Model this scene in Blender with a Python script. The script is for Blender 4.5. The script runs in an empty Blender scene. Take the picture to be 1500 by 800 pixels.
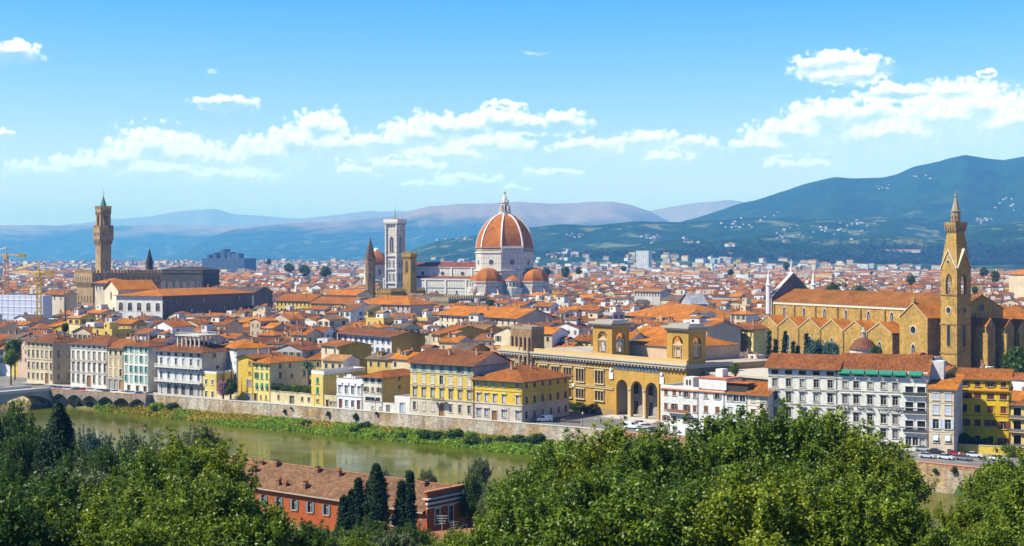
import bpy, math, random
import numpy as np
from mathutils import Vector, Matrix
R = math.radians
random.seed(7)
SC = bpy.context.scene
COL = SC.collection
F, HX, HY, EYE = 2060.0, 750.0, 378.0, 52.0      # focal length in photo pixels, horizon point, eye height above the street

# ------------------------------------------------------------------ camera
cam_d = bpy.data.cameras.new('camera')
cam = bpy.data.objects.new('camera', cam_d); COL.objects.link(cam)
cam.location = (0, 0, EYE); cam.rotation_euler = (R(90), 0, 0)
cam_d.sensor_width = 36; cam_d.lens = 36 * F / 1500
cam_d.shift_y = -22 / 1500
cam_d.clip_start = 1; cam_d.clip_end = 90000
SC.camera = cam

# ------------------------------------------------------------------ sun, sky, exposure
SUN_AZ, SUN_EL = 76.0, 50.0                       # degrees left of straight behind the camera, elevation
sdir = Vector((-math.sin(R(SUN_AZ)) * math.cos(R(SUN_EL)), -math.cos(R(SUN_AZ)) * math.cos(R(SUN_EL)), math.sin(R(SUN_EL))))
sun_d = bpy.data.lights.new('sun', 'SUN'); sun_d.energy = 5.0; sun_d.angle = R(0.5); sun_d.color = (1.0, 0.945, 0.86)
sun = bpy.data.objects.new('sun', sun_d); COL.objects.link(sun)
sun.rotation_euler = (-sdir).to_track_quat('-Z', 'Y').to_euler(); sun.location = (0, 0, 500)
SC.view_settings.view_transform = 'Standard'; SC.view_settings.look = 'None'
SC.view_settings.gamma = 1; SC.view_settings.use_curve_mapping = False
SC.view_settings.exposure = 0.64
SC.cycles.use_denoising = True
SC.cycles.max_bounces = 6; SC.cycles.diffuse_bounces = 1; SC.cycles.glossy_bounces = 2
SC.cycles.transmission_bounces = 2; SC.cycles.volume_bounces = 1; SC.cycles.transparent_max_bounces = 6
SC.cycles.caustics_reflective = False; SC.cycles.caustics_refractive = False

def sockets(n): return n.inputs, n.outputs
class NT:
    """tiny helper for building node trees"""
    def __init__(s, tree): s.t = tree; s.t.nodes.clear()
    def n(s, typ, **kw):
        nd = s.t.nodes.new(typ)
        for k, v in kw.items(): setattr(nd, k, v)
        return nd
    def l(s, a, b): s.t.links.new(a, b)
    def put(s, sock, v):
        if hasattr(v, 'is_output'): s.l(v, sock)
        else: sock.default_value = v
    def math(s, op, a, b=0.0, c=0.0, clamp=False):
        nd = s.n('ShaderNodeMath', operation=op, use_clamp=clamp)
        s.put(nd.inputs[0], a); s.put(nd.inputs[1], b)
        if len(nd.inputs) > 2: s.put(nd.inputs[2], c)
        return nd.outputs[0]
    def vmath(s, op, a, b=(0, 0, 0), c=(0, 0, 0)):
        nd = s.n('ShaderNodeVectorMath', operation=op)
        s.put(nd.inputs[0], a)
        if op != 'LENGTH': s.put(nd.inputs[1], b)
        if op == 'MULTIPLY_ADD': s.put(nd.inputs[2], c)
        return nd.outputs['Value'] if op in ('LENGTH', 'DOT_PRODUCT') else nd.outputs['Vector']
    def mix(s, f, a, b, mode='MIX'):
        nd = s.n('ShaderNodeMix', data_type='RGBA', blend_type=mode)
        s.put(nd.inputs[0], f); s.put(nd.inputs[6], a); s.put(nd.inputs[7], b)
        return nd.outputs[2]
    def ramp(s, f, lo, hi, a=0.0, b=1.0, smooth=False):
        nd = s.n('ShaderNodeMapRange', clamp=True)
        if smooth: nd.interpolation_type = 'SMOOTHSTEP'
        s.put(nd.inputs[0], f)
        for i, v in enumerate((lo, hi, a, b)): s.put(nd.inputs[1 + i], v)
        return nd.outputs[0]
    def noise(s, vec, scale, detail=4, rough=0.55, dist=0.0):
        nd = s.n('ShaderNodeTexNoise')
        if vec is not None: s.l(vec, nd.inputs['Vector'])
        nd.inputs['Scale'].default_value = scale; nd.inputs['Detail'].default_value = detail
        nd.inputs['Roughness'].default_value = rough; nd.inputs['Distortion'].default_value = dist
        return nd.outputs['Fac'], nd.outputs['Color']

# clouds of the sky: direction on the sky (azimuth, elevation in degrees) and angular half sizes
def sky_dir(px, py):
    return math.degrees(math.atan((px - HX) / F)), math.degrees(math.atan((HY - py) / math.hypot(F, px - HX)))
CLOUDS = [  # photo-sized notes of every cloud puff: centre, half width, half height
 (60,252,50,12),(120,246,45,15),(175,238,40,20),(225,222,48,28),(270,235,55,26),(325,243,55,24),(385,232,50,26),
 (430,215,38,24),(466,192,36,24),(505,217,45,14),(560,214,48,14),(612,203,46,22),(640,190,38,20),(690,192,50,22),
 (732,182,46,18),(775,184,40,12),(822,180,36,13),(862,218,40,12),(950,208,36,14),(975,234,30,9),(1018,212,26,11),
 (330,152,34,9),(18,78,32,13),(6,198,12,6),(740,154,20,6),(1228,97,50,17),(1240,112,45,9),(1325,138,52,13),(1402,140,55,16),(1446,107,11,5),
 (1115,218,42,12),(1155,200,52,22),(1212,178,48,25),(1280,172,46,16),(1310,200,58,16),(1380,178,70,24),(1440,165,60,22),(1490,188,50,22),
 (655,230,58,9),(720,218,60,14),(600,246,40,10),(520,252,26,9),(690,266,44,8),(640,272,40,6),(815,255,32,8),(1310,198,40,10),(1170,243,36,7),(330,262,60,12),(240,255,70,12),(755,278,16,6)]
VEILS = [(300,262,330,40),(620,240,240,52),(930,225,150,34),(1330,205,260,60),(690,270,150,22),(1240,106,80,24),(785,78,26,4),(310,104,14,4),(1420,150,120,40)]
world = bpy.data.worlds.new('World'); SC.world = world; world.use_nodes = True
w = NT(world.node_tree)
sky = w.n('ShaderNodeTexSky', sky_type='NISHITA', sun_disc=False, sun_elevation=R(SUN_EL), sun_rotation=math.atan2(sdir.x, sdir.y), altitude=50, air_density=1.0, dust_density=0.35, ozone_density=2.2)
tc = w.n('ShaderNodeTexCoord')
sep = w.n('ShaderNodeSeparateXYZ'); w.l(tc.outputs['Generated'], sep.inputs[0])
az = w.math('MULTIPLY', w.math('ARCTAN2', sep.outputs[0], sep.outputs[1]), 180 / math.pi)
hyp = w.math('SQRT', w.math('ADD', w.math('MULTIPLY', sep.outputs[0], sep.outputs[0]), w.math('MULTIPLY', sep.outputs[1], sep.outputs[1])))
el = w.math('MULTIPLY', w.math('ARCTAN2', sep.outputs[2], hyp), 180 / math.pi)
cmb = w.n('ShaderNodeCombineXYZ'); w.l(az, cmb.inputs[0]); w.l(el, cmb.inputs[1])
P0 = cmb.outputs[0]
_, wc = w.noise(P0, 1.5, 5, 0.6)
PW = w.vmath('MULTIPLY_ADD', w.vmath('SUBTRACT', wc, (0.5, 0.5, 0.5)), (0.95, 0.62, 0), P0)
def field(pts, vec, lift, pxs):
    out = None
    for (px, py, a, b) in pts:
        ca, ce = sky_dir(px, py); ra, rb = a * pxs, b * pxs; ce += lift * rb
        ln = w.vmath('LENGTH', w.vmath('MULTIPLY_ADD', vec, (1 / ra, 1 / rb, 0), (-ca / ra, -ce / rb, 0)))
        out = ln if out is None else w.math('MINIMUM', out, ln)
    return w.math('SUBTRACT', 1.0, out)
PXD = math.degrees(1 / F)
f0 = field(CLOUDS, PW, 0.0, PXD * 1.45)
f1 = field(CLOUDS, PW, 0.55, PXD * 1.45)
fv = field(VEILS, PW, 0.0, PXD)
def billow(vec):
    nz, _ = w.noise(vec, 1.6, 6, 0.55); out = w.math('MULTIPLY', nz, 0.55)
    for sc, am in ((2.3, .34), (5.2, .17), (11.0, .075)):
        vo = w.n('ShaderNodeTexVoronoi', voronoi_dimensions='2D', feature='SMOOTH_F1'); w.l(vec, vo.inputs['Vector']); vo.inputs['Scale'].default_value = sc; vo.inputs['Smoothness'].default_value = .35
        out = w.math('ADD', out, w.math('MULTIPLY', w.math('SUBTRACT', 0.75, vo.outputs['Distance']), am))
    return out
_, wd = w.noise(P0, 4.0, 3, .5)
PB = w.vmath('MULTIPLY_ADD', w.vmath('SUBTRACT', wd, (.5, .5, .5)), (.12, .12, 0), P0)
n1 = billow(PB); n2 = billow(w.vmath('ADD', PB, (-0.10, 0.13, 0)))
nb, _ = w.noise(w.vmath('MULTIPLY', P0, (0.55, 1.6, 0)), 1.3, 6, 0.65)
dens = w.ramp(w.math('MULTIPLY_ADD', w.math('SUBTRACT', n1, 0.43), 1.35, f0), 0.0, 0.34, 0, 1, True)
soft = w.ramp(w.math('SUBTRACT', f1, f0), -0.5, 0.05, 0.12, 1.0, True)     # cloud bases melt away
dens = w.math('MULTIPLY', dens, soft)
veil = w.math('MULTIPLY', w.ramp(fv, -0.05, 0.65, 0, 1, True), w.ramp(nb, 0.30, 0.66, 0.10, 0.80))
relief = w.math('MULTIPLY', w.math('SUBTRACT', n1, n2), 2.6)
lit = w.math('ADD', w.ramp(w.math('SUBTRACT', f1, f0), -0.40, 0.10, 0.30, 0.95), relief, clamp=True)
ccol = w.mix(lit, (7.0, 7.2, 8.0, 1), (10.8, 10.3, 9.9, 1))
hs = w.n('ShaderNodeHueSaturation'); hs.inputs['Hue'].default_value = 0.5; hs.inputs['Saturation'].default_value = 1.25; hs.inputs['Value'].default_value = 1.75
w.l(sky.outputs[0], hs.inputs['Color'])
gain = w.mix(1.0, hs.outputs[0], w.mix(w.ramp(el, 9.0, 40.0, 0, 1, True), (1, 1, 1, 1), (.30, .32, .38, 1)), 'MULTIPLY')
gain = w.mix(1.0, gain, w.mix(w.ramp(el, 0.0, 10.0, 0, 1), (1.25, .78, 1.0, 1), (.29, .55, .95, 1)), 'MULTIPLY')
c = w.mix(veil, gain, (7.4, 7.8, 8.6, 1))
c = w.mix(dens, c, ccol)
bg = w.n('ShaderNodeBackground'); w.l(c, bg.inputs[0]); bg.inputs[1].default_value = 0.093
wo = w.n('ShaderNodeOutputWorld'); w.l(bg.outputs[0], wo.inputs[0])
world.cycles.sampling_method = 'MANUAL'; world.cycles.sample_map_resolution = 512

# ------------------------------------------------------------------ projection notes -> places
def kx(px): return (px - HX) / F
def P(px, py, Y): return Vector((kx(px) * Y, Y, EYE + (HY - py) / F * Y))
def G(px, py, z=0.0):
    Y = (EYE - z) * F / (py - HY); return Vector((kx(px) * Y, Y, z))
def zat(py, Y): return EYE + (HY - py) / F * Y
def on_line(px, A, B):
    k = kx(px); dx, dy = B[0] - A[0], B[1] - A[1]
    t = (k * A[1] - A[0]) / (dx - k * dy)
    return Vector((A[0] + t * dx, A[1] + t * dy, 0))
def to_px(p): return HX + p[0] / p[1] * F, HY - (p[2] - EYE) / p[1] * F

# ------------------------------------------------------------------ objects
def tag(o, label=None, cat=None, group=None, kind=None):
    if label: o['label'] = label
    if cat: o['category'] = cat
    if group: o['group'] = group
    if kind: o['kind'] = kind
    return o
def thing(name, label, cat, loc=(0, 0, 0), rz=0.0, group=None):
    o = bpy.data.objects.new(name, None); COL.objects.link(o); o.empty_display_size = 1
    o.location = loc; o.rotation_euler = (0, 0, rz)
    return tag(o, label, cat, group)
def place(name, mesh, parent=None, loc=(0, 0, 0), rz=0.0, scale=None):
    o = bpy.data.objects.new(name, mesh); COL.objects.link(o)
    o.parent = parent; o.location = loc; o.rotation_euler = (0, 0, rz)
    if scale: o.scale = scale
    return o
def kids(o): return KID.get(o.name, [])
def copy_tree(o, parent=None):
    c = o.copy(); COL.objects.link(c)
    if parent is not None: c.parent = parent
    for ch in list(o.children): copy_tree(ch, c)
    return c

class MB:
    """collects polygons (with a flat colour each) into one mesh"""
    def __init__(s): s.v = []; s.f = []; s.c = []; s.m = []; s.mats = []; s.xf = None
    def mi(s, mat):
        if mat not in s.mats: s.mats.append(mat)
        return s.mats.index(mat)
    def poly(s, pts, col=(.5, .5, .5), mat=None):
        i0 = len(s.v)
        for p in pts:
            p = Vector(p)
            s.v.append(s.xf @ p if s.xf is not None else p)
        s.f.append(list(range(i0, i0 + len(pts)))); s.c.append(col); s.m.append(s.mi(mat or M['wall']))
    def box(s, x0, x1, y0, y1, z0, z1, col=(.5, .5, .5), mat=None, bottom=True, top=True):
        a, b, c, d = (x0, y0), (x1, y0), (x1, y1), (x0, y1)
        for p, q in ((a, b), (b, c), (c, d), (d, a)):
            s.poly([(*p, z0), (*q, z0), (*q, z1), (*p, z1)], col, mat)
        if top: s.poly([(*a, z1), (*b, z1), (*c, z1), (*d, z1)], col, mat)
        if bottom: s.poly([(*d, z0), (*c, z0), (*b, z0), (*a, z0)], col, mat)
    def prism(s, pts, z0, z1, col, mat=None, top=True, bottom=False):
        n = len(pts)
        for i in range(n):
            p, q = pts[i], pts[(i + 1) % n]
            s.poly([(*p, z0), (*q, z0), (*q, z1), (*p, z1)], col, mat)
        if top: s.poly([(*p, z1) for p in pts], col, mat)
        if bottom: s.poly([(*p, z0) for p in reversed(pts)], col, mat)
    def loft(s, rings, col, mat=None, cap=True, closed=True, cols=None):
        """rings: lists of 3d points of equal length"""
        for k in range(len(rings) - 1):
            a, b = rings[k], rings[k + 1]; n = len(a)
            for i in range(n if closed else n - 1):
                j = (i + 1) % n
                s.poly([a[i], a[j], b[j], b[i]], cols[i] if cols else col, mat)
        if cap: s.poly(rings[-1], col, mat)
    def lathe(s, prof, n, col, mat=None, cx=0, cy=0, rot=0.0, cap=True, a0=0.0, a1=None):
        rings = []
        full = a1 is None
        for (r, z) in prof:
            m = n if full else n + 1
            rings.append([(cx + r * math.cos(rot + a0 + (2 * math.pi if full else a1 - a0) * i / n), cy + r * math.sin(rot + a0 + (2 * math.pi if full else a1 - a0) * i / n), z) for i in range(m)])
        s.loft(rings, col, mat, cap and full, full)
    def tube(s, pts, rad, n=6, col=(.3, .3, .3), mat=None):
        pts = [Vector(p) for p in pts]; rings = []
        for i, p in enumerate(pts):
            d = (pts[min(i + 1, len(pts) - 1)] - pts[max(i - 1, 0)]).normalized()
            a = d.cross(Vector((0, 0, 1)) if abs(d.z) < .9 else Vector((1, 0, 0))).normalized(); b = d.cross(a)
            r = rad[i] if isinstance(rad, (list, tuple)) else rad
            rings.append([p + r * (math.cos(2 * math.pi * k / n) * a + math.sin(2 * math.pi * k / n) * b) for k in range(n)])
        s.loft(rings, col, mat)
    def archwall(s, w, z0, zs, zt, y, col, mat=None, x0=-.5, x1=.5, depth=0.6, seg=8, pointed=False):
        """wall strip x in [x0..x1], z0..zt with one arched opening of width w springing at zs, plus its reveal"""
        cx = (x0 + x1) / 2; r = w / 2; pts = []
        for i in range(seg + 1):
            t = i / seg
            if pointed:
                if t <= .5: a = math.pi - (t * 2) * math.pi / 3; px_, pz = cx + r + 2 * r * math.cos(a), zs + 2 * r * math.sin(a)
                else: a = math.pi / 3 - (t * 2 - 1) * math.pi / 3; px_, pz = cx - r + 2 * r * math.cos(a), zs + 2 * r * math.sin(a)
            else:
                a = math.pi * (1 - t); px_, pz = cx + r * math.cos(a), zs + r * math.sin(a)
            pts.append((px_, pz))
        s.poly([(x0, y, z0), (cx - r, y, z0), (cx - r, y, zs), (x0, y, zs)], col, mat)
        s.poly([(cx + r, y, z0), (x1, y, z0), (x1, y, zs), (cx + r, y, zs)], col, mat)
        s.poly([(x0, y, zs), (cx - r, y, zs), (x0, y, zt)], col, mat)
        s.poly([(cx + r, y, zs), (x1, y, zs), (x1, y, zt)], col, mat)
        for i in range(seg):
            (xa, za), (xb, zb) = pts[i], pts[i + 1]
            ta, tb = x0 + (x1 - x0) * i / seg, x0 + (x1 - x0) * (i + 1) / seg
            s.poly([(xa, y, za), (xb, y, zb), (tb, y, zt), (ta, y, zt)], col, mat)
            s.poly([(xa, y, za), (xa, y + depth, za), (xb, y + depth, zb), (xb, y, zb)], col, mat)
        for sx in (-1, 1):
            q = [(cx + sx * r, y, z0), (cx + sx * r, y + depth, z0), (cx + sx * r, y + depth, zs), (cx + sx * r, y, zs)]
            s.poly(q if sx < 0 else q[::-1], col, mat)
    def mesh(s, name, smooth=False):
        me = bpy.data.meshes.new(name)
        nv = len(s.v); co = np.array([tuple(p) for p in s.v], dtype=np.float32).reshape(-1, 3)
        ls = np.array([len(f) for f in s.f], dtype=np.int32); st = np.concatenate(([0], np.cumsum(ls)[:-1])).astype(np.int32)
        me.vertices.add(nv); me.vertices.foreach_set('co', co.ravel())
        me.loops.add(nv); me.loops.foreach_set('vertex_index', np.arange(nv, dtype=np.int32))
        me.polygons.add(len(ls)); me.polygons.foreach_set('loop_start', st); me.polygons.foreach_set('loop_total', ls)
        me.polygons.foreach_set('material_index', np.array(s.m, dtype=np.int32))
        for m in s.mats: me.materials.append(m)
        # per-face uv in metres: u level, v up the face
        a = co[st]; b = co[st + 1]; cc = co[st + 2]
        n = np.cross(b - a, cc - a); ln = np.linalg.norm(n, axis=1, keepdims=True); n = n / np.maximum(ln, 1e-9)
        u = np.stack([-n[:, 1], n[:, 0], np.zeros(len(n))], 1); lu = np.linalg.norm(u, axis=1, keepdims=True)
        flat = lu[:, 0] < 1e-3
        u = u / np.maximum(lu, 1e-9); u[flat] = (1, 0, 0)
        v = np.cross(n, u)
        fi = np.repeat(np.arange(len(ls)), ls)
        uv = np.stack([(co * u[fi]).sum(1), (co * v[fi]).sum(1)], 1).astype(np.float32)
        me.uv_layers.new(name='uv').data.foreach_set('uv', uv.ravel())
        at = me.color_attributes.new('col', 'FLOAT_COLOR', 'CORNER')
        c4 = np.ones((nv, 4), dtype=np.float32); c4[:, :3] = np.array(s.c, dtype=np.float32)[fi]
        at.data.foreach_set('color', c4.ravel())
        me.update(calc_edges=True)
        if smooth:
            me.polygons.foreach_set('use_smooth', np.ones(len(ls), dtype=bool))
        return me
    def build(s, name, parent=None, loc=(0, 0, 0), rz=0.0, smooth=False):
        return place(name, s.mesh(name, smooth), parent, loc, rz)
    def weld(s, name, parent=None, loc=(0, 0, 0), smooth=True):
        import bmesh
        me = s.mesh(name); bm = bmesh.new(); bm.from_mesh(me)
        bmesh.ops.remove_doubles(bm, verts=bm.verts, dist=0.001); bm.to_mesh(me); bm.free()
        if smooth: me.polygons.foreach_set('use_smooth', np.ones(len(me.polygons), dtype=bool))
        return place(name, me, parent, loc)

# ------------------------------------------------------------------ materials
M = {}
def new_mat(name):
    m = bpy.data.materials.new(name); m.use_nodes = True; t = NT(m.node_tree)
    out = t.n('ShaderNodeOutputMaterial'); b = t.n('ShaderNodeBsdfPrincipled'); t.l(b.outputs[0], out.inputs[0])
    M[name] = m; return t, b, out
def attr_col(t):
    a = t.n('ShaderNodeAttribute', attribute_name='col'); return a.outputs['Color']
def scale_col(t, c, f): return t.vmath('SCALE', c) if False else t.mix(1.0, c, f, 'MULTIPLY')
def grey(t, f):
    cb = t.n('ShaderNodeCombineColor')
    for i in range(3): t.put(cb.inputs[i], f)
    return cb.outputs[0]
def bump(t, b, h, strength=0.3, dist=0.1):
    bn = t.n('ShaderNodeBump'); bn.inputs['Strength'].default_value = strength; bn.inputs['Distance'].default_value = dist
    t.l(h, bn.inputs['Height']); t.l(bn.outputs[0], b.inputs['Normal'])

def mk_wall(name, windows=False, bricks=False, rough=0.9):
    t, b, _ = new_mat(name)
    geo = t.n('ShaderNodeNewGeometry'); pos = geo.outputs['Position']
    uv = t.n('ShaderNodeUVMap', uv_map='uv').outputs[0]
    c = attr_col(t)
    n1, _ = t.noise(pos, 0.12, 4); n2, _ = t.noise(pos, 1.3, 5, 0.65)
    st, _ = t.noise(t.vmath('MULTIPLY', uv, (1.1, 0.09, 1)), 1.0, 4, 0.6)
    f = t.math('MULTIPLY', t.ramp(n1, 0.3, 0.7, 0.78, 1.10), t.ramp(n2, 0.3, 0.72, 0.78, 1.08))
    f = t.math('MULTIPLY', f, t.ramp(st, 0.35, 0.6, 0.90, 1.02))
    if bricks:
        br = t.n('ShaderNodeTexBrick'); t.l(uv, br.inputs['Vector'])
        br.inputs['Scale'].default_value = 1.0; br.inputs['Brick Width'].default_value = 1.1; br.inputs['Row Height'].default_value = 0.5
        br.inputs['Mortar Size'].default_value = 0.05; br.inputs['Color1'].default_value = (0.8, 0.8, 0.8, 1); br.inputs['Color2'].default_value = (1.12, 1.12, 1.12, 1); br.inputs['Mortar'].default_value = (0.6, 0.6, 0.6, 1)
        n3, _ = t.noise(pos, 0.5, 6, 0.7)
        c = t.mix(1.0, c, br.outputs['Color'], 'MULTIPLY'); f = t.math('MULTIPLY', f, t.ramp(n3, 0.25, 0.75, 0.6, 1.25))
    c = t.mix(1.0, c, grey(t, f), 'MULTIPLY')
    if windows:
        s = t.n('ShaderNodeSeparateXYZ'); t.l(uv, s.inputs[0])
        fu = t.math('FRACT', t.math('DIVIDE', s.outputs[0], 3.3)); fv = t.math('FRACT', t.math('DIVIDE', s.outputs[1], 3.6))
        mu = t.math('MULTIPLY', t.math('GREATER_THAN', fu, 0.34), t.math('LESS_THAN', fu, 0.66))
        mv = t.math('MULTIPLY', t.math('GREATER_THAN', fv, 0.30), t.math('LESS_THAN', fv, 0.76))
        wn = t.n('ShaderNodeTexWhiteNoise', noise_dimensions='2D')
        t.l(t.vmath('FLOOR', t.vmath('DIVIDE', uv, (3.3, 3.6, 1))), wn.inputs['Vector'])
        mk = t.math('MULTIPLY', t.math('MULTIPLY', mu, mv), t.math('LESS_THAN', wn.outputs['Value'], 0.8))
        wcol = t.mix(t.math('GREATER_THAN', wn.outputs['Value'], 0.45), (0.03, 0.035, 0.045, 1), (0.10, 0.06, 0.04, 1))
        sn = t.n('ShaderNodeSeparateXYZ'); t.l(geo.outputs['Normal'], sn.inputs[0])
        mk = t.math('MULTIPLY', mk, t.math('LESS_THAN', t.math('ABSOLUTE', sn.outputs[2]), 0.3))
        c = t.mix(mk, c, wcol)
    t.l(c, b.inputs['Base Color']); b.inputs['Roughness'].default_value = rough; b.inputs['Specular IOR Level'].default_value = 0.2
    bump(t, b, n2, 0.25, 0.12)
mk_wall('wall'); mk_wall('farwall', windows=True); mk_wall('stone', bricks=True)

def mk_roof():
    t, b, _ = new_mat('roof')
    geo = t.n('ShaderNodeNewGeometry'); pos = geo.outputs['Position']
    uv = t.n('ShaderNodeUVMap', uv_map='uv').outputs[0]; c = attr_col(t)
    n1, _ = t.noise(pos, 0.16, 5, 0.65); n2, _ = t.noise(pos, 1.1, 5, 0.7)
    s = t.n('ShaderNodeSeparateXYZ'); t.l(uv, s.inputs[0])
    wv = t.math('SINE', t.math('MULTIPLY', s.outputs[0], 2 * math.pi / 0.42))
    row = t.math('FRACT', t.math('DIVIDE', s.outputs[1], 0.42))
    wn = t.n('ShaderNodeTexWhiteNoise', noise_dimensions='2D')
    t.l(t.vmath('FLOOR', t.vmath('DIVIDE', uv, (0.42, 0.42, 1))), wn.inputs['Vector'])
    f = t.math('MULTIPLY', t.ramp(n1, 0.3, 0.7, 0.62, 1.2), t.ramp(n2, 0.3, 0.7, 0.62, 1.2))
    f = t.math('MULTIPLY', f, t.ramp(wn.outputs['Value'], 0, 1, 0.68, 1.22))
    f = t.math('MULTIPLY', f, t.ramp(wv, -1, -0.2, 0.55, 1.0))
    f = t.math('MULTIPLY', f, t.ramp(row, 0.0, 0.15, 0.75, 1.0))
    c2 = t.mix(t.ramp(n2, 0.52, 0.72, 0, 0.55), c, (0.22, 0.15, 0.09, 1))
    c2 = t.mix(1.0, c2, grey(t, f), 'MULTIPLY')
    t.l(c2, b.inputs['Base Color']); b.inputs['Roughness'].default_value = 0.85; b.inputs['Specular IOR Level'].default_value = 0.15
    bump(t, b, t.math('ADD', wv, t.math('MULTIPLY', row, 0.6)), 0.6, 0.06)
mk_roof()
def mk_marble():
    t, b, _ = new_mat('marble')
    geo = t.n('ShaderNodeNewGeometry'); pos = geo.outputs['Position']
    uv = t.n('ShaderNodeUVMap', uv_map='uv').outputs[0]; c = attr_col(t)
    br = t.n('ShaderNodeTexBrick'); t.l(uv, br.inputs['Vector']); br.offset = 0.0
    br.inputs['Scale'].default_value = 1.0; br.inputs['Brick Width'].default_value = 2.6; br.inputs['Row Height'].default_value = 5.2
    br.inputs['Mortar Size'].default_value = 0.17; br.inputs['Color1'].default_value = (1, 1, 1, 1); br.inputs['Color2'].default_value = (0.93, 0.86, 0.84, 1); br.inputs['Mortar'].default_value = (0.30, 0.38, 0.35, 1)
    n2, _ = t.noise(pos, 0.35, 5, 0.65)
    c = t.mix(1.0, c, br.outputs['Color'], 'MULTIPLY')
    c = t.mix(1.0, c, grey(t, t.ramp(n2, 0.3, 0.7, 0.78, 1.05)), 'MULTIPLY')
    t.l(c, b.inputs['Base Color']); b.inputs['Roughness'].default_value = 0.7; b.inputs['Specular IOR Level'].default_value = 0.25
mk_marble()
def mk_plain(name, rough, spec=0.3, metallic=0.0, coat=0.0):
    t, b, _ = new_mat(name); geo = t.n('ShaderNodeNewGeometry')
    n2, _ = t.noise(geo.outputs['Position'], 2.0, 4, 0.6)
    t.l(t.mix(1.0, attr_col(t), grey(t, t.ramp(n2, 0.3, 0.7, 0.88, 1.06)), 'MULTIPLY'), b.inputs['Base Color'])
    b.inputs['Roughness'].default_value = rough; b.inputs['Specular IOR Level'].default_value = spec; b.inputs['Metallic'].default_value = metallic; b.inputs['Coat Weight'].default_value = coat
mk_plain('trim', 0.8, 0.2); mk_plain('paint', 0.5); mk_plain('carpaint', 0.35, 0.5, 0.0, 0.8); mk_plain('metal', 0.45, 0.5, 0.6)
t, b, _ = new_mat('glass'); b.inputs['Base Color'].default_value = (0.025, 0.03, 0.04, 1); b.inputs['Roughness'].default_value = 0.12; b.inputs['Specular IOR Level'].default_value = 0.6
# ------------------------------------------------------------------ river walls, terrain, water, hills
WALL = [(-2600, 1700), (-700, 880), (-330, 640), (-185, 556), (-136, 528), (20.5, 424), (60, 390), (101, 354), (180, 285), (420, 60), (3000, -2000)]
def seg_dist(x, y, a, b):
    ax, ay = a; bx, by = b; dx, dy = bx - ax, by - ay; L2 = dx * dx + dy * dy
    t = np.clip(((x - ax) * dx + (y - ay) * dy) / L2, 0, 1)
    ex, ey = x - (ax + t * dx), y - (ay + t * dy)
    side = dx * (y - ay) - dy * (x - ax)           # > 0 on the city side
    return np.hypot(ex, ey), side
def river_s(x, y):
    """distance from the city river wall, positive towards the camera side"""
    best = np.full(np.shape(x), 1e9); sg = np.ones(np.shape(x))
    for a, b in zip(WALL[:-1], WALL[1:]):
        d, side = seg_dist(x, y, a, b)
        m = d < best; best = np.where(m, d, best); sg = np.where(m, np.where(side > 0, -1.0, 1.0), sg)
    return best * sg
def hash2(ix, iy, seed):
    h = (ix.astype(np.int64) * 374761393 + iy.astype(np.int64) * 668265263 + seed * 1442695041) & 0xFFFFFFFF
    h = ((h ^ (h >> 13)) * 1274126177) & 0xFFFFFFFF
    return ((h ^ (h >> 16)) & 0xFFFF) / 65535.0
def vnoise(x, y, seed=0):
    ix, iy = np.floor(x), np.floor(y); fx, fy = x - ix, y - iy
    fx = fx * fx * (3 - 2 * fx); fy = fy * fy * (3 - 2 * fy)
    a, b_, c_, d = hash2(ix, iy, seed), hash2(ix + 1, iy, seed), hash2(ix, iy + 1, seed), hash2(ix + 1, iy + 1, seed)
    return (a * (1 - fx) + b_ * fx) * (1 - fy) + (c_ * (1 - fx) + d * fx) * fy
def fbm(x, y, seed=0, octs=5, gain=0.5):
    s = 0.0; a = 1.0; tot = 0.0
    for o in range(octs):
        s = s + a * vnoise(x * 2 ** o, y * 2 ** o, seed + o); tot += a; a *= gain
    return s / tot
def sstep(a, b, x):
    t = np.clip((x - a) / (b - a), 0, 1); return t * t * (3 - 2 * t)
WATER = -6.2
def hill_z(x, y):
    z = np.interp(y, [-60, 0, 12, 30, 60, 100, 150, 200, 235, 255], [50, 50, 48.6, 43.5, 37, 26.5, 15, 6, 1, 0])
    return z + (fbm(x / 14, y / 14, 5) - .5) * 2.0 * sstep(20, 60, y)
def terrain_z(x, y):
    s = river_s(x, y)
    near = hill_z(x, y)
    bankw = np.interp(x, [-175, -145, -100, 20, 50, 85, 130], [0.5, 3.0, 12.0, 15.0, 11.0, 1.0, .6]) + (fbm(x / 9, y / 9, 9) - .5) * 5
    far = np.where(s < bankw, -3.3 - (s / np.maximum(bankw, .5)) ** 1.6 * 3.2 + (fbm(x / 4, y / 4, 3) - .5) * .5, -7.6)
    far = np.where((s >= bankw) & (s < bankw + 3), -6.5 - (s - bankw) * .4, far)
    u = sstep(104, 116, s)
    z = far * (1 - u) + near * u
    return np.where(s < -0.3, -9.0, z)
def grid_mesh(name, xs, ys, zf, mat, smooth=True):
    X, Y = np.meshgrid(xs, ys); Z = zf(X, Y); nx, ny = len(xs), len(ys)
    return sheet(name, np.stack([X, Y, Z], -1), mat, smooth)
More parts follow.
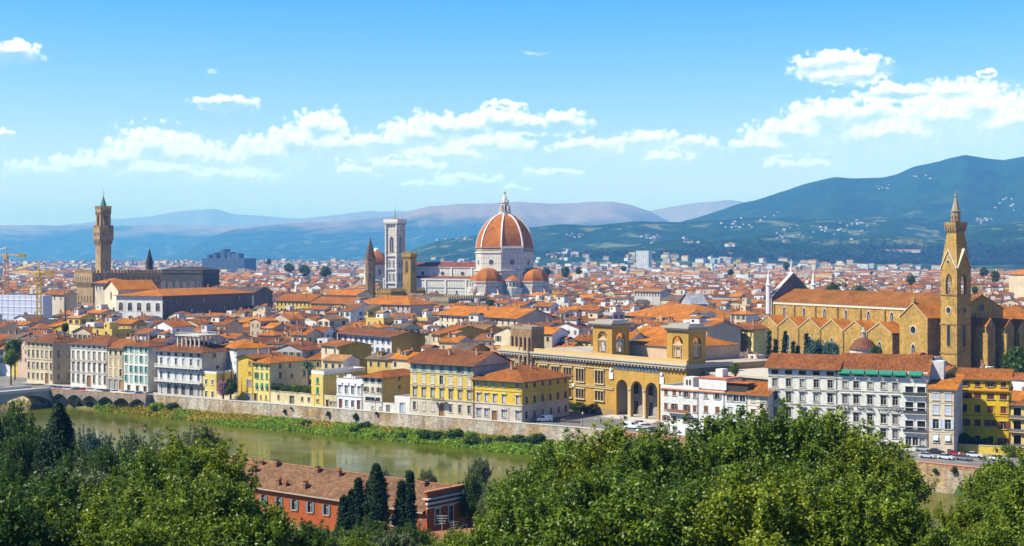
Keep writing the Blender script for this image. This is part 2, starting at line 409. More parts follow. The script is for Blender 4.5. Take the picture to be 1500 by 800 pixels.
def sheet(name, pts, mat, smooth=True):
    ny, nx = pts.shape[:2]
    idx = np.arange(nx * ny).reshape(ny, nx)
    q = np.stack([idx[:-1, :-1], idx[:-1, 1:], idx[1:, 1:], idx[1:, :-1]], -1).reshape(-1, 4)
    me = bpy.data.meshes.new(name)
    me.vertices.add(nx * ny); me.vertices.foreach_set('co', pts.reshape(-1).astype(np.float32))
    me.loops.add(q.size); me.loops.foreach_set('vertex_index', q.ravel().astype(np.int32))
    me.polygons.add(len(q)); me.polygons.foreach_set('loop_start', np.arange(0, q.size, 4, dtype=np.int32)); me.polygons.foreach_set('loop_total', np.full(len(q), 4, dtype=np.int32))
    me.update(calc_edges=True)
    if smooth: me.polygons.foreach_set('use_smooth', np.ones(len(q), dtype=bool))
    me.materials.append(mat)
    return place(name, me)

t, b, _ = new_mat('soil')
geo = t.n('ShaderNodeNewGeometry'); n1, _ = t.noise(geo.outputs['Position'], 0.13, 5, .6); n2, _ = t.noise(geo.outputs['Position'], 1.7, 4, .7)
c = t.mix(t.ramp(n1, .42, .58), (0.05, 0.10, 0.012, 1), (0.20, 0.15, 0.03, 1)); c = t.mix(1.0, c, grey(t, t.ramp(n2, .3, .7, .6, 1.2)), 'MULTIPLY')
t.l(c, b.inputs['Base Color']); b.inputs['Roughness'].default_value = .95; bump(t, b, n2, .6, .3)
t, b, _ = new_mat('street')
geo = t.n('ShaderNodeNewGeometry'); n1, _ = t.noise(geo.outputs['Position'], 0.05, 5, .6); n2, _ = t.noise(geo.outputs['Position'], .9, 4, .7)
c = t.mix(t.ramp(n1, .35, .65), (0.13, 0.12, 0.11, 1), (0.22, 0.20, 0.18, 1)); c = t.mix(1.0, c, grey(t, t.ramp(n2, .3, .7, .8, 1.1)), 'MULTIPLY')
t.l(c, b.inputs['Base Color']); b.inputs['Roughness'].default_value = .9
t, b, _ = new_mat('water')
geo = t.n('ShaderNodeNewGeometry')
n1, _ = t.noise(t.vmath('MULTIPLY', geo.outputs['Position'], (1, 1, 1)), 0.02, 3, .5)
n2, _ = t.noise(geo.outputs['Position'], 0.55, 4, .55); n3, _ = t.noise(geo.outputs['Position'], 0.06, 3, .5)
t.l(t.mix(t.ramp(n1, .35, .65), (0.075, 0.09, 0.005, 1), (0.10, 0.10, 0.007, 1)), b.inputs['Base Color'])
t.l(t.ramp(n3, .4, .62, .06, .2), b.inputs['Roughness']); b.inputs['IOR'].default_value = 1.33; b.inputs['Specular IOR Level'].default_value = .13
bump(t, b, n2, .06, .25)
t, b, _ = new_mat('forest_hill')
geo = t.n('ShaderNodeNewGeometry'); pos = geo.outputs['Position']
sp = t.n('ShaderNodeSeparateXYZ'); t.l(pos, sp.inputs[0])
n1, _ = t.noise(pos, 0.0011, 6, .62, .4); n2, _ = t.noise(pos, 0.006, 5, .7); n3, _ = t.noise(pos, 0.03, 4, .7)
lowm = t.ramp(t.math('MULTIPLY_ADD', t.math('SUBTRACT', n1, .5), 500, sp.outputs[2]), 190, 330, 1, 0)
field_m = t.math('MULTIPLY', t.ramp(n2, .56, .63), t.ramp(lowm, 0, 1, 0.02, .8))
wood = t.mix(t.ramp(t.math('ADD', t.math('MULTIPLY', n3, .5), t.math('MULTIPLY', n2, .5)), .35, .65), (0.003, 0.016, 0.010, 1), (0.028, 0.075, 0.026, 1))
olive = t.mix(n3, (0.10, 0.13, 0.045, 1), (0.26, 0.20, 0.10, 1))
far = t.ramp(sp.outputs[1], 12500, 14500)
bare = t.math('MULTIPLY', t.ramp(t.math('MULTIPLY_ADD', t.math('SUBTRACT', n1, .5), 700, sp.outputs[2]), 330, 560), far)
c = t.mix(field_m, wood, olive); c = t.mix(t.math('MULTIPLY', bare, .72), c, (0.42, 0.25, 0.17, 1))
t.l(c, b.inputs['Base Color']); b.inputs['Roughness'].default_value = 1.0; b.inputs['Specular IOR Level'].default_value = 0

tag(grid_mesh('hillside', np.concatenate([np.linspace(-700, -260, 45)[:-1], np.linspace(-260, 200, 231), np.linspace(200, 500, 30)[1:]]), np.concatenate([np.linspace(-60, 200, 66)[:-1], np.linspace(200, 640, 221), np.linspace(640, 900, 20)[1:]]), terrain_z, M['soil']), kind='structure')
# city ground, one sheet from the river wall to the mountains
m = MB(); far_y = 36000
for (a, b2) in zip(WALL[:-1], WALL[1:]):
    fx = lambda p: p[0] * 9.0
    m.poly([(a[0], a[1], 0), (b2[0], b2[1], 0), (fx(b2), far_y, 0), (fx(a), far_y, 0)], mat=M['street'])
tag(m.build('city_ground'), kind='structure')
m = MB(); m.poly([(-900, -100, WATER), (700, -100, WATER), (700, 1000, WATER), (-900, 1000, WATER)], mat=M['water'])
tag(m.build('river'), kind='structure')

RIDGES = [  # distance, skyline notes (photo px), depth of the hill, roughness
 (9500, [(700,384),(780,376),(850,366),(930,345),(975,331),(1030,318),(1080,302),(1130,285),(1180,271),(1225,261),(1262,262),(1290,261),(1315,255),(1340,244),(1375,237),(1392,232),(1415,228),(1440,232),(1470,236),(1500,230),(1560,232),(1700,250)], 2600, 60),
 (7000, [(540,386),(600,368),(640,352),(690,345),(740,338),(780,333),(820,329),(870,331),(940,325),(1000,326),(1060,322),(1120,318),(1200,320),(1300,318),(1400,330),(1500,322),(1700,320)], 1500, 40),
 (5400, [(700,390),(850,366),(930,360),(980,352),(1060,352),(1120,345),(1200,352),(1290,343),(1380,352),(1440,330),(1500,325),(1700,320)], 900, 30),
 (16500, [(230,384),(260,368),(290,353),(320,343),(345,336),(380,332),(420,327),(470,325),(540,320),(575,316),(605,309),(630,302),(670,299),(720,298),(760,296),(820,299),(860,296),(895,295),(925,300),(950,309),(985,326),(1050,340),(1200,360)], 3200, 60),
 (21000, [(850,330),(950,309),(1000,301),(1040,295),(1065,293),(1090,296),(1150,315),(1300,340)], 3000, 60),
 (26000, [(-200,352),(0,358),(100,352),(220,345),(300,338),(400,325),(480,316),(540,309),(600,310),(700,320),(900,340)], 3000, 60),
 (30500, [(-200,330),(0,334),(60,333),(110,328),(160,321),(210,318),(260,310),(312,305),(345,314),(400,318),(600,330),(800,350)], 3000, 80),
]
az_s = np.linspace(R(-25), R(25), 420); ys = np.concatenate([np.linspace(4000, 12500, 150), np.linspace(12600, 34500, 130)])
AZ, YY = np.meshgrid(az_s, ys); XX = np.tan(AZ) * YY; PXX = HX + F * np.tan(AZ)
def hills_z(px, Y, X):
    z = np.full(np.shape(px), -30.0)
    for i, (D, prof, dep, rg) in enumerate(RIDGES):
        pr = np.array(prof, float); h = EYE + (HY - np.interp(px, pr[:, 0], pr[:, 1])) / F * D
        wob = (fbm(X / 900, Y / 900, 20 + i) - .5)
        e = (Y - D) / dep
        fall = np.where(e < 0, np.exp(-(np.abs(e) * 1.25) ** 1.5), np.exp(-(e * 1.2) ** 2))
        rid = (fbm(X / 1500, Y / 2600, 40 + i, 6, .55) - .5) * 2
        amp = sstep(0, .8, np.abs(e)) * h * .95
        zz = h * fall + rid * amp * fall + (fbm(X / 300, Y / 300, 60 + i, 4) - .5) * rg * np.clip(h / 300, 0, 1) * .6
        z = np.maximum(z, np.where(h > 15, zz, -30))
    return z
tag(sheet('hills', np.stack([XX, YY, hills_z(PXX, YY, XX)], -1), M['forest_hill']), kind='structure')

# air over the plain
t = None
hm = bpy.data.materials.new('haze'); hm.use_nodes = True; t = NT(hm.node_tree)
out = t.n('ShaderNodeOutputMaterial'); pv = t.n('ShaderNodeVolumePrincipled'); t.l(pv.outputs[0], out.inputs['Volume'])
pv.inputs['Color'].default_value = (0.14, 0.42, 1.0, 1); pv.inputs['Density'].default_value = 8.0e-5; pv.inputs['Anisotropy'].default_value = 0.0; pv.inputs['Absorption Color'].default_value = (.3, .75, 1, 1)
m = MB(); M['haze'] = hm; m.box(-36000, 36000, -2500, 38000, -45, 1250, mat=hm)
tag(m.build('haze'), kind='stuff')
# ------------------------------------------------------------------ building kit
WHITE, CREAM, BEIGE, STONE = (.80, .765, .68), (.74, .62, .40), (.60, .50, .35), (.46, .39, .28)
YELLOW, OCHRE, LEMON, PINK, GREYW = (.80, .53, .07), (.60, .37, .05), (.80, .60, .16), (.66, .46, .33), (.56, .53, .50)
ORANGE, BROWN, RUST, DUSTY = (.60, .198, .018), (.27, .095, .03), (.41, .132, .022), (.46, .23, .09)
GREEN, DBROWN, BLUESH, GREYSH, DARKW = (.02, .22, .13), (.10, .04, .022), (.12, .20, .24), (.30, .31, .32), (.035, .035, .04)
_wc = {}
def arch_pts(w, h, arched):
    if not arched: return [(-w / 2, 0), (w / 2, 0), (w / 2, h), (-w / 2, h)]
    r = w / 2; zs = h - r
    return [(-r, 0), (r, 0)] + [(r * math.cos(a), zs + r * math.sin(a)) for a in [math.pi * i / 8 for i in range(9)]]
def win_meshes(w, h, st):
    key = (round(w, 2), round(h, 2), tuple(sorted((k, str(v)) for k, v in st.items())))
    if key in _wc: return _wc[key]
    sc = st.get('sur', STONE); sw = st.get('sw', .22); rec = st.get('rec', .22); pr = .07; ar = st.get('arched', False)
    f = MB()
    if sc is not None:
        f.box(-w / 2 - sw, -w / 2, -pr, .01, 0, h, sc, M['trim']); f.box(w / 2, w / 2 + sw, -pr, .01, 0, h, sc, M['trim'])
        f.box(-w / 2 - sw - .05, w / 2 + sw + .05, -pr - .1, .01, h + .002, h + sw, sc, M['trim'])
        if ar:
            r = w / 2
            for sx in (-1, 1):
                pts = [(sx * r, h - r), (sx * r, h)] + [(sx * r * math.cos(a), h - r + r * math.sin(a)) for a in [math.pi / 2 - math.pi / 2 * i / 5 for i in range(5)]]
                if sx < 0: pts = pts[::-1]
                f.poly([(p[0], -.01, p[1]) for p in pts], st.get('wallc', sc), M['trim'])
    if st.get('door'): f.box(-w / 2 - .1, w / 2 + .1, -.25, -.002, -.02, .06, STONE, M['trim'])
    else: f.box(-w / 2 - sw - .08, w / 2 + sw + .08, -.2, .01, -.16, -.002, sc or STONE, M['trim'])
    ped = st.get('ped')
    if ped:
        a = w / 2 + sw + .25; z0 = h + sw + .05
        f.box(-a, a, -.38, .01, z0, z0 + .16, sc, M['trim'])
        if ped == 'tri':
            f.poly([(-a, -.36, z0 + .165), (a, -.36, z0 + .165), (0, -.36, z0 + .62)], sc, M['trim'])
            f.poly([(-a, -.36, z0 + .165), (0, -.36, z0 + .62), (0, 0, z0 + .62), (-a, 0, z0 + .165)], sc, M['trim']); f.poly([(0, -.36, z0 + .62), (a, -.36, z0 + .165), (a, 0, z0 + .165), (0, 0, z0 + .62)], sc, M['trim'])
        elif ped == 'arc':
            pts = [(a * math.cos(t), z0 + .165 + .5 * math.sin(t)) for t in [math.pi * i / 8 for i in range(9)]]
            f.poly([(p[0], -.36, p[1]) for p in pts], sc, M['trim'])
            for p, q in zip(pts[:-1], pts[1:]): f.poly([(p[0], -.36, p[1]), (p[0], 0, p[1]), (q[0], 0, q[1]), (q[0], -.36, q[1])], sc, M['trim'])
    sash = st.get('sash', (.55, .52, .46))
    if st.get('shut') != 'closed' and not st.get('door') and not st.get('dark'):
        f.box(-.05, .05, rec - .07, rec - .03, .03, h - .03, sash, M['paint'])
        f.box(-w / 2 + .01, -.052, rec - .06, rec - .03, h * .66, h * .66 + .07, sash, M['paint']); f.box(.052, w / 2 - .01, rec - .06, rec - .03, h * .66, h * .66 + .07, sash, M['paint'])
    out = [('window', f)]
    p = MB()
    if st.get('door'):
        dc = st.get('shutc', DBROWN)
        p.poly([(x, rec - .02, z) for x, z in arch_pts(w, h, ar)], dc, M['paint'])
        p.box(-.04, .04, rec - .08, rec - .025, 0, h * .8, tuple(c * .6 for c in dc), M['paint'])
        out[0] = ('door', f); out.append(('door_leaf', p))
    elif st.get('shut') == 'closed':
        for sx in (-1, 1):
            q = MB(); x0, x1 = (-w / 2 + .02, -.015) if sx < 0 else (.015, w / 2 - .02)
            q.box(x0, x1, .0, .06, .03, h - .03, st['shutc'], M['paint'])
            for k in range(1, 3): q.box(x0 + .06, x1 - .06, -.012, -.002, h * k / 3 - .2, h * k / 3 + .2, tuple(c * .8 for c in st['shutc']), M['paint'])
            out.append(('shutter', q))
        p = None
    else:
        p.poly([(-w / 2, rec, 0), (w / 2, rec, 0), (w / 2, rec, h), (-w / 2, rec, h)], mat=M['glass']); out.append(('pane', p))
        if st.get('cur'):
            q = MB(); q.poly([(-w / 2 + .04, rec - .012, h * .1), (w / 2 - .04, rec - .012, h * .1), (w / 2 - .04, rec - .012, h - .05), (-w / 2 + .04, rec - .012, h - .05)], st['cur'], M['paint']); out.append(('curtain', q))
    if st.get('shut') == 'open':
        for sx in (-1, 1):
            q = MB(); x0, x1 = sorted((sx * (w / 2 + .03), sx * (w + .0)))
            q.box(x0, x1, -pr - .07, -pr - .01, .03, h - .03, st['shutc'], M['paint']); out.append(('shutter', q))
    if st.get('shut') == 'awning':           # top-hung shutter pushed out at the bottom
        q = MB(); q.poly([(-w / 2, -.5, h * .25), (w / 2, -.5, h * .25), (w / 2, -.02, h), (-w / 2, -.02, h)], st['shutc'], M['paint']); out.append(('shutter', q))
    if st.get('balc'):
        q = MB(); bw = w / 2 + .5; q.box(-bw, bw, -.9, -.07, -.3, -.165, sc, M['trim']); q.box(-bw, bw, -.9, -.85, -.163, .75, (.12, .12, .12), M['metal']); out.append(('balcony', q))
    res = [(n, b.mesh(n)) for n, b in out]
    _wc[key] = res; return res
def put_window(parent, x, y, z, rz, w, h, st):
    ms = win_meshes(w, h, st)
    o = place(ms[0][0], ms[0][1], parent, (x, y, z), rz)
    for n, me in ms[1:]: place(n, me, o)
    return o
def gridwall(mb, L, z0, z1, holes, org, ux, nin, colf, mat, rec=.25):
    """wall of length L along ux from org, outward normal -nin, with rectangular openings and their reveals"""
    us = sorted({0, L} | {h for q in holes for h in q[:2]}); zs = sorted({z0, z1} | {h for q in holes for h in q[2:]} | {z for z in colf[1] if z0 < z < z1})
    pt = lambda u, z, d=0: (org[0] + ux[0] * u + nin[0] * d, org[1] + ux[1] * u + nin[1] * d, z)
    for j in range(len(zs) - 1):
        zm = (zs[j] + zs[j + 1]) / 2; run = None; c = colf[0](zm)
        for i in range(len(us) - 1):
            um = (us[i] + us[i + 1]) / 2; op = any(a < um < b and e < zm < f for a, b, e, f in holes)
            if not op and run is None: run = us[i]
            if (op or i == len(us) - 2) and run is not None:
                e = us[i] if op else us[i + 1]
                mb.poly([pt(run, zs[j]), pt(e, zs[j]), pt(e, zs[j + 1]), pt(run, zs[j + 1])], c, mat); run = None
    for a, b, e, f in holes:
        c = colf[0]((e + f) / 2)
        mb.poly([pt(a, e), pt(a, e, rec), pt(a, f, rec), pt(a, f)], c, mat); mb.poly([pt(b, e, rec), pt(b, e), pt(b, f), pt(b, f, rec)], c, mat)
        mb.poly([pt(a, e), pt(b, e), pt(b, e, rec), pt(a, e, rec)], c, mat); mb.poly([pt(a, f, rec), pt(b, f, rec), pt(b, f), pt(a, f)], c, mat)
def chimney_mesh(h=1.6, s=.75, col=(.5, .3, .2)):
    key = ('chim', h, s, col)
    if key in _wc: return _wc[key]
    m = MB(); m.box(-s / 2, s / 2, -s * .35, s * .35, -.6, h, col, M['wall'], bottom=False, top=False); m.box(-s / 2 - .12, s / 2 + .12, -s * .35 - .12, s * .35 + .12, h + .002, h + .16, (.4, .25, .17), M['trim'])
    m.poly([(-s / 2 - .1, -s * .35 - .1, h + .3), (s / 2 + .1, -s * .35 - .1, h + .3), (s / 2 + .1, 0, h + .65), (-s / 2 - .1, 0, h + .65)], RUST, M['roof']); m.poly([(s / 2 + .1, s * .35 + .1, h + .3), (-s / 2 - .1, s * .35 + .1, h + .3), (-s / 2 - .1, 0, h + .65), (s / 2 + .1, 0, h + .65)], RUST, M['roof'])
    for sx in (-1, 1): m.box(sx * s * .35 - .06, sx * s * .35 + .06, -.12, .12, h + .162, h + .31, col, M['trim'])
    _wc[key] = m.mesh('chimney'); return _wc[key]
def roof_shape(mb, kind, w, d, h, e, pitch, col, wallc, x0=0, y0=0, fascia=(.25, .16, .10)):
    """tiled roof over [x0,x0+w]x[y0,y0+d] with eaves at height h; returns height function for chimneys"""
    X0, X1, Y0, Y1 = x0 - e, x0 + w + e, y0 - e, y0 + d + e; th = .22; hz = h + .12
    W, D = X1 - X0, Y1 - Y0
    def edge(a, b): mb.poly([(a[0], a[1], hz - th), (b[0], b[1], hz - th), b, a], fascia, M['trim'])
    if kind == 'hip':
        A, B, C, Dd = (X0, Y0, hz), (X1, Y0, hz), (X1, Y1, hz), (X0, Y1, hz)
        if W >= D:
            r = D / 2 * pitch; p, q = (X0 + D / 2, (Y0 + Y1) / 2, hz + r), (X1 - D / 2, (Y0 + Y1) / 2, hz + r)
            mb.poly([A, B, q, p], col, M['roof']); mb.poly([B, C, q], col, M['roof']); mb.poly([C, Dd, p, q], col, M['roof']); mb.poly([Dd, A, p], col, M['roof'])
        else:
            r = W / 2 * pitch; p, q = ((X0 + X1) / 2, Y0 + W / 2, hz + r), ((X0 + X1) / 2, Y1 - W / 2, hz + r)
            mb.poly([A, B, p], col, M['roof']); mb.poly([B, C, q, p], col, M['roof']); mb.poly([C, Dd, q], col, M['roof']); mb.poly([Dd, A, p, q], col, M['roof'])
        for a, b in ((A, B), (B, C), (C, Dd), (Dd, A)): edge(a, b)
        return lambda x, y: hz + pitch * max(0, min(x - X0, X1 - x, y - Y0, Y1 - y))
    if kind == 'gable':      # ridge along x
        r = D / 2 * pitch; ym = (Y0 + Y1) / 2; A, B, C, Dd = (X0, Y0, hz), (X1, Y0, hz), (X1, Y1, hz), (X0, Y1, hz); p, q = (X0, ym, hz + r), (X1, ym, hz + r)
        mb.poly([A, B, q, p], col, M['roof']); mb.poly([C, Dd, p, q], col, M['roof']); edge(A, B); edge(C, Dd)
        return lambda x, y: hz + pitch * min(y - Y0, Y1 - y)
    if kind == 'gabley':
        r = W / 2 * pitch; xm = (X0 + X1) / 2; A, B, C, Dd = (X0, Y0, hz), (X1, Y0, hz), (X1, Y1, hz), (X0, Y1, hz); p, q = (xm, Y0, hz + r), (xm, Y1, hz + r)
        mb.poly([B, C, q, p], col, M['roof']); mb.poly([Dd, A, p, q], col, M['roof']); edge(B, C); edge(Dd, A)
        return lambda x, y: hz + pitch * min(x - X0, X1 - x)
    if kind == 'shed':       # rises to the back
        r = D * pitch * .6; A, B, C, Dd = (X0, Y0, hz), (X1, Y0, hz), (X1, Y1, hz + r), (X0, Y1, hz + r)
        mb.poly([A, B, C, Dd], col, M['roof']); edge(A, B)
        return lambda x, y: hz + pitch * .6 * (y - Y0)
    mb.box(x0, x0 + w, y0, y0 + d, h, h + .06, (.42, .36, .30), M['trim'], bottom=False)
    return lambda x, y: h
def gable_fill(mb, kind, w, d, h, e, pitch, col, mat, x0=0, y0=0):
    """the wall triangles under a gabled or shed roof"""
    hz = h
    if kind == 'gable':
        r = (d / 2) * pitch
        for x, fl in ((x0, 0), (x0 + w, 1)):
            q = [(x, y0, h), (x, y0 + d, h), (x, y0 + d, h + e * pitch), (x, y0 + d / 2, h + r + e * pitch), (x, y0, h + e * pitch)]
            mb.poly(q if fl else q[::-1], col, mat)
    elif kind == 'gabley':
        r = (w / 2) * pitch
        for y, fl in ((y0, 1), (y0 + d, 0)):
            q = [(x0, y, h), (x0 + w, y, h), (x0 + w, y, h + e * pitch), (x0 + w / 2, y, h + r + e * pitch), (x0, y, h + e * pitch)]
            mb.poly(q if fl else q[::-1], col, mat)
    elif kind == 'shed':
        r = d * pitch * .6
        for x, fl in ((x0, 0), (x0 + w, 1)):
            q = [(x, y0, h), (x, y0 + d, h), (x, y0 + d, h + r)]; mb.poly(q if fl else q[::-1], col, mat)
        mb.poly([(x0 + w, y0 + d, h), (x0, y0 + d, h), (x0, y0 + d, h + r), (x0 + w, y0 + d, h + r)], col, mat)
FOOT = []       # footprints already taken: centre, half axes, angle, kind
def take(A, rz, w, d, pad=0):
    c, s = math.cos(rz), math.sin(rz); FOOT.append((A[0] + c * w / 2 - s * d / 2, A[1] + s * w / 2 + c * d / 2, w / 2 + pad, d / 2 + pad, rz))
def bld(name, label, A, B, depth, h, wall=CREAM, roof='hip', roofc=BROWN, rows=(), srows=(), eave=.9, pitch=.36, base=None, sidec=None, bands=(), chim=0, cat='building', group=None, mat='wall', cornice=None, parapet=None, top=None, leftc=None, lrows=(), z0=0.0):
    A = Vector((A[0], A[1], 0)); B = Vector((B[0], B[1], 0)); v = B - A; w = v.length; rz = math.atan2(v.y, v.x)
    root = thing(name, label, cat, (A.x, A.y, z0), rz, group); take(A, rz, w, depth)
    rnd = random.Random(hash((round(A.x), round(A.y))))
    zb = base[0] if base else -1
    tz = top[0] if top else 1e9
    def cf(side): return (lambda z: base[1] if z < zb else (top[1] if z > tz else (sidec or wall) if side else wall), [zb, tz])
    def expand(rows_, L):
        outw = []
        for r in rows_:
            xs = r['xs'] if 'xs' in r else [(i + .5) / r['n'] for i in range(r['n'])]
            m0 = r.get('mar', 0)
            for x in xs: outw.append((m0 + x * (L - 2 * m0), r['z'], r['w'], r['h'], r['st']))
        return outw
    fr = expand(rows, w); sr = expand(srows, depth)
    mb = MB(); mt = M[mat]
    hole = lambda q: (q[0] - q[2] / 2, q[0] + q[2] / 2, max(q[1], .02), q[1] + q[3])
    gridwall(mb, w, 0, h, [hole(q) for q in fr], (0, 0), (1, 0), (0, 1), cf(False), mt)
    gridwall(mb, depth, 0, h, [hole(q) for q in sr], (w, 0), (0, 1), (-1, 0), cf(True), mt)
    mb.poly([(w, depth, 0), (0, depth, 0), (0, depth, h), (w, depth, h)], sidec or wall, mt)
    lr = expand(lrows, depth); lcf = (lambda z: leftc or sidec or wall, [])
    gridwall(mb, depth, 0, h, [hole(q) for q in lr], (0, depth), (0, -1), (1, 0), lcf, mt)
    for q in lr: put_window(root, 0, depth - q[0], q[1], R(-90), q[2], q[3], q[4])
    gable_fill(mb, roof, w, depth, h, eave, pitch, sidec or wall, mt)
    mb.build('wall', root)
    def vary(st):
        st = dict(st); u = rnd.random()
        if st.get('shut') == 'closed' and u < .2: st['shut'] = 'open'
        elif st.get('shut') == 'open' and u < .28: st['shut'] = 'closed'
        elif not st.get('shut') and not st.get('door') and not st.get('dark') and u < .4: st['cur'] = (.52, .49, .43) if u < .25 else (.25, .22, .2)
        return st
    for q in fr: put_window(root, q[0], 0, q[1], 0, q[2], q[3], vary(q[4]))
    for q in sr: put_window(root, w, q[0], q[1], R(90), q[2], q[3], vary(q[4]))
    if A.y < 600 and h > 9:
        m2 = MB(); m2.tube([(w - .22, -.13, .1), (w - .22, -.13, h - .3), (w - .22, -.45, h - .05)], .07, 5, (.16, .12, .09), M['metal']); m2.build('drainpipe', root)
    if bands or cornice:
        m2 = MB()
        for (z, hh, c, pr) in bands:
            m2.box(-.02, w + pr, -pr, .0, z, z + hh, c, M['trim']); m2.box(w, w + pr, .002, depth, z, z + hh, c, M['trim'])
        if cornice:
            m2.box(-.1, w + .4, -.4, .0, h - .55, h - .2, cornice, M['trim']); m2.box(w, w + .4, .002, depth, h - .55, h - .2, cornice, M['trim'])
        m2.build('cornice', root)
    rm = MB(); hf = roof_shape(rm, roof, w, depth, h, eave if roof != 'flat' else 0, pitch, roofc, wall)
    if roof == 'flat':
        ph, pc = parapet or (.9, wall)
        for x0_, x1_, y0_, y1_ in ((-.02, w + .02, -.02, .28), (-.02, w + .02, depth - .28, depth + .02), (-.02, .28, .282, depth - .282), (w - .28, w + .02, .282, depth - .282)):
            rm.box(x0_, x1_, y0_, y1_, h + .06, h + ph, pc, M['trim'], bottom=False)
    ro = rm.build('roof', root)
    for k in range(chim):
        x, y = rnd.uniform(.12, .88) * w, rnd.uniform(.25, .75) * depth
        place('chimney', chimney_mesh(rnd.choice((1.1, 1.5, 2.0)), .8), ro, (x, y, hf(x, y)), rnd.choice((0, R(90))))
    return root, w, rz
def rowz(Y, top, bot, n=None, w=1.2, st=None, xs=None, mar=0):
    z1, z0 = zat(top, Y), max(zat(bot, Y), 0.0)
    d = dict(z=z0, h=z1 - z0, w=w, st=st or {}, mar=mar)
    if xs: d['xs'] = xs
    else: d['n'] = n
    return d
# ------------------------------------------------------------------ the street of palazzi along the far river wall
F1, F2 = (-203, 588), (3.4, 443)
L = lambda px: on_line(px, F1, F2)
def Ymid(a, b): return (a.y + b.y) / 2
dk = dict(dark=1, sur=None); ATT = dict(sur=None, dark=1)
Wst = dict(sur=STONE); Wped = dict(sur=STONE, ped='flat', cur=(.5, .48, .42)); Wgr = dict(sur=(.62, .58, .5), shut='open', shutc=(.22, .50, .42))
Dst = dict(door=1, arched=1, sur=STONE, shutc=(.30, .13, .04))
a, b = L(39), L(78); Y = Ymid(a, b)
bld('palazzo', 'cream four storey palazzo with brown roof at the bridge end of the riverside row', a, b, 15, zat(500, a.y), CREAM, 'hip', BROWN, [rowz(Y, 501, 507, 6, 1.3, ATT), rowz(Y, 513, 523, 6, 1.2, Wst), rowz(Y, 531, 540, 6, 1.2, Wst), rowz(Y, 547, 555, xs=[.08, .25, .42, .58, .93], w=1.1, st=Wst), rowz(Y, 546, 562, xs=[.76], w=2.0, st=Dst)],
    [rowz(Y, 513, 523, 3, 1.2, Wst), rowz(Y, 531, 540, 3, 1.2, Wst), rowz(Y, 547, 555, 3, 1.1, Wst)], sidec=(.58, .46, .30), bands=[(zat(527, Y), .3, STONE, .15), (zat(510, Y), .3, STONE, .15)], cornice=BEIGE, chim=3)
a, b = L(103.5), L(157.6); Y = Ymid(a, b)
bld('palazzo', 'white palazzo with seven window bays and pediments, left of the narrow cream house', a, b, 16, zat(503, a.y), WHITE, 'hip', BROWN, [rowz(Y, 504, 510, 7, 1.3, dict(sur=None, dark=1)), rowz(Y, 515, 526, 7, 1.25, dict(sur=STONE, cur=(.35, .34, .33))), rowz(Y, 532, 544, 7, 1.25, dict(sur=STONE, ped='tri')), rowz(Y, 549, 561, xs=[.07, .21, .36, .64, .79, .93], w=1.25, st=dict(sur=STONE)), rowz(Y, 550, 566, xs=[.5], w=2.3, st=Dst)],
    bands=[(zat(529, Y), .3, STONE, .16), (zat(547, Y), .3, STONE, .16), (zat(511.5, Y), .35, (.4, .42, .42), .2)], cornice=(.5, .5, .48), chim=4)
a, b = L(157.9), L(181); Y = Ymid(a, b)
bld('town_house', 'narrow cream house with three window bays between two white palazzi', a, b, 15, zat(509, a.y), CREAM, 'gable', RUST, [rowz(Y, 513.5, 520, 3, 1.3, dk), rowz(Y, 525, 536, 3, 1.25, dict(sur=(.7, .55, .3), shut='closed', shutc=(.45, .36, .24))), rowz(Y, 540, 551, 3, 1.25, dict(sur=(.7, .55, .3), shut='closed', shutc=(.5, .42, .3))), rowz(Y, 556, 571, xs=[.17, .5], w=1.9, st=dict(door=1, arched=1, sur=STONE, shutc=(.4, .38, .34))), rowz(Y, 556, 572, xs=[.83], w=1.9, st=dict(door=1, arched=1, sur=STONE, shutc=(.5, .22, .03)))],
    base=(zat(553, Y), (.50, .46, .38)), bands=[(zat(523, Y), .25, BEIGE, .15)], chim=2)
a, b = L(181.3), L(218); Y = Ymid(a, b)
bld('town_house', 'white house with pale green shutters and an awning on the riverside row', a, b, 9, zat(506, a.y), WHITE, 'hip', BROWN, [rowz(Y, 508, 516, 5, 1.1, Wgr), rowz(Y, 521, 531, 5, 1.1, Wgr), rowz(Y, 536, 546, 5, 1.1, Wgr), rowz(Y, 550, 560, 5, 1.1, Wgr), rowz(Y, 565, 575, xs=[.2, .55, .85], w=1.5, st=dict(door=1, sur=STONE, shutc=(.08, .06, .06)))],
    [rowz(Y, 513, 518, 1, 1.3, dk), rowz(Y, 524, 530, 1, 1.6, dict(sur=BEIGE, shut='closed', shutc=(.5, .44, .36))), rowz(Y, 538, 544, 1, 1.6, dict(sur=BEIGE, shut='closed', shutc=(.5, .44, .36))), rowz(Y, 550, 556, 1, 1.6, dict(sur=BEIGE, shut='closed', shutc=(.5, .44, .36)))], chim=3)
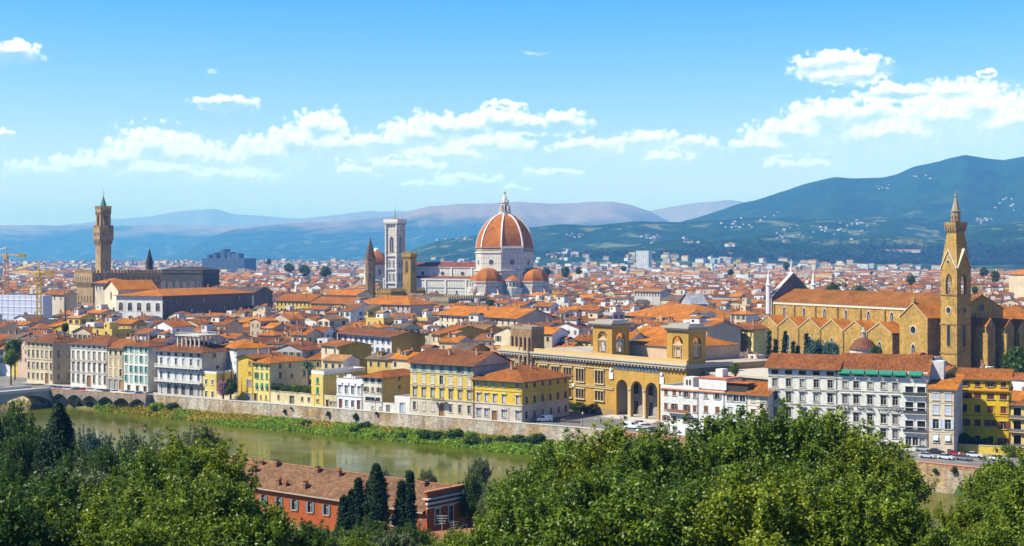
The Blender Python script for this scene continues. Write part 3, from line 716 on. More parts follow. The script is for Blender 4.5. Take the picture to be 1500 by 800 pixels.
# the balconied palazzo with its roof loggia
a, b = L(231), L(296.5); Y = Ymid(a, b)
nar = dict(sur=(.7, .69, .66)); h_e = zat(513, a.y)
root, w_, rz_ = bld('palazzo', 'pale palazzo with two long balconies and an open colonnaded loggia on its roof', a, b, 17, h_e, (.74, .74, .72), 'hip', BROWN, [rowz(Y, 515, 522, 6, 1.5, dict(sur=(.3, .34, .38), dark=1)), rowz(Y, 525, 536, 6, 1.3, nar), rowz(Y, 546, 558, 6, 1.3, dict(sur=(.7, .69, .66), ped='flat')), rowz(Y, 564, 579, xs=[.1, .92], w=1.3, st=nar), rowz(Y, 563, 582, xs=[.26, .42, .58, .76], w=2.1, st=dict(door=1, arched=1, sur=STONE, shutc=(.09, .08, .08)))],
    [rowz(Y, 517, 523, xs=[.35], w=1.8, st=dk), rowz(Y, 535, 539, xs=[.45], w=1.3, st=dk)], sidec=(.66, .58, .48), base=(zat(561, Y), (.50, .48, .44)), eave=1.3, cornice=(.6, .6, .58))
m = MB()
for zt in (zat(537.5, Y), zat(558.5, Y)):
    m.box(-.3, w_ + .2, -1.5, -.002, zt - .5, zt, (.62, .60, .56), M['trim'])
    m.box(-.3, w_ + .2, -1.5, -1.35, zt + .75, zt + .95, (.70, .68, .62), M['trim'])
    for i in range(34): m.box(-.3 + i * (w_ + .3) / 33.6, -.12 + i * (w_ + .3) / 33.6, -1.48, -1.36, zt + .002, zt + .748, (.70, .68, .62), M['trim'])
    for i in range(13): m.box(.1 + i * w_ / 12.6, .4 + i * w_ / 12.6, -1.2, -.003, zt - 1.2, zt - .502, (.4, .4, .4), M['trim'])
m.build('balcony', root)
m = MB(); lx0, lx1, ly0, ly1 = w_ * .30, w_ * .80, 3.0, 12.5; z0 = h_e + .4; z1 = z0 + 6.2
m.box(lx0, lx1, ly0, ly1, z0 - 1, z0 + 1.2, (.62, .58, .46), M['trim']); m.box(lx0 - .4, lx1 + .4, ly0 - .4, ly1 + .4, z1 - .9, z1 - .4, (.62, .58, .46), M['trim'])
for i in range(6):
    x = lx0 + .3 + (lx1 - lx0 - .6) * i / 5
    for y in (ly0 + .3, ly1 - .3): m.box(x - .24, x + .24, y - .24, y + .24, z0 + 1.202, z1 - .902, (.66, .62, .52), M['trim'])
for i in range(1, 4):
    y = ly0 + .3 + (ly1 - ly0 - .6) * i / 4
    for x in (lx0 + .3, lx1 - .3): m.box(x - .24, x + .24, y - .24, y + .24, z0 + 1.202, z1 - .902, (.5, .48, .44), M['trim'])
for (x0, x1, y0, y1) in ((lx0 - .3, lx1 + .3, ly0 - .3, ly0 - .15), (lx0 - .3, lx1 + .3, ly1 + .15, ly1 + .3), (lx0 - .3, lx0 - .15, ly0 - .148, ly1 + .148), (lx1 + .15, lx1 + .3, ly0 - .148, ly1 + .148)):
    m.box(x0, x1, y0, y1, z1 + .35, z1 + .5, (.5, .5, .46), M['trim'])
    n = 12
    for i in range(n): xx = x0 + (x1 - x0) * i / n; yy = y0 + (y1 - y0) * i / n; m.box(xx, xx + .15, yy, yy + .15, z1 - .398, z1 + .349, (.5, .5, .46), M['trim'])
m.build('roof_loggia', root)
# houses around and behind it
a, b = L(297.2), L(317); Y = Ymid(a, b)
bld('low_house', 'low yellow house with white parapet beside the flowering wall', a, b, 9, zat(547, a.y), LEMON, 'flat', rows=[rowz(Y, 556, 563, xs=[.25, .72], w=1.2, st=dict(sur=WHITE)), rowz(Y, 573, 582, xs=[.25, .72], w=1.3, st=dict(sur=WHITE, arched=1, wallc=LEMON))], parapet=(.9, WHITE))
a, b = Vector((kx(323) * 545, 545, 0)), Vector((kx(347) * 529, 529, 0))
bld('town_house', 'plain white house with four windows set back behind the purple bush', a, b, 14, zat(507, 545), (.76, .74, .72), 'hip', ORANGE, [rowz(540, 511, 516, xs=[.5], w=2.2, st=dict(sur=None)), rowz(540, 526, 532, xs=[.5], w=1.5, st=dict(sur=None)), rowz(540, 511, 515, xs=[.88], w=1.0, st=dk), rowz(540, 526, 530, xs=[.88], w=1.0, st=dk)], chim=2)
a, b = L(349), L(371); Y = Ymid(a, b)
bld('town_house', 'tall yellow house with sparse windows, left of the green shuttered house', a, b, 16, zat(524, a.y), (.82, .55, .08), 'gabley', RUST, [rowz(Y, 528, 535, xs=[.76], w=1.5, st=dict(sur=None, shut='closed', shutc=(.3, .15, .06))), rowz(Y, 544, 548, xs=[.76], w=1.4, st=dict(sur=None, shut='closed', shutc=(.3, .15, .06))), rowz(Y, 556, 565, xs=[.72], w=2.4, st=dict(sur=BEIGE, shut='closed', shutc=(.36, .30, .27))), rowz(Y, 576, 585, xs=[.72], w=2.4, st=dict(sur=BEIGE, shut='closed', shutc=(.36, .30, .27)))], chim=2, pitch=.25)
a, b = L(371.2), L(396); Y = Ymid(a, b)
gs = dict(sur=None, shut='closed', shutc=GREEN); gso = dict(sur=None, shut='awning', shutc=GREEN)
bld('town_house', 'lemon house with three rows of bright green shutters beside the terrace garden', a, b, 20, zat(531, a.y), (.84, .66, .20), 'hip', ORANGE, [rowz(Y, 534, 540, xs=[.2, .5, .8], w=1.1, st=gs), rowz(Y, 546, 555, xs=[.2, .5, .8], w=1.1, st=gs), rowz(Y, 561, 571, xs=[.2, .5, .8], w=1.1, st=gso), rowz(Y, 579, 585, xs=[.45, .75], w=.9, st=dict(sur=None)), rowz(Y, 577, 589, xs=[.12], w=1.3, st=dict(door=1, sur=STONE))],
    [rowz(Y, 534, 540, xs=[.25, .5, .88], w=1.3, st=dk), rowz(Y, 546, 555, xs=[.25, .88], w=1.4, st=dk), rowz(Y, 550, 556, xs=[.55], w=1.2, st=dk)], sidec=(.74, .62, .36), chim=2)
# terrace garden wall
a, b = L(396.2), L(456); v = (b - a).normalized(); Lw = (b - a).length
root = thing('garden_wall', 'cream garden wall with an iron gate under the clipped terrace hedge', 'wall', a, math.atan2(v.y, v.x)); take(a, math.atan2(v.y, v.x), Lw, 14)
m = MB(); gridwall(m, Lw, 0, 4.1, [(Lw * .47, Lw * .59, .02, 3.0), (Lw * .18, Lw * .22, 1.4, 2.8), (Lw * .76, Lw * .80, 1.4, 2.8), (Lw * .92, Lw * .96, 1.4, 2.8)], (0, 0), (1, 0), (0, 1), (lambda z: (.80, .66, .36), []), M['wall'], .5)
m.box(-.01, Lw, .502, 14, 0, 3.9, (.5, .42, .25), M['wall']); m.box(-.05, Lw + .05, -.12, .6, 4.1, 4.3, BEIGE, M['trim']); m.build('wall', root)
for xa in (.20, .78, .94): put_window(root, Lw * xa, 0, 1.4, 0, Lw * .04, 1.4, dict(sur=STONE, dark=1))
m = MB()
for i in range(9): m.box(Lw * .47 + .15 + i * Lw * .12 / 9, Lw * .47 + .22 + i * Lw * .12 / 9, .2, .26, .05, 2.9, (.15, .18, .2), M['metal'])
m.build('gate', root)
a, b = L(456), L(474.5); Y = Ymid(a, b)
bld('town_house', 'narrow lemon house with white parapet and two green shutters', a, b, 22, zat(548, a.y), (.84, .62, .17), 'flat', rows=[rowz(Y, 553, 562, xs=[.5], w=1.3, st=gs), rowz(Y, 567, 577, xs=[.5], w=1.3, st=gs), rowz(Y, 585, 590, xs=[.5], w=1.0, st=dict(sur=STONE))], srows=[], sidec=(.72, .52, .14), parapet=(1.3, WHITE))
a, b = L(475), L(493); Y = Ymid(a, b)
bld('low_house', 'one storey cream wall house with a brown door by the narrow lemon house', a, b, 7, zat(580, a.y), (.78, .62, .32), 'flat', rows=[rowz(Y, 586, 596, xs=[.25], w=1.2, st=dict(door=1, sur=STONE)), rowz(Y, 588, 593, xs=[.55, .85], w=1.0, st=dict(sur=STONE))], parapet=(.4, BEIGE))
a, b = L(493.3), L(531); Y = Ymid(a, b)
root, w_, rz_ = bld('small_palace', 'small ornate white palazzina with balustrade and carved crest', a, b, 14, zat(558, a.y), (.82, .81, .80), 'flat', rows=[rowz(Y, 565.5, 577, 4, 1.5, dict(sur=(.86, .85, .83), arched=1, wallc=(.82, .81, .80), ped='arc', cur=(.6, .6, .62))), rowz(Y, 585, 600, xs=[.15, .85], w=1.6, st=dict(door=1, arched=1, sur=(.8, .79, .76), shutc=(.2, .07, .03))), rowz(Y, 586, 596, xs=[.38, .62], w=1.4, st=dict(sur=(.8, .79, .76), arched=1, wallc=(.82, .81, .80)))], parapet=(.9, (.84, .83, .8)), bands=[(zat(580.5, Y), .4, (.78, .77, .74), .22), (zat(561.5, Y), .5, (.86, .85, .82), .35)])
m = MB(); zt = zat(558, Y) + .9
m.poly([(w_ * .33, -.03, zt), (w_ * .67, -.03, zt), (w_ * .60, -.03, zt + 1.1), (w_ * .5, -.03, zt + 1.5), (w_ * .40, -.03, zt + 1.1)], (.84, .83, .8), M['trim']); m.box(w_ * .42, w_ * .58, -.15, .25, zt, zt + 1.3, (.8, .79, .75), M['trim'])
for xx in (.03, .3, .7, .97): m.box(w_ * xx - .25, w_ * xx + .25, -.06, .3, zt, zt + .7, (.84, .83, .8), M['trim'])
m.build('crest', root)
a, b = L(531.3), L(560.5); Y = Ymid(a, b)
bld('town_house', 'white three bay house with dark attic windows and an ochre flank', a, b, 21, zat(552, a.y), (.78, .72, .60), 'hip', RUST, [rowz(Y, 554, 560, 3, 1.5, dict(sur=(.4, .42, .42), dark=1)), rowz(Y, 567, 574, 3, 1.3, dict(sur=None, shut='closed', shutc=(.24, .17, .11))), rowz(Y, 582, 587.5, xs=[.25, .5, .75], w=2.2, st=dict(sur=None, dark=1)), rowz(Y, 595, 600, xs=[.5, .9], w=1.2, st=dict(sur=None))], [rowz(Y, 553, 559, xs=[.42], w=1.4, st=dk), rowz(Y, 566, 572, xs=[.42], w=1.4, st=dk)], sidec=(.66, .47, .12), bands=[(zat(577, Y), .2, BEIGE, .1)])
a, b = L(578), L(600.3); Y = Ymid(a, b)
bld('low_house', 'low white annex with arched doorway against the seven bay yellow palazzo', a, b, 10, zat(583, a.y), WHITE, 'flat', rows=[rowz(Y, 590, 604, xs=[.5], w=2.2, st=dict(door=1, arched=1, sur=(.7, .7, .68), shutc=(.45, .5, .52)))], parapet=(.7, (.8, .79, .76)))
a, b = L(560.8), L(577.8); Y = Ymid(a, b)
bld('garden_wall', 'low white garden wall with a grey gate by the arched annex', a, b, .5, 3.0, WHITE, 'flat', rows=[dict(z=0.02, h=2.4, w=1.9, xs=[.45], st=dict(door=1, sur=None, shutc=(.22, .2, .2)))], parapet=(.2, STONE), cat='wall')
# the two big yellow palazzi
a, b = L(601), L(694); Y = Ymid(a, b)
xs7 = [(i + .5) / 7 for i in range(7)]
root, w_, rz_ = bld('palazzo', 'large yellow palazzo with seven bays and grey blue loggia shutters under the eaves', a, b, 20, zat(531, a.y), (.84, .58, .10), 'gable', BROWN, [rowz(Y, 534.5, 544.5, 7, 1.6, dict(sur=None, shut='closed', shutc=BLUESH)), rowz(Y, 550, 563, 7, 1.45, dict(sur=(.62, .55, .4), shut='closed', shutc=(.68, .62, .52))), rowz(Y, 570, 583, 7, 1.4, dict(sur=(.40, .33, .24), ped='arc', cur=(.5, .47, .42))), rowz(Y, 591, 603, xs=[xs7[i] for i in (0, 1, 2)], w=1.2, st=dict(sur=(.58, .52, .42), shut='closed', shutc=(.62, .56, .47))), rowz(Y, 591, 603, xs=[xs7[i] for i in (4, 5, 6)], w=1.2, st=dict(sur=(.58, .52, .42))), rowz(Y, 592, 610, xs=[xs7[3]], w=2.0, st=Dst)],
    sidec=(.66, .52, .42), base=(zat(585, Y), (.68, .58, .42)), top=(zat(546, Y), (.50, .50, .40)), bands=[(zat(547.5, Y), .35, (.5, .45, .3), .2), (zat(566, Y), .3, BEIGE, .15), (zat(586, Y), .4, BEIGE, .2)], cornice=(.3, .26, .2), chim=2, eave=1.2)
m = MB(); zt = zat(587.5, Y); x = w_ * xs7[3]; m.box(x - 2.6, x + 2.6, -1.7, -.21, zt - .35, zt, STONE, M['trim'])
for i in range(18): m.box(x - 2.55 + i * .295, x - 2.45 + i * .295, -1.68, -1.6, zt + .002, zt + .9, (.2, .18, .12), M['metal'])
m.box(x - 2.6, x + 2.6, -1.7, -1.58, zt + .9, zt + 1.0, (.2, .18, .12), M['metal']); m.build('balcony', root)
a, b = L(695.4), L(765.5); Y = Ymid(a, b)
x5 = [.08, .25, .42, .61, .90]
ws = dict(sur=(.62, .5, .34), cur=(.45, .42, .4)); gw = dict(sur=None, dark=1, ped=None)
bld('palazzo', 'yellow corner palazzo with grey stone ground floor and hipped roof behind the white van', a, b, 27, zat(555.5, a.y), (.80, .54, .06), 'hip', RUST, [rowz(Y, 560, 567, xs=x5, w=1.2, st=ws), rowz(Y, 578, 590.5, xs=x5, w=1.25, st=dict(sur=(.66, .58, .48), ped='flat', cur=(.66, .62, .56))), rowz(Y, 600.5, 611, xs=[x5[i] for i in (0, 1, 3, 4)], w=1.5, st=dict(sur=(.5, .46, .42), ped='flat', cur=(.4, .4, .42))), rowz(Y, 602, 617, xs=[.42], w=2.0, st=Dst)],
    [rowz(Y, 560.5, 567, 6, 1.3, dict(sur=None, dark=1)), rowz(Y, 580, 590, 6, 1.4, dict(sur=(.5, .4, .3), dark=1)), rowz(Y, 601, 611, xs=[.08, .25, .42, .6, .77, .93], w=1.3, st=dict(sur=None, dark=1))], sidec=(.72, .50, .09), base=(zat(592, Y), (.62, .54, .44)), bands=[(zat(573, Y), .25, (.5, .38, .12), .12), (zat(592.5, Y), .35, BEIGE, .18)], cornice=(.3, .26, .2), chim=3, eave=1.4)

# right hand row: white houses, the great white palazzo and the hotel
Q1, Q2 = (44, 418), (71.5, 393)
LQ = lambda px: on_line(px, Q1, Q2)
bs = lambda c=(.22, .09, .05): dict(sur=None, shut='closed', shutc=c); bo = dict(sur=(.6, .55, .48), shut='open', shutc=(.20, .08, .045))
a, b = LQ(968), LQ(1023.4); Y = Ymid(a, b)
root, w_, rz_ = bld('town_house', 'white house with brown shutters and a flower balcony, right of the library porch', a, b, 15, zat(567, a.y), (.82, .80, .74), 'flat', rows=[rowz(Y, 572, 580, xs=[.14, .36], w=1.3, st=bs()), rowz(Y, 573, 578, xs=[.51], w=.7, st=dk), rowz(Y, 573, 581, xs=[.68, .9], w=1.3, st=bs((.25, .2, .17))), rowz(Y, 592, 602, xs=[.14, .36, .69, .9], w=1.2, st=bo), rowz(Y, 610, 618, xs=[.14, .36, .69, .9], w=1.3, st=bs()), rowz(Y, 626, 634, xs=[.15, .37, .69, .9], w=1.3, st=bs((.3, .28, .24)))], cornice=(.5, .16, .06), parapet=(.7, WHITE))
m = MB(); zt = zat(604, Y); m.box(w_ * .22, w_ * .80, -1.2, -.002, zt - .3, zt, (.5, .48, .45), M['trim']); m.box(w_ * .22, w_ * .80, -1.2, -1.1, zt + .002, zt + .9, (.45, .20, .10), M['metal']); m.build('balcony', root)
h_ = zat(567, a.y); m = MB(); m.box(w_ * .45, w_ * .70, 3, 7, h_ + .06, h_ + 3.2, WHITE, M['wall']); m.box(w_ * .52, w_ * .56, 2.9, 2.998, h_ + .9, h_ + 2.4, DARKW, M['glass']); m.box(w_ * .60, w_ * .64, 2.9, 2.998, h_ + .9, h_ + 2.4, DARKW, M['glass']); m.build('roof_room', root)
a, b = LQ(1023.6), LQ(1061.5); Y = Ymid(a, b)
root, w_, rz_ = bld('town_house', 'white house with two window bays under a walled roof terrace with red umbrellas', a, b, 14, zat(571, a.y), (.84, .83, .81), 'flat', rows=[rowz(Y, 575, 584, xs=[.28, .72], w=1.4, st=bs((.30, .27, .24))), rowz(Y, 595, 605, xs=[.28, .72], w=1.5, st=bs()), rowz(Y, 614, 624, xs=[.28], w=1.5, st=bs((.4, .15, .03))), rowz(Y, 614, 624, xs=[.72], w=1.5, st=bs())], cornice=(.5, .2, .09), parapet=(.4, RUST))
h_ = zat(571, a.y); m = MB(); m.box(-.6, w_ - .1, 1.0, 9, h_ + .07, h_ + 3.3, (.86, .85, .83), M['wall']); m.box(-.8, w_ + .1, .8, 9.2, h_ + 3.302, h_ + 3.7, (.5, .16, .08), M['trim']); m.box(w_ * .35, w_ * .62, 4, 7, h_ + 3.702, h_ + 6.0, WHITE, M['wall']); m.build('roof_room', root)
a, b = LQ(1061.8), LQ(1095); Y = Ymid(a, b)
root, w_, rz_ = bld('town_house', 'white house with a glazed veranda above two arched windows', a, b, 12, zat(576, a.y), (.82, .83, .82), 'shed', RUST, [rowz(Y, 579, 588, xs=[.22, .5, .78], w=2.0, st=dict(sur=(.75, .76, .75))), rowz(Y, 597, 607, xs=[.25, .73], w=1.8, st=dict(sur=None, arched=1, wallc=(.82, .83, .82))), rowz(Y, 616, 626, xs=[.25, .73], w=1.4, st=bs((.3, .3, .28)))], chim=1, eave=.5)
m = MB(); m.box(.3, w_ - .6, 1.2, 4.5, zat(576, a.y) + .3, zat(576, a.y) + 3.0, (.07, .06, .055), M['wall']); m.box(0, w_ - .3, .6, 5, zat(576, a.y) + 3.0, zat(576, a.y) + 3.2, RUST, M['trim']); m.build('roof_veranda', root)
a, b = LQ(1095.3), LQ(1124.3); Y = Ymid(a, b)
bld('town_house', 'cream house with two bays squeezed against the great white palazzo', a, b, 14, zat(578, a.y), (.80, .74, .60), 'gable', RUST, [rowz(Y, 582, 590, xs=[.27, .75], w=1.3, st=dict(sur=BEIGE, shut='closed', shutc=(.5, .48, .44))), rowz(Y, 600, 609, xs=[.27, .75], w=1.3, st=dict(sur=BEIGE)), rowz(Y, 617, 627, xs=[.27, .75], w=1.3, st=dict(sur=BEIGE)), rowz(Y, 634, 641, xs=[.27, .75], w=1.3, st=dict(sur=BEIGE))], bands=[(zat(595, Y), .2, BEIGE, .12), (zat(613, Y), .2, BEIGE, .12)], chim=2)
R1, R2 = (72, 396), (112, 378)
LR = lambda px: on_line(px, R1, R2)
WR = (.86, .83, .73); wst = dict(sur=(.60, .55, .44), sw=.26)
a, b = LR(1125), LR(1226.4); Y = Ymid(a, b)
bld('palazzo', 'great white palazzo with five bays and pedimented windows left of the hotel', a, b, 15, zat(538.5, a.y), WR, 'gable', (.32, .105, .03), [rowz(Y, 543, 549.5, 5, 2.0, dict(sur=None, dark=1)), rowz(Y, 555, 567, 5, 1.35, wst), rowz(Y, 575, 588, 5, 1.4, dict(sur=(.60, .55, .44), sw=.26, ped='flat')), rowz(Y, 598, 612, 5, 1.4, dict(sur=(.60, .55, .44), sw=.26, ped='tri')), rowz(Y, 621, 634, 5, 1.4, dict(sur=(.60, .55, .44), ped='tri')), rowz(Y, 642, 652, 5, 1.4, wst)],
    top=(zat(552, Y), (.60, .66, .68)), bands=[(zat(552.5, Y), .3, (.6, .56, .46), .2), (zat(571, Y), .3, (.6, .56, .46), .2), (zat(592.5, Y), .3, (.6, .56, .46), .2), (zat(616, Y), .3, (.6, .56, .46), .2)], chim=0, eave=1.0, pitch=.42)
a, b = LR(1226.8), LR(1359); Y = Ymid(a, b); xm = [.085, .21, .365, .515, .645]
rec = dict(sur=(.8, .78, .70), dark=1, balc=1)
root, w_, rz_ = bld('hotel', 'white riverside hotel with green awnings, sign lettering and balconies at its right end', a, b, 15, zat(546, a.y), WR, 'gable', (.32, .105, .03), [rowz(Y, 543.5, 552, xs=[.08, .235, .39, .545, .70, .87], w=2.7, st=dict(sur=None, dark=1, rec=1.5)), rowz(Y, 559.5, 570, xs=xm, w=1.4, st=wst), rowz(Y, 580, 593, xs=xm, w=1.4, st=dict(sur=(.60, .55, .44), sw=.26, ped='flat')), rowz(Y, 607, 620, xs=xm, w=1.4, st=dict(sur=(.60, .55, .44), sw=.26, ped='tri')), rowz(Y, 628, 641, xs=xm, w=1.4, st=dict(sur=(.60, .55, .44), sw=.26, ped='tri')), rowz(Y, 647, 657, xs=xm, w=1.4, st=wst),
    rowz(Y, 564.5, 577, xs=[.80, .93], w=2.1, st=rec), rowz(Y, 587, 603, xs=[.80, .93], w=2.1, st=rec), rowz(Y, 614, 630, xs=[.80, .93], w=2.1, st=rec), rowz(Y, 638, 650, xs=[.79, .865, .94], w=1.4, st=wst)],
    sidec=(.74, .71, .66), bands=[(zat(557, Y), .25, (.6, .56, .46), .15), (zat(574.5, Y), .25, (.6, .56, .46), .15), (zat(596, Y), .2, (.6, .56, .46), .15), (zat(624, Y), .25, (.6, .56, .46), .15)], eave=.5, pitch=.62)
for i, x in enumerate((.08, .235, .39, .545, .70, .87)):
    m = MB(); zt = zat(543, Y) + .1; x0, x1 = w_ * x - w_ * .07, w_ * x + w_ * .07
    m.poly([(x0, -1.0, zt - 1.0), (x1, -1.0, zt - 1.0), (x1, -.06, zt), (x0, -.06, zt)], (.01, .20, .13), M['paint']); m.poly([(x0, -1.0, zt - 1.35), (x1, -1.0, zt - 1.35), (x1, -1.0, zt - 1.0), (x0, -1.0, zt - 1.0)], (.01, .17, .11), M['paint'])
    m.build('awning', root)
def lettering(name, txt, parent, loc, size, col, rz=0.0, depth=.06, spacing=1.0):
    cu = bpy.data.curves.new(name, 'FONT'); cu.body = txt; cu.size = size; cu.extrude = depth; cu.align_x = 'CENTER'; cu.space_character = spacing
    tmp = bpy.data.objects.new('tmp_text', cu); me = bpy.data.meshes.new_from_object(tmp); bpy.data.objects.remove(tmp); bpy.data.curves.remove(cu)
    me.name = name; me.materials.clear(); mm = bpy.data.materials.new('letters'); mm.use_nodes = True; mm.node_tree.nodes['Principled BSDF'].inputs['Base Color'].default_value = (*col, 1); mm.node_tree.nodes['Principled BSDF'].inputs['Roughness'].default_value = .5
    me.materials.append(mm); o = place(name, me, parent, loc); o.rotation_euler = (R(90), 0, rz); return o
lettering('lettering', 'PLAZA  HOTEL  LUCCHESI', root, (w_ * .365, -.25, zat(602.0, Y)), 1.35, (.05, .045, .04), 0, .08, 1.12)
m = MB(); m.box(w_ + .02, w_ + 3.5, 5, 9, 0, zat(533, 372), (.80, .78, .74), M['wall']); m.build('stair_tower', root)
# narrow beige house standing forward, and the yellow house in its shadow
a = Vector((kx(1360.5) * 375, 375, 0)); b = Vector((kx(1399) * 372, 372, 0))
ps = dict(sur=(.66, .58, .44), shut='closed', shutc=(.60, .66, .74)); pso = dict(sur=(.66, .58, .44), shut='awning', shutc=(.60, .66, .74))
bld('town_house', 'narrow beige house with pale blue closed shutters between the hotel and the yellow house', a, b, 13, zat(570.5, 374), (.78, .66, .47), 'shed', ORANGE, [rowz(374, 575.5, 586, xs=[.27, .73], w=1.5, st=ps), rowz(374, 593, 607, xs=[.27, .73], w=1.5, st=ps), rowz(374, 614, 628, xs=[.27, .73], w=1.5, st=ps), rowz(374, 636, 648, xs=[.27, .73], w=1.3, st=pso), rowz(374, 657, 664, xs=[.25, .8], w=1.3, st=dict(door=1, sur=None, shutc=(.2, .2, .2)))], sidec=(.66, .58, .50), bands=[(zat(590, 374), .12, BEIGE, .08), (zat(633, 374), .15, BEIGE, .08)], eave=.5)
a = Vector((kx(1403.5) * 388, 388, 0)); b = Vector((kx(1479) * 383, 383, 0)); x4 = [.12, .38, .63, .88]
ys = lambda: dict(sur=None, shut='open', shutc=(.16, .045, .03)); yc = dict(sur=(.75, .46, .08), shut='closed', shutc=(.22, .06, .03)); yd = dict(sur=None, dark=1)
bld('town_house', 'bright yellow five storey house with brown shutters and tiled ledge near the right edge', a, b, 13, zat(556, 386), (.84, .56, .025), 'gable', RUST, [rowz(386, 559, 566, xs=x4, w=1.4, st=ys()), rowz(386, 576, 584, xs=x4, w=1.9, st=ys()), rowz(386, 593, 604, xs=x4[:2], w=1.5, st=yd), rowz(386, 594, 604, xs=x4[2:], w=1.5, st=yc), rowz(386, 614.5, 624, xs=x4[:3], w=1.6, st=ys()), rowz(386, 616, 627, xs=x4[3:], w=1.4, st=yc), rowz(386, 638.5, 649, xs=x4[1:3], w=1.4, st=yd), rowz(386, 640, 650, xs=x4[3:], w=1.5, st=yc)],
    bands=[(zat(573, 386), .35, (.62, .20, .03), .5), (zat(609, 386), .2, (.5, .3, .03), .1)], eave=.6, chim=2)
a = Vector((kx(1480.5) * 381, 381, 0)); b = Vector((kx(1530) * 376, 376, 0))
root, w_, rz_ = bld('town_house', 'golden house with stacked loggia balconies cut by the right edge', a, b, 11, zat(594, 379), (.80, .58, .17), 'hip', BROWN, [rowz(379, 598, 611, xs=[.2, .55, .85], w=2.0, st=dict(sur=(.82, .66, .3), dark=1, rec=1)), rowz(379, 617, 631, xs=[.2, .55, .85], w=2.0, st=dict(sur=(.82, .66, .3), dark=1, rec=1)), rowz(379, 638, 653, xs=[.2, .55, .85], w=2.0, st=dict(sur=(.82, .66, .3), dark=1, rec=1))], eave=.8)
m = MB()
for py in (613, 633, 655): m.box(-.2, w_, -.9, -.01, zat(py, 379) - .2, zat(py, 379), (.72, .5, .2), M['trim']); m.box(-.2, w_, -.9, -.84, zat(py, 379) + .002, zat(py, 379) + .8, (.3, .25, .2), M['metal'])
m.build('balcony', root)
# ------------------------------------------------------------------ helpers for the big monuments
def octa(r, z, cx=0, cy=0, rot=22.5, n=8): return [(cx + r * math.cos(R(rot + 360 / n * i)), cy + r * math.sin(R(rot + 360 / n * i)), z) for i in range(n)]
def crenels(m, x0, x1, y0, y1, z, h, wd, th, col, mat, axis='perimeter', sides='fbrl'):
    def line(xa, ya, xb, yb):
        Lg = math.hypot(xb - xa, yb - ya); n = max(2, int(Lg / (wd * 1.7))); 
        for i in range(n):
            f = (i + .5) / n; cx, cy = xa + (xb - xa) * f, ya + (yb - ya) * f
            if abs(xb - xa) > abs(yb - ya): m.box(cx - wd / 2, cx + wd / 2, cy - th / 2, cy + th / 2, z, z + h, col, mat, bottom=False)
            else: m.box(cx - th / 2, cx + th / 2, cy - wd / 2, cy + wd / 2, z, z + h, col, mat, bottom=False)
    t = th / 2 + .01
    if 'f' in sides: line(x0, y0 + t, x1, y0 + t)
    if 'b' in sides: line(x0, y1 - t, x1, y1 - t)
    if 'l' in sides: line(x0 + t, y0 + th + .05, x0 + t, y1 - th - .05)
    if 'r' in sides: line(x1 - t, y0 + th + .05, x1 - t, y1 - th - .05)
def corbels(m, x0, x1, y0, y1, z, h, step, out, col, mat):
    for fx in (0, 1):
        n = int((x1 - x0) / step)
        for i in range(n):
            x = x0 + (i + .5) * (x1 - x0) / n
            if fx == 0: m.box(x - step * .22, x + step * .22, y0 - out, y0 - .003, z, z + h, col, mat)
        n = int((y1 - y0) / step)
        for i in range(n):
            y = y0 + (i + .5) * (y1 - y0) / n
            if fx: m.box(x1 + .003, x1 + out, y - step * .22, y + step * .22, z, z + h, col, mat)
def wslot(parent, name, x, y, z, rz, w, h, pointed=True, twin=False, fr=(.5, .45, .36), recess=False, paneC=None):
    """arched window standing just proud of a thick wall: dark pane as a sub-part of its frame"""
    key = ('slot', round(w, 2), round(h, 2), pointed, twin, fr)
    if key not in _wc:
        f = MB(); p = MB(); r = w / 2; hs = h - (w * .85 if pointed else r)
        def arch(ww, zz):
            rr = ww / 2
            if pointed: return [(-rr + 2 * rr * (1 - math.cos(a)), zz + 2 * rr * math.sin(a)) for a in [R(60) * i / 4 for i in range(5)]] + [(rr - 2 * rr * (1 - math.cos(a)), zz + 2 * rr * math.sin(a)) for a in [R(60) * (3 - i) / 4 for i in range(4)]]
            return [(-rr * math.cos(math.pi * i / 8), zz + rr * math.sin(math.pi * i / 8)) for i in range(9)]
        ai, ao = arch(w, hs), arch(w + .5, hs)
        ci = [(-r, 0)] + ai + [(r, 0)]; co = [(-r - .25, 0)] + ao + [(r + .25, 0)]
        for i in range(len(ci) - 1):
            f.poly([(co[i][0], -.12, co[i][1]), (ci[i][0], -.12, ci[i][1]), (ci[i + 1][0], -.12, ci[i + 1][1]), (co[i + 1][0], -.12, co[i + 1][1])], fr, M['trim'])
            f.poly([(co[i][0], -.12, co[i][1]), (co[i + 1][0], -.12, co[i + 1][1]), (co[i + 1][0], .02, co[i + 1][1]), (co[i][0], .02, co[i][1])], fr, M['trim'])
            f.poly([(ci[i][0], -.12, ci[i][1]), (ci[i][0], -.01, ci[i][1]), (ci[i + 1][0], -.01, ci[i + 1][1]), (ci[i + 1][0], -.12, ci[i + 1][1])], fr, M['trim'])
        f.box(-r - .35, r + .35, -.25, .02, -.25, -.002, fr, M['trim'])
        if twin: f.box(-.12, .12, -.11, -.02, 0, hs + .2, fr, M['trim'])
        p.poly([(x_, -.015, z_) for x_, z_ in [(-r, 0), (r, 0)] + ai[::-1]], DARKW, M['glass'])
        _wc[key] = (f.mesh('window'), p.mesh('pane'))
    a, b2 = _wc[key]; o = place(name, a, parent, (x, y, z), rz); place('pane', b2, o); return o
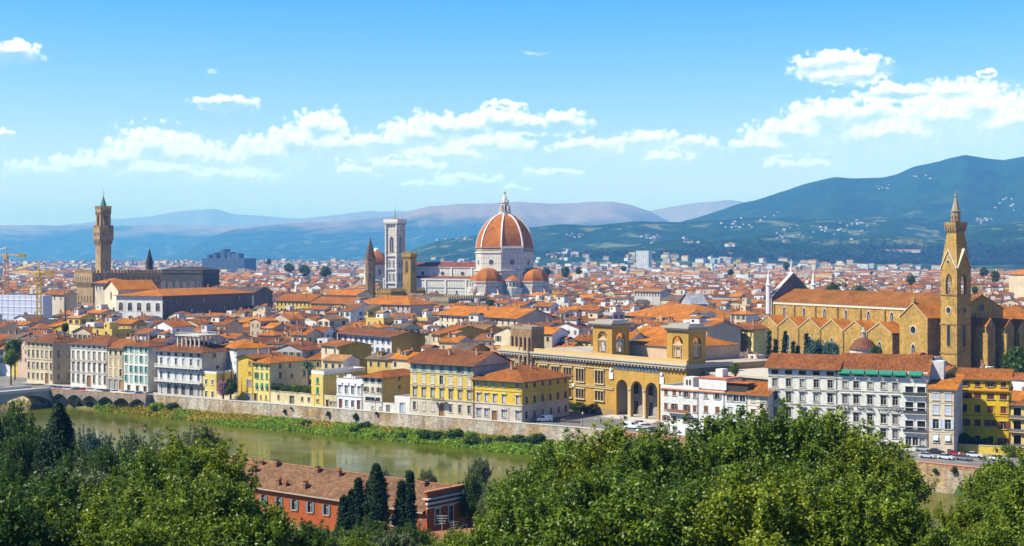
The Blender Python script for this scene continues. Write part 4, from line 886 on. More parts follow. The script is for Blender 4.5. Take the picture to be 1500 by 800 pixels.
def oculus(parent, x, y, z, rz, r, fr=(.6, .58, .52)):
    key = ('ocu', round(r, 2), fr)
    if key not in _wc:
        f = MB(); p = MB(); n = 20; c = lambda q, i, yy: (q * math.cos(2 * math.pi * i / n), yy, q * math.sin(2 * math.pi * i / n))
        for i in range(n):
            f.poly([c(r * 1.25, i + 1, -.15), c(r * 1.25, i, -.15), c(r, i, -.22), c(r, i + 1, -.22)][::-1], fr, M['trim']); f.poly([c(r * 1.25, i, -.15), c(r * 1.25, i + 1, -.15), c(r * 1.25, i + 1, .02), c(r * 1.25, i, .02)], fr, M['trim']); f.poly([c(r, i, -.22), c(r, i, -.02), c(r, i + 1, -.02), c(r, i + 1, -.22)], fr, M['trim'])
        p.poly([c(r, i, -.02) for i in range(n)], DARKW, M['glass'])
        _wc[key] = (f.mesh('round_window'), p.mesh('pane'))
    a, b2 = _wc[key]; o = place('round_window', a, parent, (x, y, z), rz); place('pane', b2, o); return o

# ------------------------------------------------------------------ cathedral with its dome (local x east, y north)
DG = R(-29); DC = Vector((kx(739.3) * 1300, 1300, 0))
MW, MWS = (.70, .665, .58), (.60, .57, .51)
TERRA, TERRAD = (.60, .185, .016), (.40, .115, .03)
root = thing('cathedral', 'cathedral of white marble with a great ribbed terracotta dome and white lantern', 'cathedral', DC, DG); take((DC.x - 125 * math.cos(DG), DC.y - 125 * math.sin(DG)), DG, 175, 60, 4); FOOT[-1] = (DC.x - 38 * math.cos(DG), DC.y - 38 * math.sin(DG), 92, 46, DG)
zd0, zd1, zd2 = 40.0, 57.5, 92.5                      # drum foot, gallery foot, lantern foot
m = MB(); mm = M['marble']
m.loft([octa(27.2, 0), octa(27.2, zd0)], MW, mm, cap=False)
m.loft([octa(27.0, zd0), octa(27.0, zd1)], MW, mm, cap=False)
for z, r, h in ((zd0, 28.2, 1.0), (zd1 - 1, 27.9, 1.0)): m.loft([octa(27, z - .6), octa(r, z), octa(r, z + h), octa(27, z + h + .3)], MWS, M['trim'], cap=False)
dm = m.build('drum', root)
for k in range(8):
    a = R(45 * k); rr = 27.0 * math.cos(R(22.5)) + .02
    oculus(dm, rr * math.cos(a), rr * math.sin(a), (zd0 + zd1) / 2 - .5, a + R(90), 2.6, (.62, .66, .6))
m = MB(); SG = 12; ribs = []
def dome_r(z): # pointed fifth profile
    t_ = (z - zd1 - 5) / (zd2 - zd1 - 5); t_ = max(0, min(1, t_)); return 26.6 * math.sqrt(max(0, 1 - (t_ * .985) ** 2.15)) * .86 + 26.6 * (1 - t_) * .14
zs_ = [zd1 + 4.0] + [zd1 + 5 + (zd2 - zd1 - 5) * (1 - (1 - i / SG) ** 1.5) for i in range(1, SG + 1)]
rs_ = [max(dome_r(z), 3.6) for z in zs_]
m.loft([octa(r, z) for r, z in zip(rs_, zs_)], TERRA, M['roof'])
dome = m.build('dome', root)
for k in range(8):
    a = R(22.5 + 45 * k); q = MB(); ca, sa = math.cos(a), math.sin(a); rings = []
    for r, z in zip(rs_, zs_):
        wd = .62
        rings.append([((r - .5) * ca - wd * sa, (r - .5) * sa + wd * ca, z - .2), ((r + .75) * ca - wd * sa, (r + .75) * sa + wd * ca, z + .35), ((r + .75) * ca + wd * sa, (r + .75) * sa - wd * ca, z + .35), ((r - .5) * ca + wd * sa, (r - .5) * sa - wd * ca, z - .2)][::-1])
    q.loft(rings, (.82, .78, .70), M['trim']); q.build('rib', dome)
m = MB()                                             # band under the dome, the finished gallery on one side
m.loft([octa(26.7, zd1 + .3), octa(26.7, zd1 + 3.6), octa(27.6, zd1 + 4.0), octa(27.4, zd1 + 4.4), octa(26, zd1 + 4.5)], (.50, .40, .27), M['stone'], cap=False)
m.build('gallery_band', root)
m = MB(); a0_, a1_ = octa(27.5, 0)[6], octa(27.5, 0)[7]  # face towards south east
for z, h in ((zd1 + .4, .7), (zd1 + 4.5, .8)):
    m.poly([(a0_[0], a0_[1], z), (a1_[0], a1_[1], z), (a1_[0], a1_[1], z + h), (a0_[0], a0_[1], z + h)], (.82, .8, .74), M['trim'])
    m.poly([(a0_[0], a0_[1], z + h), (a1_[0], a1_[1], z + h), (a1_[0] * .95, a1_[1] * .95, z + h), (a0_[0] * .95, a0_[1] * .95, z + h)], (.82, .8, .74), M['trim'])
for i in range(17):
    f = (i + .5) / 17; x, y = a0_[0] + (a1_[0] - a0_[0]) * f, a0_[1] + (a1_[1] - a0_[1]) * f; m.box(x - .25, x + .25, y - .25, y + .25, zd1 + 1.1, zd1 + 4.5, (.82, .8, .74), M['trim'])
m.build('gallery', root)
m = MB(); zl = zd2
m.loft([octa(5.6, zl - .6), octa(5.9, zl + .6), octa(5.9, zl + 1.4), octa(3.2, zl + 1.5)], MW, M['trim'], cap=False)
m.loft([octa(3.0, zl + 1.4), octa(3.0, zl + 10)], MWS, M['trim'], cap=False)
m.loft([octa(3.2, zl + 10), octa(3.9, zl + 10.5), octa(3.9, zl + 11.2), octa(3.0, zl + 11.4), octa(2.6, zl + 12.6), octa(1.0, zl + 17.5), octa(.35, zl + 18.6)], MW, M['trim'])
for k in range(8):
    a = R(22.5 + 45 * k); q = m.xf; m.xf = Matrix.Rotation(a, 4, 'Z')
    m.box(4.4, 5.4, -.35, .35, zl + 1.4, zl + 6.0, MW, M['trim']); m.poly([(3.0, -.3, zl + 9.2), (5.4, -.3, zl + 6.0), (4.4, -.3, zl + 6.0), (3.0, -.3, zl + 7.6)], MW, M['trim']); m.poly([(3.0, .3, zl + 7.6), (4.4, .3, zl + 6.0), (5.4, .3, zl + 6.0), (3.0, .3, zl + 9.2)], MW, M['trim']); m.poly([(3.0, -.3, zl + 9.2), (3.0, .3, zl + 9.2), (5.4, .3, zl + 6.0), (5.4, -.3, zl + 6.0)], MW, M['trim'])
    m.box(3.2, 3.7, -.25, .25, zl + 11.3, zl + 13.2, MW, M['trim']); m.xf = q
la = m.build('lantern', root)
for k in range(8):
    a = R(45 * k); wslot(la, 'lantern_window', 2.79 * math.cos(a), 2.79 * math.sin(a), zl + 2.0, a + R(90), 1.1, 6.6, False, fr=(.7, .68, .62))
m = MB(); m.lathe([(.05, zl + 18.4), (.9, zl + 18.8), (1.2, zl + 19.6), (.9, zl + 20.5), (.15, zl + 20.8), (.12, zl + 22.6)], 12, (.62, .42, .10), M['metal']); m.box(-.6, .6, -.08, .08, zl + 21.6, zl + 21.85, (.6, .42, .1), M['metal']); m.build('ball_and_cross', root)
# nave
m = MB(); nx0, nx1, nh, ah = -120, -24.5, 44.0, 31.5
m.box(nx0, nx1, -10.5, 10.5, 0, nh, MW, mm, top=False); m.box(nx0 + .4, nx1, -21, -10.502, 0, ah, MW, mm); m.box(nx0 + .4, nx1, 10.502, 21, 0, ah, MW, mm)
m.box(nx0 - 1, nx0 - .01, -21.5, 21.5, 0, ah + 1.5, MW, mm); m.poly([(nx0 - .5, -12, ah), (nx0 - .5, 12, ah), (nx0 - .5, 11, nh), (nx0 - .5, 0, nh + 5.5), (nx0 - .5, -11, nh)][::-1], MW, mm)
for z, y, h in ((nh - 1.0, -10.5, 1.0), (ah - .2, -21, 1.5), (ah - 7, -21, .6)): m.box(nx0, nx1, y - .6, y - .003, z, z + h, MWS, M['trim'])
for i in range(5):
    x = nx0 + 3 + i * 22; m.box(x - .9, x + .9, -21.9, -21.004, 0, ah - .21, MW, M['trim']); m.box(x - .8, x + .8, -11.2, -10.504, ah, nh - 1.01, MW, M['trim'])
nv = m.build('nave', root)
for i in range(4): oculus(nv, nx0 + 15 + i * 22, -10.52, 37.5, 0, 2.1, (.62, .66, .6))
for i in range(4): wslot(nv, 'window', nx0 + 15 + i * 22, -21.02, 8, 0, 2.4, 14, True, True, fr=(.75, .72, .66))
m = MB(); roof_shape(m, 'gable', nx1 - nx0 + 2, 21, nh, .8, .36, (.30, .075, .035), MW, nx0 - .4, -10.5); m.poly([(nx0, -21.3, ah + 1.35), (nx1, -21.3, ah + 1.35), (nx1, -10.6, ah + 3.6), (nx0, -10.6, ah + 3.6)], BROWN, M['roof']); m.build('nave_roof', root)
# tribunes and exedrae
for (a, big) in ((-90, 1), (0, 1), (90, 1), (-45, 0), (-135, 0), (45, 0)):
    m = MB(); aa = R(a); rr = 31.0 if big else 27.5; rad = 13.5 if big else 7.4; zb = 29.5 if big else 31; cx, cy = rr * math.cos(aa), rr * math.sin(aa)
    if big:
        m.loft([octa(rad + 6.5, 0, cx, cy), octa(rad + 6.5, 15.5, cx, cy), octa(rad, 21, cx, cy)], MW, mm, cap=False); m.loft([octa(rad, 19, cx, cy), octa(rad, zb, cx, cy), octa(rad + .8, zb + .4, cx, cy), octa(rad + .8, zb + 1.2, cx, cy), octa(rad - .5, zb + 1.3, cx, cy)], MWS, mm, cap=False)
        tr = m.build('tribune', root)
        q = MB(); q.loft([octa(13.2 * math.cos(R(f)), zb + 1.2 + 12.5 * math.sin(R(f)), cx, cy) for f in (0, 15, 30, 45, 60, 75, 87)], TERRA, M['roof']); q.build('half_dome', tr)
        for k in range(8):
            b_ = R(45 * k); wslot(tr, 'window', cx + (rad + 6.5) * .9239 * math.cos(b_) + .02 * math.cos(b_), cy + (rad + 6.5) * .9239 * math.sin(b_), 3, b_ + R(90), 2.2, 10, True, True, fr=(.7, .68, .6)); 
            q = MB(); c_, s_ = math.cos(b_ + R(22.5)), math.sin(b_ + R(22.5)); q.xf = Matrix.Translation((cx, cy, 0)) @ Matrix.Rotation(b_ + R(22.5), 4, 'Z')
            q.poly([(rad - 1, -.7, 28), (rad + 6.3, -.7, 15.6), (rad - 1, -.7, 15.6)], MW, mm); q.poly([(rad - 1, .7, 15.6), (rad + 6.3, .7, 15.6), (rad - 1, .7, 28)], MW, mm); q.poly([(rad - 1, -.7, 28), (rad - 1, .7, 28), (rad + 6.3, .7, 15.6), (rad + 6.3, -.7, 15.6)], RUST, M['roof']); q.build('buttress', tr)
    else:
        m.loft([octa(rad + 1, 0, cx, cy, n=12), octa(rad + 1, zb - 6, cx, cy, n=12), octa(rad - .8, zb - 5.5, cx, cy, n=12), octa(rad - .8, zb, cx, cy, n=12), octa(rad, zb + .4, cx, cy, n=12), octa(rad, zb + .9, cx, cy, n=12)], MW, mm, cap=False)
        ex = m.build('exedra', root); q = MB(); q.loft([octa(rad * (1 - f * .97), zb + .9 + 4.6 * f ** .8, cx, cy, n=12) for f in (0, .2, .45, .7, .9, 1)], TERRA, M['roof']); q.build('half_dome', ex)
        for k in range(12):
            b_ = R(30 * k + 7.5); wslot(ex, 'niche', cx + (rad - .8) * .966 * math.cos(b_), cy + (rad - .8) * .966 * math.sin(b_), zb - 4.6, b_ + R(90), 1.5, 3.6, False, fr=(.7, .68, .62))
# ------------------------------------------------------------------ marble bell tower
c_, s_ = math.cos(DG), math.sin(DG)
bx, by = -101.3, -30; TC = Vector((DC.x + bx * c_ - by * s_, DC.y + bx * s_ + by * c_, 0))
root = thing('bell_tower', 'tall square white and green marble bell tower left of the cathedral dome', 'bell tower', TC, DG)
m = MB(); s = 5.9; H = 84.5
m.box(-s, s, -s, s, 0, H, MW, mm)
for sx in (-1, 1):
    for sy in (-1, 1): m.loft([octa(1.5, 0, sx * s, sy * s), octa(1.5, H - 1, sx * s, sy * s)], MW, mm, cap=False)
for z in (16, 28, 41, 53.5): m.box(-s - 1.1, s + 1.1, -s - 1.1, s + 1.1, z, z + .9, MWS, M['trim'])
m.build('shaft', root)
m = MB(); m.box(-s - 1.3, s + 1.3, -s - 1.3, s + 1.3, H - 1.0, H + .6, MWS, M['trim']); m.box(-s - 2.0, s + 2.0, -s - 2.0, s + 2.0, H + .602, H + 2.6, MW, M['trim']); corbels(m, -s - 1.3, s + 1.3, -s - 1.3, s + 1.3, H - .9, 1.45, 1.3, .6, MW, M['trim'])
for x0, x1, y0, y1 in ((-s - 2.0, s + 2.0, -s - 2.0, -s - 1.7), (-s - 2.0, s + 2.0, s + 1.7, s + 2.0), (-s - 2.0, -s - 1.7, -s - 1.69, s + 1.69), (s + 1.7, s + 2.0, -s - 1.69, s + 1.69)): m.box(x0, x1, y0, y1, H + 2.602, H + 3.9, MW, M['trim'])
m.build('crown_gallery', root)
m = MB(); m.loft([[(-s, -s, H + 2.61), (s, -s, H + 2.61), (s, s, H + 2.61), (-s, s, H + 2.61)], [(-.2, -.2, H + 5.4), (.2, -.2, H + 5.4), (.2, .2, H + 5.4), (-.2, .2, H + 5.4)]], RUST, M['roof']); m.build('roof', root)
m = MB(); m.tube([(0, 0, H + 5), (0, 0, H + 16)], [.3, .1], 6, (.12, .12, .13), M['metal']); m.build('mast', root)
for rz_, f in ((0, lambda u: (u, -s - .03)), (R(90), lambda u: (s + .03, u)), (R(-90), lambda u: (-s - .03, u)), (R(180), lambda u: (u, s + .03))):
    x, y = f(0); wslot(root, 'belfry_window', x, y, 57, rz_, 4.2, 15.5, True, True, fr=(.66, .63, .56))
    for u in (-2.2, 2.2):
        x, y = f(u)
        for z in (30.5, 43): wslot(root, 'window', x, y, z, rz_, 1.9, 7.2, True, True, fr=(.62, .6, .54))
# ------------------------------------------------------------------ town hall with its tower
PS, PSD = (.52, .36, .17), (.42, .30, .16); st_ = M['stone']
rz = R(-48); cor = Vector((kx(136) * 985, 985, 0)); c_, s_ = math.cos(rz), math.sin(rz)
root = thing('fortress_palace', 'brown stone fortress palace with battlements and one tall crenellated tower', 'palace', (cor.x - 26 * c_, cor.y - 26 * s_, 0), rz); take((cor.x - 26 * c_, cor.y - 26 * s_), rz, 26, 52, 6)
m = MB(); m.box(0, 26, 0, 51.5, 0, 33, PS, st_, top=False); m.box(-1.2, 27.2, -1.2, 52.7, 35, 41.5, PS, st_); m.loft([[(0, 0, 33), (26, 0, 33), (26, 51.5, 33), (0, 51.5, 33)], [(-1.2, -1.2, 35), (27.2, -1.2, 35), (27.2, 52.7, 35), (-1.2, 52.7, 35)]], PSD, st_, cap=False)
corbels(m, 0, 26, 0, 51.5, 32.2, 2.6, 1.9, 1.1, PSD, st_); m.build('wall', root)
m = MB(); crenels(m, -1.2, 27.2, -1.2, 52.7, 41.5, 1.9, 1.5, .7, PS, st_); m.build('battlements', root)
for i in range(7): wslot(root, 'window', 2 + i * 3.6, -1.22, 36, 0, 1.0, 3.0, False, fr=PSD)
for i in range(13): wslot(root, 'window', 27.22, 2 + i * 4.0, 36, R(90), 1.0, 3.0, False, fr=PSD)
for i in range(5): wslot(root, 'window', 3.5 + i * 4.7, -.02, 21, 0, 1.6, 4.6, True, True, fr=PSD)
for i in range(9): wslot(root, 'window', 26.02, 4 + i * 5.4, 21, R(90), 1.6, 4.6, True, True, fr=PSD)
# tower (its own part): placed over the front edge
wc_ = Vector((kx(151.3) * 1003, 1003, 0)) - Vector((cor.x - 26 * c_, cor.y - 26 * s_, 0)); lx, ly = wc_.x * c_ + wc_.y * s_, -wc_.x * s_ + wc_.y * c_
T = MB(); X = lambda h: (lx - h, lx + h, ly - h, ly + h)
a = 4.0; T.box(*X(a), 30, 62.5, PS, st_, top=False); b_ = 5.3
T.loft([[(lx - a, ly - a, 61.8), (lx + a, ly - a, 61.8), (lx + a, ly + a, 61.8), (lx - a, ly + a, 61.8)], [(lx - b_, ly - b_, 65.5), (lx + b_, ly - b_, 65.5), (lx + b_, ly + b_, 65.5), (lx - b_, ly + b_, 65.5)]], PSD, st_, cap=False)
for q in range(5):
    u = -4 + q * 2.0
    T.box(lx + u - .4, lx + u + .4, ly - b_ + .05, ly - a, 62, 65.4, PS, st_); T.box(lx + a, lx + b_ - .05, ly + u - .4, ly + u + .4, 62, 65.4, PS, st_)
T.box(*X(b_), 65.5, 73.5, PS, st_); crenels(T, *X(b_), 73.5, 1.8, 1.1, .6, PS, st_)
for sx in (-1, 1):
    for sy in (-1, 1): T.box(lx + sx * 2.75 - 1.1, lx + sx * 2.75 + 1.1, ly + sy * 2.75 - 1.1, ly + sy * 2.75 + 1.1, 73.5, 84, PS, st_)
for ang in (0, 90, 180, 270):
    T.xf = Matrix.Translation((lx, ly, 0)) @ Matrix.Rotation(R(ang), 4, 'Z'); T.archwall(3.2, 80.0, 81.0, 84.0, -3.7, PS, st_, -1.7, 1.7, 1.4); T.xf = None
T.box(*X(4.1), 84.002, 87.2, PS, st_); corbels(T, lx - 4.1, lx + 4.1, ly - 4.1, ly + 4.1, 83.5, .9, 1.3, .45, PSD, st_); crenels(T, *X(4.5), 87.2, 1.9, 1.1, .5, PS, st_)
tw = T.build('tower', root)
for u in (-3, -.9, 1.3, 3.3): wslot(tw, 'window', lx + u, ly - b_ - .02, 68, 0, .9, 2.2, False, fr=PSD); wslot(tw, 'window', lx + b_ + .02, ly + u, 68, R(90), .9, 2.2, False, fr=PSD)
wslot(tw, 'window', lx + a + .02, ly + .4, 48, R(90), .8, 2.0, False, fr=PSD); wslot(tw, 'window', lx - .5, ly - a - .02, 56, 0, .7, 1.6, False, fr=PSD)
q = MB(); q.loft([octa(2.6, 87.3, lx, ly), octa(2.1, 90, lx, ly), octa(.25, 96, lx, ly)], (.13, .27, .19), M['trim']); q.tube([(lx, ly, 95.6), (lx, ly, 101.5)], [.22, .1], 6, (.3, .24, .1), M['metal']); q.lathe([(.05, 98), (.5, 98.5), (.05, 99)], 8, (.5, .4, .1), M['metal'], lx, ly); q.build('spire', tw)
# ------------------------------------------------------------------ dark stone hall and slim dark spire beside it
a, b = Vector((kx(234) * 1085, 1085, 0)), Vector((kx(297) * 1070, 1070, 0))
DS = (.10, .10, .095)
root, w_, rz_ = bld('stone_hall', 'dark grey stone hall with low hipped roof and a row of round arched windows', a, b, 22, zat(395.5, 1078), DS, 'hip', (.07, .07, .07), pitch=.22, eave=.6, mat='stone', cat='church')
for i in range(6): wslot(root, 'window', w_ * (i + .5) / 6, -.02, 27, 0, 2.6, 6.5, False, True, fr=(.32, .33, .33))
m = MB(); corbels(m, 0, w_, 0, 22, zat(398, 1078) - 1.0, 1.5, 1.7, .7, (.30, .27, .22), M['stone']); m.build('corbel_table', root)
def spire_tower(name, label, px, Y, zbase, ztop, r, n, col, roofc, cat, wins=True, zsp=None, mat='stone'):
    root = thing(name, label, cat, (kx(px) * Y, Y, 0), R(-20)); m = MB(); zsp = zsp or zbase + (ztop - zbase) * .35
    m.loft([octa(r, 0, n=n), octa(r, zsp, n=n), octa(r * 1.1, zsp + .5, n=n), octa(r * 1.1, zsp + 1.2, n=n)], col, M[mat]); m.build('shaft', root)
    m = MB(); m.loft([octa(r * 1.02, zsp + 1.2, n=n), octa(.12, ztop, n=n)], roofc, M['roof'] if roofc[0] > .1 else M['trim']); sp_ = m.build('spire', root); m = MB(); m.tube([(0, 0, ztop - .5), (0, 0, ztop + 3)], [.12, .06], 5, (.1, .1, .1), M['metal']); m.build('cross', sp_)
    if wins:
        for k in range(n):
            a_ = R(22.5 + 360 / n * (k + .5)); rr = r * math.cos(math.pi / n) + .02
            for z in (zsp - 7.5, zsp - 15): wslot(root, 'window', rr * math.cos(a_), rr * math.sin(a_), z, a_ + R(90), r * .42, 5.0, True, True, fr=tuple(min(1, q * 1.2) for q in col))
    return root
spire_tower('church_spire', 'slim black pointed spire between the tall brown tower and the dark hall', 219, 1050, 45, zat(364, 1050), 2.6, 8, (.10, .095, .09), (.035, .035, .04), 'spire', False, zat(386, 1050))
spire_tower('bell_tower', 'hexagonal stone bell tower with a needle spire left of the white marble tower', 542.5, 1090, 40, zat(348, 1090), 3.9, 6, (.36, .255, .13), (.20, .12, .07), 'bell tower', True, zat(380, 1090))
m = MB()
# chapel dome far left of the marble tower
root = thing('chapel_dome', 'octagonal chapel with an orange dome partly behind the marble bell tower', 'church', (kx(551) * 1650, 1650, 0), R(-22)); take((kx(551) * 1650 - 16, 1634), 0, 32, 32)
m.loft([octa(15.5, 0), octa(15.5, 26), octa(14, 27), octa(14, 42), octa(14.8, 42.8), octa(14.8, 44)], (.66, .58, .44), M['wall'], cap=False); m.build('drum', root)
m = MB(); m.loft([octa(14.0 * math.cos(R(f)), 43.8 + 17 * math.sin(R(f)) , 0, 0) for f in (0, 14, 28, 42, 56, 68, 80)], (.66, .19, .025), M['roof']); m.build('dome', root)
m = MB(); m.loft([octa(3.0, 60), octa(3.0, 62), octa(.4, 64)], WHITE, M['trim']); m.build('lantern', root)
for k in range(8):
    a_ = R(45 * k); wslot(root, 'window', 14 * .9239 * math.cos(a_), 14 * .9239 * math.sin(a_), 32, a_ + R(90), 3, 7, False, fr=BEIGE)
# ------------------------------------------------------------------ battlemented court house with tower
BS = (.52, .33, .07)
rz = R(-33); cor = Vector((kx(573) * 1118, 1118, 0)); c_, s_ = math.cos(rz), math.sin(rz); W0 = 22.0
root = thing('fortress_palace', 'battlemented ochre stone palace with a square tower right of the marble bell tower', 'palace', (cor.x - W0 * c_, cor.y - W0 * s_, 0), rz); take((cor.x - W0 * c_, cor.y - W0 * s_), rz, W0, 46, 3)
m = MB(); zt = zat(427, 1118); m.box(0, W0, 0, 46, 0, zt, BS, st_); crenels(m, 0, W0, 0, 46, zt, 1.9, 1.5, .7, BS, st_); corbels(m, 0, W0, 0, 46, zt - 1.8, .9, 1.6, .5, BS, st_); m.build('wall', root)
wc_ = Vector((kx(600) * 1135, 1135, 0)) - Vector((cor.x - W0 * c_, cor.y - W0 * s_, 0)); lx, ly = wc_.x * c_ + wc_.y * s_, -wc_.x * s_ + wc_.y * c_
T = MB(); a = 3.9; zt = zat(376, 1135); T.box(lx - a, lx + a, ly - a, ly + a, 0, zt - .01, BS, st_); T.box(lx - a - .7, lx + a + .7, ly - a - .7, ly + a + .7, zt, zt + 2.4, BS, st_); corbels(T, lx - a, lx + a, ly - a, ly + a, zt - 1.4, 1.39, 1.3, .65, BS, st_); crenels(T, lx - a - .7, lx + a + .7, ly - a - .7, ly + a + .7, zt + 2.4, 1.5, 1.0, .5, BS, st_)
tw = T.build('tower', root); wslot(tw, 'window', lx, ly - a - .02, zat(399, 1135), 0, 2.2, 9.5, False, True, fr=(.3, .2, .08)); wslot(tw, 'window', lx + a + .02, ly, zat(399, 1135), R(90), 2.2, 9.5, False, True, fr=(.3, .2, .08))
for i in range(5): wslot(root, 'window', 2.5 + i * 4.2, -.02, 17, 0, 1.6, 4.2, True, True, fr=(.4, .3, .15))
cor = Vector((kx(657) * 1020, 1020, 0)); a, b = Vector((kx(592) * 1052, 1052, 0)), cor
root, w_, rz_ = bld('fortress_palace', 'low battlemented grey wall range in front of the cathedral nave', a, b, 40, zat(438, 1030), (.44, .34, .19), 'flat', mat='stone', parapet=(.3, (.5, .4, .24)))
m = MB(); m.box(.1, w_ - .1, .1, 39.9, zat(438, 1030) + .061, zat(438, 1030) + .295, (.5, .4, .24), st_); crenels(m, 0, w_, 0, 40, zat(438, 1030) + .29, 1.7, 1.4, .6, (.44, .34, .19), st_); corbels(m, 0, w_, 0, 40, zat(440, 1030) - 1.5, .9, 1.5, .5, (.42, .33, .2), st_); m.build('battlements', root)
# ------------------------------------------------------------------ the big brown gothic church at the right (local x along its flank)
SS, SD = (.58, .355, .085), (.46, .29, .10)
org = Vector((131, 705, 0)); rz = math.atan2(-.897, .441)
root = thing('gothic_church', 'long brown stone gothic church with gabled side chapels and a tall pointed bell tower', 'church', org, rz)
c_, s_ = math.cos(rz), math.sin(rz); FOOT.append((org.x + 66 * c_ - 10 * s_, org.y + 66 * s_ + 10 * c_, 84, 34, rz))
m = MB(); EH, NW, NL = 30.2, 25.0, 128.0
m.box(0, NL, 0, NW, 0, EH, SS, st_, top=False); gable_fill(m, 'gable', NL, NW, EH, .4, .48, SS, st_)
m.box(-.1, NL + .3, -.35, -.003, EH - 1.2, EH + .05, (.66, .58, .42), M['trim'])
for i in range(7): x = 9 + i * 16.3 - 8.1; m.box(x - .5, x + .5, -.6, -.005, 16, EH - 1.21, SD, st_)
nv = m.build('nave', root)
for i in range(7):
    x = 9 + i * 15.6; wslot(nv, 'window', x, -.02, 20.3, 0, 1.9, 7.6, True, True, fr=(.60, .55, .44))
m = MB(); roof_shape(m, 'gable', NL, NW, EH, .5, .48, (.34, .125, .018), SS)
for x in (29, 55, 82): m.box(x - .12, x + .12, -.4, NW / 2, EH + .1, EH + .12, (.5, .3, .16), M['trim']) if False else None
m.build('nave_roof', root)
m = MB()                                             # aisle with six gabled chapels
for i in range(6):
    xc = 7.6 + 16.35 * i; x0, x1 = xc - 8.17, xc + 8.17; zv, zp = 18.6, 23.3
    m.poly([(x0, -9, 0), (x1, -9, 0), (x1, -9, zv), (xc, -9, zp), (x0, -9, zv)], SS, st_)
    m.box(x0 - .35, x0 + .35, -9.5, -9.003, 0, zv - .3, SD, st_)
    for (xa, xb, za, zb) in ((x0, xc, zv, zp), (xc, x1, zp, zv)):
        sgn = 1 if za < zb else -1
        m.poly([(xa, -9.35, za + .02), (xb, -9.35, zb + .02), (xb, -9.35, zb + .5), (xa, -9.35, za + .5)], (.58, .47, .28), M['trim'])
        m.poly([(xa, -9.35, za + .5), (xb, -9.35, zb + .5), (xb, -.01, zb + .5), (xa, -.01, za + .5)], ORANGE, M['roof'])
m.poly([(7.6 + 16.35 * 5.5, -9, 0), (7.6 + 16.35 * 5.5, 0, 0), (7.6 + 16.35 * 5.5, 0, 18.6), (7.6 + 16.35 * 5.5, -9, 18.6)], SD, st_); m.poly([(-.57, 0, 0), (-.57, -9, 0), (-.57, -9, 18.6), (-.57, 0, 18.6)], SD, st_)
ai = m.build('side_chapels', root)
for i in range(6): wslot(ai, 'window', 7.6 + 16.35 * i, -9.02, 7.2, 0, 1.8, 8.0, True, True, fr=(.62, .56, .44))
m = MB(); tx0, tx1, ty0 = 106, 123, -12.5; zp, ze = 32.6, 26.4; xm = (tx0 + tx1) / 2        # transept
m.poly([(tx0, ty0, 0), (tx1, ty0, 0), (tx1, ty0, ze), (xm, ty0, zp), (tx0, ty0, ze)], SS, st_); m.poly([(tx1, ty0, 0), (tx1, 0, 0), (tx1, 0, ze), (tx1, ty0, ze)], SD, st_); m.poly([(tx0, 0, 0), (tx0, ty0, 0), (tx0, ty0, ze), (tx0, 0, ze)], SD, st_)
for (xa, xb, za, zb) in ((tx0 - .5, xm, ze - .3, zp), (xm, tx1 + .5, zp, ze - .3)):
    m.poly([(xa, ty0 - .4, za + .1), (xb, ty0 - .4, zb + .1), (xb, ty0 - .4, zb + .6), (xa, ty0 - .4, za + .6)], (.55, .42, .22), M['trim']); m.poly([(xa, ty0 - .4, za + .6), (xb, ty0 - .4, zb + .6), (xb, 4, zb + .6), (xa, 4, za + .6)], ORANGE, M['roof'])
m.box(xm - .9, xm + .9, ty0 - .3, ty0 + .5, zp + .6, zp + 2.0, SS, st_); m.poly([(xm - 1.1, ty0 - .3, zp + 2), (xm + 1.1, ty0 - .3, zp + 2), (xm, ty0 - .3, zp + 3.2)], SS, st_)
tr = m.build('transept', root); oculus(tr, xm, ty0 - .02, zat(484, 592), 0, 1.6, (.6, .55, .42)); wslot(tr, 'window', xm, ty0 - .02, 8.5, 0, 2.2, 7, True, True, fr=(.66, .6, .48))
m = MB(); fx = -2.5                                   # marble front seen from behind
m.poly([(fx, -10, 0), (fx, 35, 0), (fx, 35, 21), (fx, 26, 21), (fx, 26, 33), (fx, 12.5, 45), (fx, -1, 33), (fx, -1, 21), (fx, -10, 21)][::-1], (.80, .78, .72), mm)
m.poly([(.0, -1, 0), (.0, 26, 0), (.0, 26, 32), (.0, 12.5, 44), (.0, -1, 32)], (.24, .21, .19), st_)
for (ya, za, yb, zb) in ((-1, 33, 12.5, 45), (12.5, 45, 26, 33)): m.poly([(fx, ya, za), (fx, yb, zb), (.15, yb, zb - .3), (.15, ya, za - .3)][::-1 if ya < 0 else 1], (.8, .78, .72), M['trim']); m.poly([(fx, ya, za), (.15, ya, za - .3), (.15, yb, zb - .3), (fx, yb, zb)], (.8, .78, .72), M['trim'])
m.poly([(fx, -1, 0), (.0, -1, 0), (.0, -1, 32), (fx, -1, 33)], (.8, .78, .72), mm)
fa = m.build('marble_front', root)
for y in (-1.6, 26.5, 12.5):
    q = MB(); zz = 45 if y == 12.5 else 24; r = 1.25 if y != 12.5 else .7; top = 44 if y != 12.5 else 50
    q.loft([octa(r, zz, fx + .6, y), octa(r, top - 6, fx + .6, y), octa(r * 1.35, top - 5.6, fx + .6, y), octa(r * .9, top - 5, fx + .6, y), octa(.1, top + 1.5, fx + .6, y)], (.80, .78, .72), M['trim']); q.build('pinnacle', fa)
m = MB()                                             # choir chapels beyond the east gable
